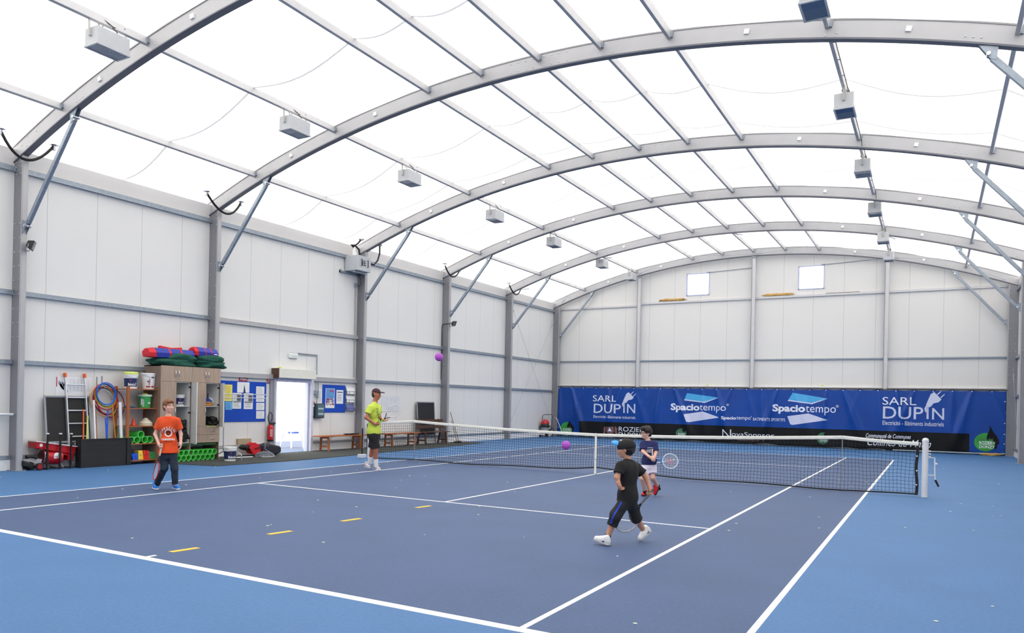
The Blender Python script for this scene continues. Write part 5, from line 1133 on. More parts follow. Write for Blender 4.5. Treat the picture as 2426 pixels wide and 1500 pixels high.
# ---- second pinboard
t = thing('pinboard', (-9.43, 1.95, 1.6), 'smaller royal blue pinboard right of the doorway', 'board', 'blue pinboards')
a = atx(765, 911, XW + .02); b = atx(817, 977.5, XW + .02); MB().box((XW, a.y, b.z), (XW + .02, b.y, a.z)).build('felt', mat_blu, t)
a, b, o = pin(771.5, 792, 920, 967, mat_paper, 'poster with a red and white crowd under blue sky on the small pinboard', 'event_poster', 'poster')
h = a.z - b.z; w_ = b.y - a.y; Xp = XP_ + .005
MB().box((Xp, a.y + .02, a.z - h * .72), (Xp + .001, b.y - .02, a.z - .01)).build('sky_field', mat('poster_sky', (96, 150, 210), .6), o)
rr_ = random.Random(11); mbs = [MB(), MB(), MB()]
for i in range(150): q = rr_.choice(mbs); yy = rr_.uniform(a.y + .03, b.y - .05); zz = rr_.uniform(b.z + h * .12, b.z + h * .44); s_ = rr_.uniform(.012, .028); q.box((Xp + .0012 + i * .00002, yy, zz), (Xp + .002 + i * .00002, yy + s_, zz + s_ * 1.4))
for q, m_ in zip(mbs, (mat_red, mat_paper, mat_navy)): q.build('crowd_figures', m_, o)
MB().box((Xp + .002, a.y + w_ * .4, a.z - h * .12), (Xp + .003, b.y - .03, a.z - h * .09)).box((Xp + .002, a.y + w_ * .5, a.z - h * .18), (Xp + .003, b.y - .03, a.z - h * .15)).build('red_heading', mat_red, o)
a, b, o = pin(797, 812.5, 924, 957, mat_paper, 'white printed notice on the small pinboard', 'notice', 'paper'); h = a.z - b.z; w_ = b.y - a.y
MB().box((XP_ + .005, a.y + .03, a.z - h * .19), (XP_ + .0065, b.y - .03, a.z - h * .13)).build('heading_bar', mat_ink, o); lines(a.y + .05, b.y - .05, b.z + h * .2, a.z - h * .3, 8, mat_gink, XP_ + .005, o)
# brochure holder
t = thing('brochure_holder', (-9.4, 2.75, 1.6), 'grey wire brochure rack of three tiers beside the third column', 'rack')
a = atx(821, 916, -9.38); b = atx(841, 975, -9.38); H_ = a.z - b.z
MB().box((XW, a.y + .02, b.z), (XW + .012, a.y + .04, a.z)).box((XW, b.y - .04, b.z), (XW + .012, b.y - .02, a.z)).build('back_rail', mat_galv, t)
for i in range(3):
    z0 = b.z + H_ * (2 - i) / 3 + .02; z1_ = z0 + H_ / 3 - .05
    mb = MB(); 
    for z in (z0, z0 + .09): mb.tube([(XW + .01, a.y, z), (XW + .11, a.y, z), (XW + .11, b.y, z), (XW + .01, b.y, z)], .006, 5)
    mb.tube([(XW + .11, a.y + .1, z0), (XW + .11, a.y + .1, z0 + .09)], .006, 5); mb.tube([(XW + .11, b.y - .1, z0), (XW + .11, b.y - .1, z0 + .09)], .006, 5); mb.build('wire_tray', mat('dark_grey_wire', (92, 94, 102), .4, .5), t)
    tag(MB().prism([(XW + .10, a.y + .03, z0 + .008), (XW + .10, b.y - .03, z0 + .008), (XW + .045, b.y - .03, z1_), (XW + .045, a.y + .03, z1_)], (-.03, 0, 0)).build('brochure_stack', mat_paper if i < 2 else mat('violet_cover', (110, 118, 176), .5)), ['white brochures in the top tier of the wire rack', 'white brochures in the middle tier of the wire rack', 'blue and white brochures in the bottom tier of the wire rack'][i], 'brochures', 'brochures in the wire rack')
# ---- benches
def bench(y0, y1, x0, x1, zt_, label, legs):
    t = thing('wooden_bench', ((x0 + x1) / 2, (y0 + y1) / 2, 0), label, 'bench', 'low pine benches')
    MB().box((x0, y0, zt_ - .035), (x1, y1, zt_)).build('seat_plank', mat_wood, t, bevel=.008)
    for y in legs:
        for x, dx in ((x1 - .05, .02), (x0 + .05, -.02)):
            MB().bar((x + dx, y, .013), (x, y, zt_ - .036), .035, .07, up=(1, 0, 0)).build('leg', mat_wood, t, bevel=.004)
        MB().box((x0 + .05, y - .015, .12), (x1 - .05, y + .015, .17)).box((x0 + .03, y - .02, zt_ - .09), (x1 - .03, y + .02, zt_ - .036)).build('cross_rail', mat_wood, t)
    MB().bar(((x0 + x1) / 2, legs[0], .15), ((x0 + x1) / 2, legs[0] + .35, zt_ - .04), .012, .012).bar(((x0 + x1) / 2, legs[1], .15), ((x0 + x1) / 2, legs[1] - .35, zt_ - .04), .012, .012).build('stay_rod', mat_galv, t)
bench(.86, 3.0, -9.30, -8.92, .475, 'low orange pine bench between the doorway and the third column', (1.2, 2.72))
bench(3.95, 6.05, -9.26, -8.90, .475, 'low orange pine bench behind the left end of the net', (4.38, 5.72))
a = P(834, 1029, -9.05); tag(lump('folded_jacket', mat_blk, (-9.08, a.y, .495), (.12, .33, .018), 2, .2), 'black cloth lying on the pine bench by the column', 'cloth')
t = thing('garden_bench', (-9.15, 7.0, 0), 'dark brown bench with slatted backrest seen through the net', 'bench')
ya, yb_ = 6.25, 8.0
for y in (ya + .12, yb_ - .25):
    MB().bar((-8.9, y, .0), (-8.95, y, .44), .05, .06, up=(0, 1, 0)).build('leg', mat_dwood, t); MB().bar((-9.30, y, .0), (-9.20, y, .44), .05, .06, up=(0, 1, 0)).build('leg', mat_dwood, t); MB().bar((-9.18, y, .42), (-9.30, y, .92), .05, .05, up=(0, 1, 0)).build('back_post', mat_dwood, t)
    MB().box((-9.25, y - .02, .14), (-8.93, y + .02, .2)).build('side_rail', mat_dwood, t)
for i in range(3): MB().box((-9.22 + .11 * i, ya, .44), (-9.13 + .11 * i, yb_, .47)).build('seat_slat', mat_dwood, t, bevel=.004)
for z, x in ((.64, -9.235), (.86, -9.285)): MB().box((x + .02, ya, z - .05), (x + .045, yb_, z + .05)).build('back_slat', mat_dwood, t, bevel=.004)
a, b, o = pin(905, 947, 938, 975, mat('faint_paper', (214, 218, 224), .7), 'large faint white court plan taped to the wall behind the coach', 'court_plan', 'poster', XW + .004)
mb = MB(); xq = XW + .009
def fr(y0, y1, z0, z1):
    for s in (((y0, z0), (y1, z0)), ((y0, z1), (y1, z1)), ((y0, z0), (y0, z1)), ((y1, z0), (y1, z1))):
        mb.box((xq, min(s[0][0], s[1][0]) - .003, min(s[0][1], s[1][1]) - .003), (xq + .001, max(s[0][0], s[1][0]) + .003, max(s[0][1], s[1][1]) + .003))
h = a.z - b.z; w_ = b.y - a.y
for k in (.15, .25): fr(a.y + w_ * k, b.y - w_ * k, b.z + h * k, a.z - h * k)
mb.box((xq, a.y + w_ * .5 - .003, b.z + h * .17), (xq + .001, a.y + w_ * .5 + .003, a.z - h * .17)); mb.build('plan_lines', mat('faint_blue_ink', (186, 196, 216), .7), o)
tag(MB().box((-9.10, 3.2, .015), (-8.98, 3.62, .82)).build('folded_gym_mat', mat('navy_mattress', (26, 50, 100), .6), bevel=.03), 'navy folded gym mat standing beside the third column', 'mat')
# ---- wet vacuum on its trolley, far corner
def F_(px, py, Y_=16.9): return aty(px, py, Y_)
t = thing('vacuum_trolley', (-9.0, 16.9, 0), 'red topped wet vacuum cleaner on a trolley in the far left corner', 'cleaner')
c = F_(1291, 1020); c.z = 0
MB().lathe([(.17, .16), (.19, .18), (.20, .44), (.19, .46)], c, n=24).build('tank', mat('pale_grey_tank', (150, 154, 158), .4), t, smooth=40)
MB().box((c.x - .20, c.y - .2, .10), (c.x + .20, c.y + .2, .15)).build('chassis', mat_whp, t)
MB().lathe([(.21, .46), (.27, .48), (.27, .52), (.2, .54), (.18, .62)], c, n=24).build('bumper', mat_dark, t, smooth=40)
MB().lathe([(.19, .62), (.19, .68), (.15, .77), (.10, .80), (.05, .81)], c, n=24).build('motor_head', mat_red, t, smooth=40)
MB().tube([c + Vector((-.06, -.05, .80)), c + Vector((-.05, -.05, .85)), c + Vector((.05, -.05, .85)), c + Vector((.06, -.05, .80))], .012, 6).build('top_handle', mat_red, t)
for dx, r, px in ((-.18, .05, 0), (.17, .09, 0)):
    MB().lathe([(r, -.03), (r, .03), (r * .5, .035)], (c.x + dx, c.y - .17, r), (0, -1, 0), 20).build('wheel', mat_blk, t, smooth=True)
MB().tube([c + Vector((.22, .12, .12)), c + Vector((.28, .14, .6)), c + Vector((.34, .14, 1.02)), c + Vector((.26, .14, 1.06)), c + Vector((-.12, .14, 1.05)), c + Vector((-.19, .13, 1.0)), c + Vector((-.2, .1, .8))], .014, 8).build('push_handle', mat_dark, t, smooth=True)
MB().tube([c + Vector((.2, .0, .3)), c + Vector((.36, .05, .45)), c + Vector((.44, .05, .3)), c + Vector((.4, .05, .1)), c + Vector((.3, .05, .05))], .025, 8).build('suction_hose', mat_blk, t, smooth=True)
a = F_(1312, 989, 17.2); b = F_(1330, 1020, 17.2)
tag(MB().tube([(a.x - .05, 17.2, .05), (a.x - .02, 17.2, a.z - .1), a, a + Vector((.12, 0, -.02)), a + Vector((.2, 0, -.15)), b, b + Vector((.12, 0, -.32)), b + Vector((.15, 0, -b.z + .02))], .014, 8).build('bent_tube', mat_chrome, smooth=True), 'bent chrome tube leaning beside the vacuum trolley', 'tube')
# ---- tarp roll and tie bar at the right corner
a = aty(2350, 1074, 17.95); b = aty(2395, 1072, 17.95)
tag(MB().tube([(5.2, 17.93, .05), (8.6, 17.93, .07), (8.78, 17.93, .09)], .03, 8).build('ground_tube', mat_galv, smooth=True), 'grey tube lying along the foot of the banner at its right end', 'tube')
tag(lump('sandbag', mtan, (8.35, 17.85, .055), (.3, .10, .05), 44, .2), 'tan sandbag lying on the floor under the right end of the banner', 'sack')

# ---- brooms and the side bar
for i, (x0, y0_, x1, y1_) in enumerate(((1067, 977, 1087, 1046), (1070, 997, 1082, 1048))):
    a = atx(x0, y0_, -9.37); b = atx(x1, y1_, -9.0); b.z = .06; t = thing('broom', b, 'thin %s pole of a broom leaning on the fourth left column' % ['longer', 'shorter'][i], 'broom', 'brooms leaning on the fourth column')
    MB().cyl(b, a, .014, 8).build('handle', mat('weathered_stick', (120, 108, 96), .7), t, smooth=True); MB().box((b.x - .03, b.y - .16, .014), (b.x + .03, b.y + .16, .07)).build('brush_head', mat_dark, t, bevel=.01)
a = atx(0, 976, -9.30); b = atx(31, 982, -9.30)
t = thing('wall_bar', b, 'white tubular bar on the left wall at the left edge of the picture', 'bar')
MB().tube([(-9.30, a.y - 1.5, b.z), (-9.30, b.y, b.z)], .028, 10).build('rail_tube', mat_wht, t, smooth=True); MB().box((XW, b.y - .3, b.z - .02), (-9.30, b.y - .26, b.z + .02)).build('bracket', mat_galv, t)
# ================================================================== people: smooth distance-field bodies meshed into one continuous surface
UH = Vector(RT0); WH = Vector(FW); ZH = Vector((0, 0, 1))
def surface_nets(D, org, h):
    s = D < 0; c = np.zeros(tuple(n - 1 for n in D.shape), np.int8)
    for i in (0, 1):
        for j in (0, 1):
            for k in (0, 1): c += s[i:i + c.shape[0], j:j + c.shape[1], k:k + c.shape[2]]
    m = (c > 0) & (c < 8); ix = -np.ones(c.shape, np.int64); n = int(m.sum()); ix[m] = np.arange(n)
    I = np.argwhere(m); P = np.zeros((n, 3)); W = np.zeros(n)
    for ax in range(3):
        o1, o2 = [a for a in range(3) if a != ax]
        for a in (0, 1):
            for b in (0, 1):
                p0 = I.copy(); p0[:, o1] += a; p0[:, o2] += b; p1 = p0.copy(); p1[:, ax] += 1
                d0 = D[tuple(p0.T)]; d1 = D[tuple(p1.T)]; x = (d0 < 0) != (d1 < 0)
                t = np.where(x, d0 / np.where(x, d0 - d1, 1), 0); q = p0.astype(float); q[:, ax] += t
                P[x] += q[x]; W[x] += 1
    V = P / W[:, None] * h + org; F = []
    for ax in range(3):
        o1, o2 = [(1, 2), (2, 0), (0, 1)][ax]
        sl0 = [slice(None)] * 3; sl1 = [slice(None)] * 3; sl0[ax] = slice(0, -1); sl1[ax] = slice(1, None)
        a = s[tuple(sl0)]; b = s[tuple(sl1)]; E_ = np.argwhere(a != b)
        ok = np.all((E_[:, [o1, o2]] > 0), 1) & (E_[:, o1] < D.shape[o1] - 1) & (E_[:, o2] < D.shape[o2] - 1); E_ = E_[ok]
        fl = a[tuple(E_.T)]; q = []
        for d1, d2 in ((-1, -1), (0, -1), (0, 0), (-1, 0)):
            e = E_.copy(); e[:, o1] += d1; e[:, o2] += d2; q.append(ix[tuple(e.T)])
        q = np.stack(q, 1); q[~fl] = q[~fl][:, ::-1]; F.append(q)
    return V, np.concatenate(F)
class SDF:
    def __init__(s): s.p = []; s.cut = []
    def cap(s, a, b, ra, rb=None, k=.03, clip=False): s.p.append(('c', np.array(a), np.array(b), ra, ra if rb is None else rb, k, clip)); return s
    def ell(s, c, ax, r, k=.03, sub=False): s.p.append(('s' if sub else 'e', np.array(c), np.array([list(a) for a in ax]), np.array(r), 0, k, False)); return s
    def half(s, p, n): s.cut.append((np.array(p), np.array(n))); return s   # keep the side where n.(x-p) < 0
    def mesh(s, name, m_, parent, h=.008, disp=None, grow=0, smooth_it=2):
        lo = np.full(3, 1e9); hi = -lo
        for q in s.p:
            if q[0] == 's': continue
            if q[0] == 'c':
                r = max(q[3], q[4]); lo = np.minimum(lo, np.minimum(q[1], q[2]) - r); hi = np.maximum(hi, np.maximum(q[1], q[2]) + r)
            else: r = q[3].max(); lo = np.minimum(lo, q[1] - r); hi = np.maximum(hi, q[1] + r)
        lo -= .04 + 3 * h + grow; hi += .04 + 3 * h + grow; n = np.ceil((hi - lo) / h).astype(int) + 1
        D = np.full(n, .5); G = [lo[i] + h * np.arange(n[i]) for i in range(3)]
        for q in s.p:
            if q[0] == 'c': r = max(q[3], q[4]); a = np.minimum(q[1], q[2]) - r; b = np.maximum(q[1], q[2]) + r
            else: r = q[3].max(); a = q[1] - r; b = q[1] + r
            mg = q[5] + 3 * h + .03; i0 = np.clip(((a - mg - lo) / h).astype(int), 0, n - 1); i1 = np.clip(((b + mg - lo) / h).astype(int) + 2, 1, n)
            X = G[0][i0[0]:i1[0], None, None]; Y = G[1][None, i0[1]:i1[1], None]; Z = G[2][None, None, i0[2]:i1[2]]; sl = tuple(slice(i0[i], i1[i]) for i in range(3))
            if q[0] == 'c':
                ba = q[2] - q[1]; L2 = max(ba @ ba, 1e-9); px = X - q[1][0]; py = Y - q[1][1]; pz = Z - q[1][2]
                tt = (px * ba[0] + py * ba[1] + pz * ba[2]) / L2; t = np.clip(tt, 0, 1)
                d = np.sqrt((px - t * ba[0]) ** 2 + (py - t * ba[1]) ** 2 + (pz - t * ba[2]) ** 2) - (q[3] + (q[4] - q[3]) * t)
                if q[6]: d = np.maximum(d, (tt - 1) * math.sqrt(L2))
            else:
                px = X - q[1][0]; py = Y - q[1][1]; pz = Z - q[1][2]; A = q[2]
                L = [px * A[i][0] + py * A[i][1] + pz * A[i][2] for i in range(3)]
                k0 = np.sqrt(sum((L[i] / q[3][i]) ** 2 for i in range(3))); k1 = np.sqrt(sum((L[i] / q[3][i] ** 2) ** 2 for i in range(3))); d = k0 * (k0 - 1) / np.maximum(k1, 1e-6)
            o = D[sl]; k = max(q[5], 1e-4)
            if q[0] == 's': hh = np.maximum(k - np.abs(o + d), 0) / k; D[sl] = np.maximum(o, -d) + hh * hh * k * .25
            else: hh = np.maximum(k - np.abs(o - d), 0) / k; D[sl] = np.minimum(o, d) - hh * hh * k * .25
        D -= grow
        if disp is not None: D += disp(G[0][:, None, None], G[1][None, :, None], G[2][None, None, :])
        for p_, n_ in s.cut: D = np.maximum(D, (G[0][:, None, None] - p_[0]) * n_[0] + (G[1][None, :, None] - p_[1]) * n_[1] + (G[2][None, None, :] - p_[2]) * n_[2])
        D = np.where(D == 0, 1e-6, D); D[0] = D[-1] = .1; D[:, 0] = D[:, -1] = .1; D[:, :, 0] = D[:, :, -1] = .1
        V, F = surface_nets(D, lo, h)
        for _ in range(smooth_it):
            S_ = np.zeros_like(V); N_ = np.zeros(len(V))
            for i in range(4): np.add.at(S_, F[:, i], V[F[:, (i + 1) % 4]] + V[F[:, i - 1]]); np.add.at(N_, F[:, i], 2)
            V = V * .5 + .5 * S_ / np.maximum(N_, 1)[:, None]
        mb = MB(); mb.v = V.tolist(); mb.f = [tuple(f) for f in F.tolist()]; mb.m = [0] * len(mb.f)
        return mb.build(name, m_, parent, smooth=180)
def wr(amp, f, ph=0):   # soft cloth folds
    return lambda X, Y, Z: amp * (np.sin(f * (X + Z * .6) + ph) * np.sin(f * .8 * (Y - Z * .5) + ph * 2) + .6 * np.sin(f * 1.7 * (Z * .8 + X * .5 - Y) + ph))
def vdir(u, w_, z=0): v = UH * u + WH * w_ + ZH * z; return v.normalized()
class Fig:
    def __init__(s, base, label):
        s.B = atz(*base); s.d0 = (np.array(s.B) - CAM) @ FW; s.t = thing('person', s.B, label, 'person'); s.b = SDF()
    def J(s, px, py, dw=0): return Vector(CAM + ray(px, py) * (s.d0 + dw))
def hand(b, wrist, dr, nm, s=1, curl=(.5, .5, .4), spread=.12, side=1, thumb=.5):
    """palm, four unequal bent fingers and a thumb leaving the side of the palm"""
    dr = dr.normalized(); nm = (nm - dr * nm.dot(dr)).normalized(); a = dr.cross(nm) * side
    L = .082 * s; b.cap(wrist - dr * .02, wrist + dr * L * .35, .021 * s, .026 * s, .02)
    for q in (-.5, 0, .5): b.cap(wrist + dr * L * .30 + a * q * .03 * s, wrist + dr * L * .95 + a * q * .05 * s, .0135 * s, .012 * s, .016)
    for i, (ln, o) in enumerate(((.066, 1.5), (.075, .5), (.070, -.5), (.055, -1.5))):
        p = wrist + dr * (L * (.98 - .04 * abs(o))) + a * o * .0175 * s; ang = 0; v0 = (dr + a * o * spread).normalized()
        for j, (fr, r) in enumerate(((.45, .0092), (.32, .0085), (.23, .0076))):
            ang += curl[j]; v = v0 * math.cos(ang) + nm * math.sin(ang); q = p + v * ln * fr * s
            b.cap(p, q, r * s, (r - .0008) * s, .004 if j else .008); p = q
    t0 = wrist + dr * L * .28 + a * .024 * s; t1 = t0 + (dr * .5 + a * .75 + nm * thumb).normalized() * .036 * s; t2 = t1 + (dr * .85 + a * .1 + nm * (thumb * 1.3)).normalized() * .028 * s
    b.cap(t0, t1, .0125 * s, .0105 * s, .014); b.cap(t1, t2, .0105 * s, .0085 * s, .006)
    return wrist + dr * (L * .95) + nm * .024 * s, a
def head(f, c, fd, s, skin, eye=(70, 60, 50), lean=0):
    """skull, jaw, nose, ears, brow joined to the body; eyes and lips as parts"""
    b = f.b; fd = fd.normalized(); sd = fd.cross(ZH).normalized(); up = sd.cross(fd).normalized(); ax = (sd, fd, up); f.hax = ax; f.hc = c; f.hs = s
    b.ell(c + up * .022 * s - fd * .012 * s, ax, (.074 * s, .094 * s, .086 * s), .02)
    b.ell(c - up * .045 * s + fd * .022 * s, ax, (.052 * s, .062 * s, .062 * s), .03)
    b.ell(c - up * .088 * s + fd * .058 * s, ax, (.022 * s, .018 * s, .016 * s), .02)      # chin
    b.cap(c + up * .012 * s + fd * .080 * s, c - up * .026 * s + fd * .100 * s, .008 * s, .0125 * s, .010)   # nose
    b.ell(c - up * .034 * s + fd * .092 * s, ax, (.017 * s, .010 * s, .008 * s), .008)
    b.ell(c + up * .030 * s + fd * .074 * s, ax, (.05 * s, .012 * s, .010 * s), .015)       # brow
    b.ell(c - up * .060 * s + fd * .080 * s, ax, (.022 * s, .012 * s, .012 * s), .010)       # mouth mound
    for q in (-1, 1):
        b.ell(c + sd * q * .033 * s + up * .010 * s + fd * .088 * s, ax, (.018 * s, .014 * s, .011 * s), .012, sub=True)
        b.ell(c + sd * q * .073 * s - up * .010 * s - fd * .008 * s, ax, (.010 * s, .018 * s, .030 * s), .008)
        b.ell(c + sd * q * .040 * s - up * .025 * s + fd * .062 * s, ax, (.018 * s, .016 * s, .018 * s), .02)
        e = c + sd * q * .031 * s + up * .010 * s + fd * .068 * s
        MB().sphere(e, .0115 * s, 14).build('eye', mat('eye_white', (176, 168, 162), .3), f.t, smooth=True)
        MB().lathe([(.0062 * s, 0), (.0055 * s, .0015)], e + fd * .0115 * s, fd, 12).build('iris', mat('iris_%d' % eye[0], eye, .2), f.t)
        mb = MB(); mb.tube([c + sd * (q * .031 + o) * s + up * (.032 - abs(o) * .2 * (1 if q * o > 0 else .3)) * s + fd * .084 * s for o in (-.016, -.006, .006, .016)], .003 * s, 6); mb.build('eyebrow', f.browm, f.t)
    lm = mat('lips_%d' % skin[0], tuple(int(v * k) for v, k in zip(skin, (.86, .62, .62))), .4)
    MB().tube([c + sd * o * s - up * (.058 + abs(o) * .1) * s + fd * (.0925 - abs(o) * .35) * s for o in (-.02, -.01, 0, .01, .02)], [.002 * s, .004 * s, .0045 * s, .004 * s, .002 * s], 8).build('lips', lm, f.t, smooth=True)
def torso(b, neck, sl, sr, hl, hr, fd, s, g=0, k=.05, bulk=1):
    cloth = g > 0
    mid = (hl + hr) / 2; ch = (sl + sr) / 2; sd = (sr - sl).normalized(); up = (ch - mid).normalized(); fd = (fd - up * fd.dot(up)).normalized(); sd = up.cross(fd).normalized() * -1; ax = (sd, fd, up); w_ = (sr - sl).length / 2
    b.ell(ch - up * .10 * s, ax, (w_ * .90 * bulk + g, .095 * s * bulk + g, .15 * s + g), k)
    b.ell((ch * .40 + mid * .60), ax, (w_ * .74 * bulk + g, .082 * s * bulk + g, .15 * s + g), k)
    b.ell(mid + up * .02, ax, (w_ * .80 * bulk + g, .090 * s * bulk + g, .11 * s + g), k)
    b.cap(sl + (sr - sl) * .08 - up * .01, sr + (sl - sr) * .08 - up * .01, .045 * s + g, None, k)
    if not cloth: b.cap(ch - up * .05, neck, .05 * s, .042 * s, k)
    b.cap(ch + (sl - ch) * .55, neck - up * .035 * s, .036 * s + g * .8, .034 * s + g * .6, k * .7); b.cap(ch + (sr - ch) * .55, neck - up * .035 * s, .036 * s + g * .8, .034 * s + g * .6, k * .7)
    return up, ax, mid, ch
def neckline(b, N, tax, s): b.ell(N + tax[2] * .045 * s + tax[1] * .012, tax, (.068 * s, .066 * s, .062 * s), .008, sub=True)
def limb(b, a, m_, c, r, k=.02, bulge=1.1):
    b.cap(a, m_, r[0], r[1], k); b.cap(m_, c, r[1] * bulge, r[2], k)
    pass
def shoe(f, ankle, heel, toe, s, m_, sole_m, lace_m=None, name='shoe', col2=None):
    d = (toe - heel).normalized(); n_ = (ZH - d * ZH.dot(d)).normalized(); sd = d.cross(n_).normalized(); L = (toe - heel).length
    h0 = heel + n_ * .014; b = SDF()
    b.cap(h0 + d * .035 * s + n_ * .03 * s, h0 + d * L * .55 + n_ * .022 * s, .037 * s, .036 * s, .02)
    b.cap(h0 + d * L * .5 + n_ * .022 * s, h0 + d * (L - .042 * s) + n_ * .016 * s, .038 * s, .034 * s, .02)
    b.cap(h0 + d * L * .62 + n_ * .03 * s, h0 + d * .055 * s + n_ * .075 * s, .025 * s, .036 * s, .03)
    b.half(h0, -n_); o = b.mesh(name, m_, f.t, .005)
    q = SDF(); q.cap(h0 + d * .035 * s + sd * 0, h0 + d * L * .5, .039 * s, .037 * s, .02); q.cap(h0 + d * L * .5, h0 + d * (L - .040 * s), .041 * s, .036 * s, .02); q.half(h0 + n_ * .012 * s, n_); q.half(heel, -n_)
    q.mesh('sole', sole_m, o, .005, smooth_it=1)
    if lace_m:
        mb = MB()
        for i in range(4):
            c = h0 + d * (L * (.62 - .10 * i)) + n_ * (.058 + .013 * i) * s; mb.tube([c - sd * .02 * s - n_ * .004, c + n_ * .003, c + sd * .02 * s - n_ * .004], .0035, 6)
        mb.build('laces', lace_m, o)
    if col2:
        for q_ in (-1, 1): MB().prism([h0 + sd * q_ * .037 * s + d * L * .28 + n_ * .012, h0 + sd * q_ * .037 * s + d * L * .5 + n_ * .014, h0 + sd * q_ * .030 * s + d * L * .36 + n_ * .052 * s, h0 + sd * q_ * .034 * s + d * L * .26 + n_ * .04 * s], sd * q_ * .004).build('side_stripe', col2, o)
    return o
def decal(f, target, txt, c, ux, uy, n_, m_, name='shirt_print', off=.003, poly=None, **k):
    """lettering or a shape laid onto a garment by projecting every vertex onto it"""
    me = target.data; org = f.t.location; bv = BVHTree.FromPolygons([v.co + org for v in me.vertices], [tuple(p.vertices) for p in me.polygons])
    V, F = glyphs(txt, maxedge=.06, **k) if poly is None else poly; mb = MB(); P_ = []
    for a, b in V:
        p = c + ux * (a - .5) + uy * (b - .5) + n_ * .4; h_ = bv.ray_cast(p, -n_, 1.0)
        P_.append((h_[0] + n_ * off) if h_[0] is not None else p - n_ * .4)
    mb.add(P_, F); return mb.build(name, m_, target if target.parent is None else f.t)
BAR = ([(i / 8, j) for i in range(9) for j in (0, 1)], [(2 * i, 2 * i + 2, 2 * i + 3, 2 * i + 1) for i in range(8)])
def ring_poly(n=36, r0=.36, r1=.5):
    V = []; F = []
    for i in range(n): a = 2 * math.pi * i / n; V += [(.5 + r0 * math.cos(a), .5 + r0 * math.sin(a)), (.5 + r1 * math.cos(a), .5 + r1 * math.sin(a))]
    for i in range(n): j = (i + 1) % n; F.append((2 * i, 2 * i + 1, 2 * j + 1, 2 * j))
    return V, F
def racket(butt, ax, nrm, L, mf, mg, label, hw=.125, mt=None, strm=None, logo=None):
    """frame hoop, throat arms, strings, grip; ax from butt to tip, nrm across the string bed"""
    ax = ax.normalized(); nrm = (nrm - ax * nrm.dot(ax)).normalized(); sd = ax.cross(nrm); hl = L * .245; hc = butt + ax * (L - hl)
    t = thing('tennis_racket', butt, label, 'racket', 'tennis rackets in hand')
    el = lambda a, k=1: hc + ax * (math.cos(a) * hl * k) + sd * (math.sin(a) * hw * k)
    MB().tube([el(2 * math.pi * i / 48) for i in range(48)], .0095, 8, closed=True).build('frame', mf, t, smooth=True)
    th = butt + ax * (L * .33); mb = MB()
    for q in (-1, 1): mb.tube([th, th + ax * .05 + sd * q * .012, el(math.pi - q * .55)], .0085, 8)
    mb.build('throat', mt or mf, t, smooth=True)
    mb = MB(); strm = strm or mat('racket_strings', (214, 216, 220), .5)
    n = 15
    for i in range(1, n):
        a = -1 + 2 * i / n; w_ = math.sqrt(1 - a * a)
        mb.tube([hc + sd * a * hw - ax * w_ * hl, hc + sd * a * hw + ax * w_ * hl], .0009, 3, caps=False); mb.tube([hc + ax * a * hl - sd * w_ * hw, hc + ax * a * hl + sd * w_ * hw], .0009, 3, caps=False)
    mb.build('strings', strm, t)
    MB().tube([butt, butt + ax * .01, butt + ax * .02, butt + ax * L * .27, butt + ax * L * .34], [.019, .019, .0155, .0145, .011], 8).build('grip', mg, t, smooth=40)
    MB().lathe([(.0185, -.004), (.0195, .002), (.0165, .006)], butt, ax, 10).build('butt_cap', mat_blk, t)
    if logo:
        mb = MB(); put_text(mb, 'W', hc - sd * hw * .45 - ax * hl * .4 + nrm * .002, ax * hl * .8, sd * hw * .9); mb.build('string_stencil', logo, t)
    return t
# ---- 1: boy in the orange shirt
f = Fig((392, 1161), 'boy in an orange T-shirt and dark jeans holding a racket down at his side')
J = f.J; s = .9; f.browm = mat('auburn_hair', (124, 76, 48), .6, var=.25, scale=60, bump=.4); fd = vdir(.30, -.95)
N = J(399, 986); SR, SL = J(379, 997, .02), J(420, 997, -.0); ER, EL = J(367.5, 1029, .0), J(428.5, 1029, .03); WR, WL = J(376.5, 1053, -.12), J(428, 1050, -.02)
HR, HL = J(390, 1080, 0), J(409, 1080, 0); KR, KL = J(389.5, 1110, -.08), J(413.5, 1111, -.05); AR, AL_ = J(371.5, 1147, .03), J(415, 1147, -.02)
torso(f.b, N, SL, SR, HL, HR, fd, s, k=.04); hfd = vdir(.80, -.58, -.02); hcn = J(399, 962.5, -.01); f.b.cap(N, hcn - ZH * .03, .044 * s, .046 * s, .03)
head(f, hcn, hfd, .98, (226, 176, 158))
for a, e, w_ in ((SR, ER, WR), (SL, EL, WL)): limb(f.b, a, e, w_, (.038, .029, .022), bulge=1.02)
for a, e, w_ in ((HR, KR, AR), (HL, KL, AL_)): limb(f.b, a, e, w_, (.068, .047, .032))
gax = vdir(-.18, -.05, -1); G_, _ = hand(f.b, WR, vdir(.45, -.35, -.75), vdir(.75, .35, .1), .86, (1.1, 1.2, .9), .0, 1, .9)
hand(f.b, WL, vdir(.1, -.25, -1), vdir(-.9, -.2, 0), .86, (.35, .4, .3), .10, -1)
f.b.mesh('body', mat_skinl, f.t, .006)
h = SDF(); c = hcn; sd_, fd_, up_ = f.hax
h.ell(c + up_ * .034 - fd_ * .014, f.hax, (.081, .101, .090), .02); h.ell(c - fd_ * .045 - up_ * .02, f.hax, (.068, .055, .07), .03); h.ell(c + up_ * .080 + fd_ * .062, f.hax, (.058, .034, .026), .02)
h.ell(c - up_ * .055 + fd_ * .085, f.hax, (.085, .085, .105), .012, sub=True)
h.mesh('hair', f.browm, f.t, .005, disp=wr(.004, 140))
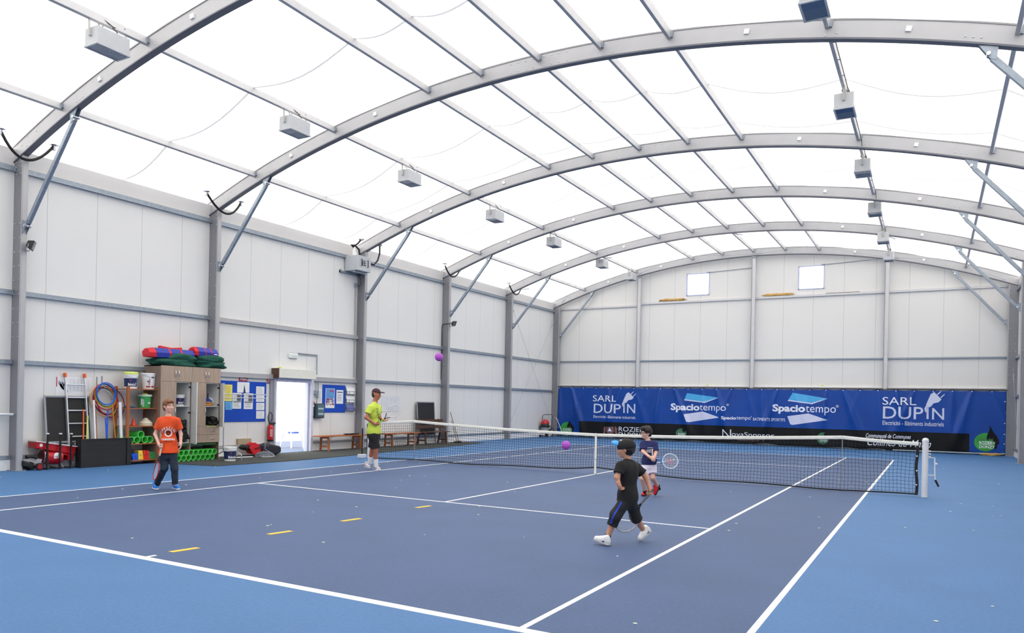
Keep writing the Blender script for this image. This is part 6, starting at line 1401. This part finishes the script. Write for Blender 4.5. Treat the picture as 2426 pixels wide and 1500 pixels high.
mor = mat('orange_cotton', (222, 76, 28), .85, bump=.15, bscale=200); g = .028; b = SDF(); up, tax, mid, chp_ = torso(b, N, SL, SR, HL, HR, fd, s, g, .05)
b.cap(mid + up * .12 - tax[0] * .02, mid - up * .01, .135, .150, .06); b.p[-1] = ('e', np.array(mid + up * .05), np.array([list(a) for a in tax]), np.array((.165, .12, .17)), 0, .06, False)
for a, e in ((SR, ER), (SL, EL)): b.cap(a, a.lerp(e, .64), .052, .060, .035, True)
b.half(mid + up * .045, -up); neckline(b, N, tax, s); sh = b.mesh('t_shirt', mor, f.t, .007, disp=wr(.0035, 30, 1))
nn = fd; ux = tax[0] * (1 if tax[0].dot(UH) > 0 else -1); cc = chp_ - up * .20
mpw = mat('white_shirt_print', (236, 234, 232), .8)
for i, ch in enumerate('OFFICIAL'):
    an = math.radians(68 - 136 * i / 7); q = cc + up * (.105 * math.cos(an) - .02) - ux * .115 * math.sin(an); u2 = (ux * math.cos(an) + up * math.sin(an)); v2 = up * math.cos(an) - ux * math.sin(an)
    decal(f, sh, ch, q, u2 * (.026 if ch != 'I' else .011), v2 * .042, nn, mpw, bold=.03)
decal(f, sh, '', cc, ux * .125, up * .13, nn, mpw, 'shirt_ring', poly=ring_poly()); decal(f, sh, '', cc, ux * .07, up * .075, nn, mat('dark_rust_print', (120, 44, 22), .8), 'shirt_emblem', poly=ring_poly(10, 0.05, .5))
decal(f, sh, 'US.MARSHALL', cc - up * .105, ux * .215, up * .034, nn, mpw, bold=.03); decal(f, sh, '', cc - up * .145, ux * .13, up * .010, nn, mat('dark_rust_print', (120, 44, 22), .8), poly=BAR)
mje = mat('dark_blue_denim', (28, 40, 58), .85, var=.3, scale=14, bump=.3, bscale=120); b = SDF(); b.ell(mid + up * .0, tax, (.135, .105, .11), .04)
for a, e, w_ in ((HR, KR, AR), (HL, KL, AL_)): b.cap(a, e, .078, .056, .03); b.cap(e, w_ + ZH * .0, .056, .050, .03, True)
b.half(mid + up * .10, up); b.mesh('jeans', mje, f.t, .007, disp=wr(.003, 38, 2))
msb = mat('bright_blue_mesh', (22, 128, 224), .6); hr_, tr_ = atz(365.5, 1157.5), atz(375, 1162); hl_, tl_ = atz(411.5, 1158), atz(425.5, 1162)
def fit(h_, t_, L, cen=None): d = (t_ - h_); d.z = 0; d.normalize(); return h_, h_ + d * L
for (a, b_), an in (((hr_, tr_), AR), ((hl_, tl_), AL_)): h_, t_ = fit(a, b_, .235); shoe(f, an, h_, t_, 1.12, msb, mat_wht, msb, col2=mat_wht)
for w_, e in ((AR, KR), (AL_, KL)): pass
racket(G_ - gax * .07, gax, vdir(.80, .60, 0), .62, mat('dark_red_frame', (170, 22, 34), .35), mat('cream_grip_tape', (222, 206, 182), .8), 'red and black tennis racket with a cream grip held by the boy in orange', .115, mt=mat_blk)
# ---- 2: coach
f = Fig((890, 1114), 'man in a lime T-shirt, black shorts and dark cap holding a racket at the net')
J = f.J; s = 1.05; f.browm = mat('dark_brown_hair', (52, 36, 30), .6, var=.25, scale=60, bump=.4); fd = vdir(.93, -.37)
N = J(888, 952); SR, SL = J(877.5, 966, -.17), J(896, 966, .15); ER, EL = J(867.5, 990, -.24), J(899, 988, .14); WR, WL = J(889, 1005, -.20), J(906, 996, -.04)
HR, HL = J(884.5, 1031, -.10), J(887.5, 1031, .09); KR, KL = J(889.5, 1067, -.09), J(882, 1066, .10); AR, AL_ = J(891, 1101, -.02), J(875.5, 1094, .20)
torso(f.b, N, SL, SR, HL, HR, fd, s, k=.05); hcn = J(892, 934.5, 0); hfd = vdir(.94, -.34, -.06); f.b.cap(N - ZH * .02, hcn - ZH * .04, .055, .055, .03)
head(f, hcn, hfd, 1.06, (178, 112, 84))
for a, e, w_ in ((SR, ER, WR), (SL, EL, WL)): limb(f.b, a, e, w_, (.050, .038, .027), bulge=1.05)
for a, e, w_ in ((HR, KR, AR), (HL, KL, AL_)): limb(f.b, a, e, w_, (.088, .054, .038), bulge=1.06)
gax = vdir(.62, .05, .55)
hd = vdir(.85, .15, -.05); G_, _ = hand(f.b, WR, hd, vdir(-.1, .6, .75) , 1.0, (1.1, 1.2, .8), .0, 1, .7)
hand(f.b, WL, vdir(.92, -.25, -.1), vdir(-.2, -.3, .95), .98, (.25, .35, .3), .14, -1, .3)
f.b.mesh('body', mat_skint, f.t, .0065)
sd_, fd_, up_ = f.hax; c = hcn; h = SDF(); h.ell(c - fd_ * .045 - up_ * .0, f.hax, (.078, .068, .085), .02); h.ell(c - up_ * .055 + fd_ * .085, f.hax, (.085, .085, .105), .012, sub=True); h.mesh('hair', f.browm, f.t, .006, disp=wr(.004, 90))
mcp = mat('dark_plum_cap', (62, 34, 44), .8); h = SDF(); h.ell(c + up_ * .040 - fd_ * .012, f.hax, (.088, .108, .098), .02); h.half(c + up_ * .042 + fd_ * .0, -(up_ + fd_ * .12).normalized()); cp = h.mesh('cap', mcp, f.t, .006)
h = SDF(); h.ell(c + up_ * .040 + fd_ * .125, f.hax, (.074, .075, .028), .01); h.ell(c + up_ * .022 + fd_ * .115, f.hax, (.085, .095, .030), .004, sub=True); h.half(c + fd_ * .06, -fd_); h.mesh('cap_visor', mcp, f.t, .004)
mli = mat('lime_cotton', (196, 216, 80), .85, bump=.15, bscale=200); g = .030; b = SDF(); up, tax, mid, chp_ = torso(b, N, SL, SR, HL, HR, fd, s, g, .06)
b.ell(mid + up * .08, tax, (.19, .150, .20), .06)
for a, e in ((SR, ER), (SL, EL)): b.cap(a, a.lerp(e, .60), .068, .080, .04, True)
b.half(mid + up * .03, -up); neckline(b, N, tax, s); sh = b.mesh('t_shirt', mli, f.t, .008, disp=wr(.005, 22, 1))
nn = vdir(.50, -.86); ux = vdir(.86, .50); cc = J(893.5, 980, -.1); mtp = mat('dark_green_print', (40, 64, 52), .8)
for txt, dx, dz, w_ in (('TE', -.01, .095, .085), ('N', -.005, .035, .05), ('NI', .03, -.02, .07), ('S', .045, -.085, .045)): decal(f, sh, txt, cc + ux * dx + up * dz, ux * w_, up * .05, nn, mtp, bold=.005)
msh = mat('black_shorts_cloth', (24, 22, 24), .85); b = SDF(); b.ell(mid + up * .0, tax, (.170, .135, .13), .05)
for a, e in ((HR, KR), (HL, KL)): b.cap(a, a.lerp(e, .86), .105, .108, .05, True)
b.half(mid + up * .12, up); b.mesh('shorts', msh, f.t, .008, disp=wr(.005, 24, 3))
mso = mat('white_sock_knit', (234, 234, 236), .9, bump=.3, bscale=150)
for k_, a in ((KR, AR), (KL, AL_)): b = SDF(); b.cap(a - ZH * .03, a + (k_ - a).normalized() * .13, .047, .052, .02, True); b.mesh('sock', mso, f.t, .006)
mgs = mat('pale_grey_sneaker', (196, 188, 196), .6)
for (a, b_), an in (((atz(887, 1112.5), atz(907, 1117)), AR), ((atz(865.5, 1107), atz(884, 1112.5)), AL_)): h_, t_ = fit(a, b_, .315); shoe(f, an, h_, t_, 1.15, mgs, mat_wht, mat_ink, col2=mat_ink)
MB().tube([WL - hd * .02 + Vector((math.cos(a) * 0, 0, 0)) for a in (0,)] * 1 + [WL - vdir(.92, -.25, -.1) * .035], .034, 14).build('wristwatch', mat_blk, f.t, smooth=True)
racket(G_ - gax * .07, gax, vdir(.25, -1, .1), .66, mat('white_grey_frame', (214, 214, 218), .3), mat('green_grip_tape', (140, 200, 60), .8), 'white and black tennis racket with a green grip held up by the man', .132, mt=mat_blk)
# ---- 3: boy in black
f = Fig((1482, 1290), 'boy in black T-shirt, cap and three-quarter trousers striding left, seen from behind')
J = f.J; s = .80; f.browm = mat('black_hair', (24, 20, 20), .6, var=.25, scale=60, bump=.4); fd = vdir(-.80, .60)
N = J(1487, 1087); SL, SR = J(1470, 1104, -.11), J(1507, 1106, .10); EL, ER = J(1462, 1131, -.15), J(1531, 1131, .10); WL, WR = J(1466, 1148, -.17), J(1539.5, 1158, .05)
HL, HR = J(1479, 1188, -.06), J(1494, 1188, .06); KL, KR = J(1459, 1222, -.09), J(1506, 1225, .10); AL_, AR = J(1439.5, 1272, -.04), J(1525, 1258, .22)
torso(f.b, N, SL, SR, HL, HR, fd, s, k=.04); hcn = J(1482, 1064, -.0); hfd = vdir(-.93, .33, -.05); f.b.cap(N - ZH * .01, hcn - ZH * .03, .038, .040, .025)
head(f, hcn, hfd, .90, (206, 150, 122))
for a, e, w_ in ((SR, ER, WR), (SL, EL, WL)): limb(f.b, a, e, w_, (.037, .030, .021), bulge=1.02)
for a, e, w_ in ((HR, KR, AR), (HL, KL, AL_)): limb(f.b, a, e, w_, (.062, .042, .028))
gax = vdir(-.62, .1, -.78); G_, _ = hand(f.b, WR, vdir(.15, -.3, -.9), vdir(-.8, -.3, -.1), .80, (1.1, 1.2, .9), 0, 1, .8)
hand(f.b, WL, vdir(.45, .1, -.85), vdir(.6, .3, .4), .80, (1.0, 1.1, .8), .05, -1, .6)
f.b.mesh('body', mat_skinb, f.t, .0055)
sd_, fd_, up_ = f.hax; c = hcn; h = SDF(); h.ell(c - fd_ * .035 - up_ * .0, f.hax, (.074, .070, .078), .02); h.ell(c - up_ * .06 + fd_ * .08, f.hax, (.085, .080, .100), .012, sub=True); h.mesh('hair', f.browm, f.t, .005, disp=wr(.004, 90))
mbc = mat('black_cap_cloth', (20, 20, 22), .8); h = SDF(); h.ell(c + up_ * .030 - fd_ * .012, f.hax, (.086, .106, .092), .02); h.half(c + up_ * .004, -(up_ + fd_ * .10).normalized()); h.mesh('cap', mbc, f.t, .005)
h = SDF(); f2 = (fd_ * .93 + up_ * .36).normalized(); a2 = (sd_, f2, sd_.cross(f2)); h.ell(c + up_ * .056 + fd_ * .105, a2, (.072, .060, .040), .01); h.ell(c + up_ * .032 + fd_ * .112, a2, (.08, .085, .032), .004, sub=True); h.half(c + fd_ * .072, -fd_); h.mesh('cap_visor', mat('sky_blue_visor', (64, 160, 232), .6), f.t, .004)
MB().box(c + up_ * .10 + fd_ * .04 - sd_ * .03 - Vector((.012, .012, .008)), c + up_ * .10 + fd_ * .04 - sd_ * .03 + Vector((.012, .012, .008))).build('cap_badge', mat_paper, f.t)
mbt = mat('black_tee_cotton', (24, 23, 25), .88, bump=.15, bscale=200); b = SDF(); up, tax, mid, chp_ = torso(b, N, SL, SR, HL, HR, fd, s, .022, .05, bulk=1.0)
b.ell(mid + up * .06, tax, (.135, .105, .13), .05)
for a, e in ((SR, ER), (SL, EL)): b.cap(a, a.lerp(e, .66), .050, .058, .03, True)
b.half(mid - up * .0, -up); neckline(b, N, tax, s); b.mesh('t_shirt', mbt, f.t, .006, disp=wr(.004, 32, 1))
mtr = mat('black_track_cloth', (27, 27, 32), .8); b = SDF(); b.ell(mid, tax, (.118, .10, .10), .04)
for a, e, w_, q in ((HR, KR, AR, .18), (HL, KL, AL_, .45)): b.cap(a, e, .072, .064, .03); b.cap(e, e.lerp(w_, q), .064, .062, .03, True)
b.half(mid + up * .08, up); tr = b.mesh('three_quarter_trousers', mtr, f.t, .006, disp=wr(.004, 34, 2))
me = tr.data; bv = BVHTree.FromPolygons([v.co + f.t.location for v in me.vertices], [tuple(p.vertices) for p in me.polygons]); P_ = []
pth = [HL.lerp(KL, i / 10) for i in range(11)] + [KL.lerp(AL_, i / 10 * .42) for i in range(1, 9)]; od = vdir(-.45, -.9); mb = MB(); vs = []
for p in pth:
    for o in (-.012, .012):
        q = p + UH * (o - .012); h_ = bv.ray_cast(q + od * .3, -od, 1.0); vs.append((h_[0] + od * .003) if h_[0] is not None else q)
mb.add(vs, [(2 * i, 2 * i + 1, 2 * i + 3, 2 * i + 2) for i in range(len(pth) - 1)]).build('side_stripe', mat('blue_stripe', (26, 64, 190), .7), f.t)
mwb = mat('white_sneaker_leather', (232, 232, 234), .45); he = atz(1444, 1294.5); to = J(1405.5, 1279, 0); d = (to - he).normalized(); shoe(f, AL_, he + ZH * .003, he + d * .215, .9, mwb, mat('grey_sole', (190, 192, 196), .6), mat_ink, col2=mat_navy)
tt = atz(1514, 1284.5); tt.z = .004; hh_ = J(1537, 1262, .25); d = (hh_ - tt).normalized(); shoe(f, AR, tt + d * .215, tt, .9, mwb, mat('grey_sole', (190, 192, 196), .6), mat_ink, col2=mat_navy)
for a, k_ in ((AL_, KL), (AR, KR)): b = SDF(); b.cap(a - (k_ - a).normalized() * .03, a + (k_ - a).normalized() * .03, .033, .034, .02, True); b.mesh('sock', mat_blk, f.t, .006)
racket(G_ - gax * .06, gax, vdir(.15, -1, .0), .60, mat('pale_grey_frame', (188, 190, 196), .35), mat('grey_grip_tape', (120, 122, 126), .8), 'grey tennis racket hanging low from the right hand of the boy in black', .128, mt=mat_blk)
# ---- 4: boy in navy
f = Fig((1540, 1177), 'boy with glasses in a navy T-shirt and white shorts swinging a racket near the net')
J = f.J; s = .80; f.browm = mat('very_dark_brown_hair', (30, 20, 18), .6, var=.25, scale=60, bump=.4); fd = vdir(-.30, -.95)
N = J(1535, 1043); SR, SL = J(1522, 1052, .04), J(1551.5, 1051.5, -.02); ER, EL = J(1523, 1070, -.06), J(1553.5, 1072, -.06); WR, WL = J(1539, 1083, -.20), J(1550.5, 1083, -.20)
HR, HL = J(1531, 1107, 0), J(1544.5, 1107, 0); KR, KL = J(1521.5, 1133, -.08), J(1546, 1132, -.06); AR, AL_ = J(1527.5, 1164, .06), J(1560, 1156, .16)
torso(f.b, N, SL, SR, HL, HR, fd, s, k=.04); hcn = J(1530.5, 1026, 0); hfd = vdir(-.93, -.36, -.14); f.b.cap(N - ZH * .01, hcn - ZH * .03, .038, .040, .025)
head(f, hcn, hfd, .90, (226, 176, 158), (60, 50, 50))
for a, e, w_ in ((SR, ER, WR), (SL, EL, WL)): limb(f.b, a, e, w_, (.036, .029, .021), bulge=1.02)
for a, e, w_ in ((HR, KR, AR), (HL, KL, AL_)): limb(f.b, a, e, w_, (.060, .042, .028))
gax = vdir(.98, -.05, -.08); G_, _ = hand(f.b, WR, vdir(.75, -.3, -.5), vdir(.1, .9, -.3), .78, (1.1, 1.2, .9), 0, 1, .8)
hand(f.b, WL, vdir(-.25, -.35, -.85), vdir(-.1, .9, .1), .78, (1.0, 1.1, .9), 0, -1, .8)
f.b.mesh('body', mat_skinl, f.t, .0055)
sd_, fd_, up_ = f.hax; c = hcn; h = SDF(); h.ell(c + up_ * .040 - fd_ * .018, f.hax, (.080, .098, .088), .02); h.ell(c - fd_ * .045 - up_ * .01, f.hax, (.072, .058, .062), .03); h.ell(c + up_ * .09 + fd_ * .055, f.hax, (.058, .036, .032), .02)
h.ell(c - up_ * .055 + fd_ * .082, f.hax, (.080, .080, .102), .012, sub=True); h.mesh('hair', f.browm, f.t, .005, disp=wr(.006, 95))
mb = MB()
for q in (-1, 1):
    e = c + sd_ * q * .029 + up_ * .008 + fd_ * .090; mb.tube([e + sd_ * .019 * math.cos(a) + up_ * .013 * math.sin(a) for a in [2 * math.pi * i / 16 for i in range(16)]], .0022, 6, closed=True); mb.tube([e + sd_ * q * .019, c + sd_ * q * .068 + fd_ * .06 + up_ * .01, c + sd_ * q * .070 - up_ * .0], .002, 6)
mb.tube([c + sd_ * .010 + up_ * .010 + fd_ * .092, c - sd_ * .010 + up_ * .010 + fd_ * .092], .002, 6); mb.build('glasses', mat_blk, f.t)
mnv = mat('navy_cotton', (30, 38, 92), .85, bump=.15, bscale=200); b = SDF(); up, tax, mid, chp_ = torso(b, N, SL, SR, HL, HR, fd, s, .020, .05)
b.ell(mid + up * .10, tax, (.128, .10, .12), .05)
for a, e in ((SR, ER), (SL, EL)): b.cap(a, a.lerp(e, .80), .047, .058, .03, True)
b.half(mid + up * .045, -up); neckline(b, N, tax, s); sh = b.mesh('t_shirt', mnv, f.t, .006, disp=wr(.003, 32, 1))
nn = fd; ux = tax[0] * (1 if tax[0].dot(UH) > 0 else -1); cc = chp_ - up * .12 + ux * .0
decal(f, sh, 'PARIS', cc - ux * .015, ux * .125, up * .058, nn, mpw, bold=.01); decal(f, sh, '1', cc + ux * .066 - up * .035, ux * .022, up * .14, nn, mpw, bold=.01); decal(f, sh, '', cc + up * .055 + ux * .03, ux * .09, up * .006, nn, mpw, poly=BAR)
mws = mat('pale_lilac_shorts', (226, 218, 236), .85); b = SDF(); b.ell(mid + up * .0, tax, (.118, .092, .10), .04)
for a, e in ((HR, KR), (HL, KL)): b.cap(a, a.lerp(e, .62), .074, .082, .03, True)
b.half(mid + up * .09, up); b.mesh('shorts', mws, f.t, .006, disp=wr(.004, 34, 2))
mrs = mat('red_sneaker_mesh', (214, 26, 36), .55)
a, b_ = atz(1531, 1173.5), atz(1513.5, 1178.5); h_, t_ = fit(a, b_, .215); shoe(f, AR, h_, t_, .9, mrs, mat_dark, mat_wht)
tt = atz(1553, 1175.5); tt.z = .004; hh_ = J(1561, 1155, .12); d = (hh_ - tt).normalized(); shoe(f, AL_, tt + d * .21, tt, .9, mrs, mat_dark, mat_wht)
for a, k_ in ((AL_, KL), (AR, KR)): b = SDF(); b.cap(a - (k_ - a).normalized() * .03, a + (k_ - a).normalized() * .025, .032, .034, .02, True); b.mesh('sock', mat_blk, f.t, .006)
racket(G_ - gax * .10, gax, vdir(.0, -1, .15), .53, mat('pale_blue_white_frame', (206, 222, 236), .3), mat_blk, 'white and blue tennis racket held out to the right by the boy in navy', .125, mt=mat('blue_throat', (40, 110, 200), .35), logo=mat('pink_stencil', (200, 110, 130), .7))
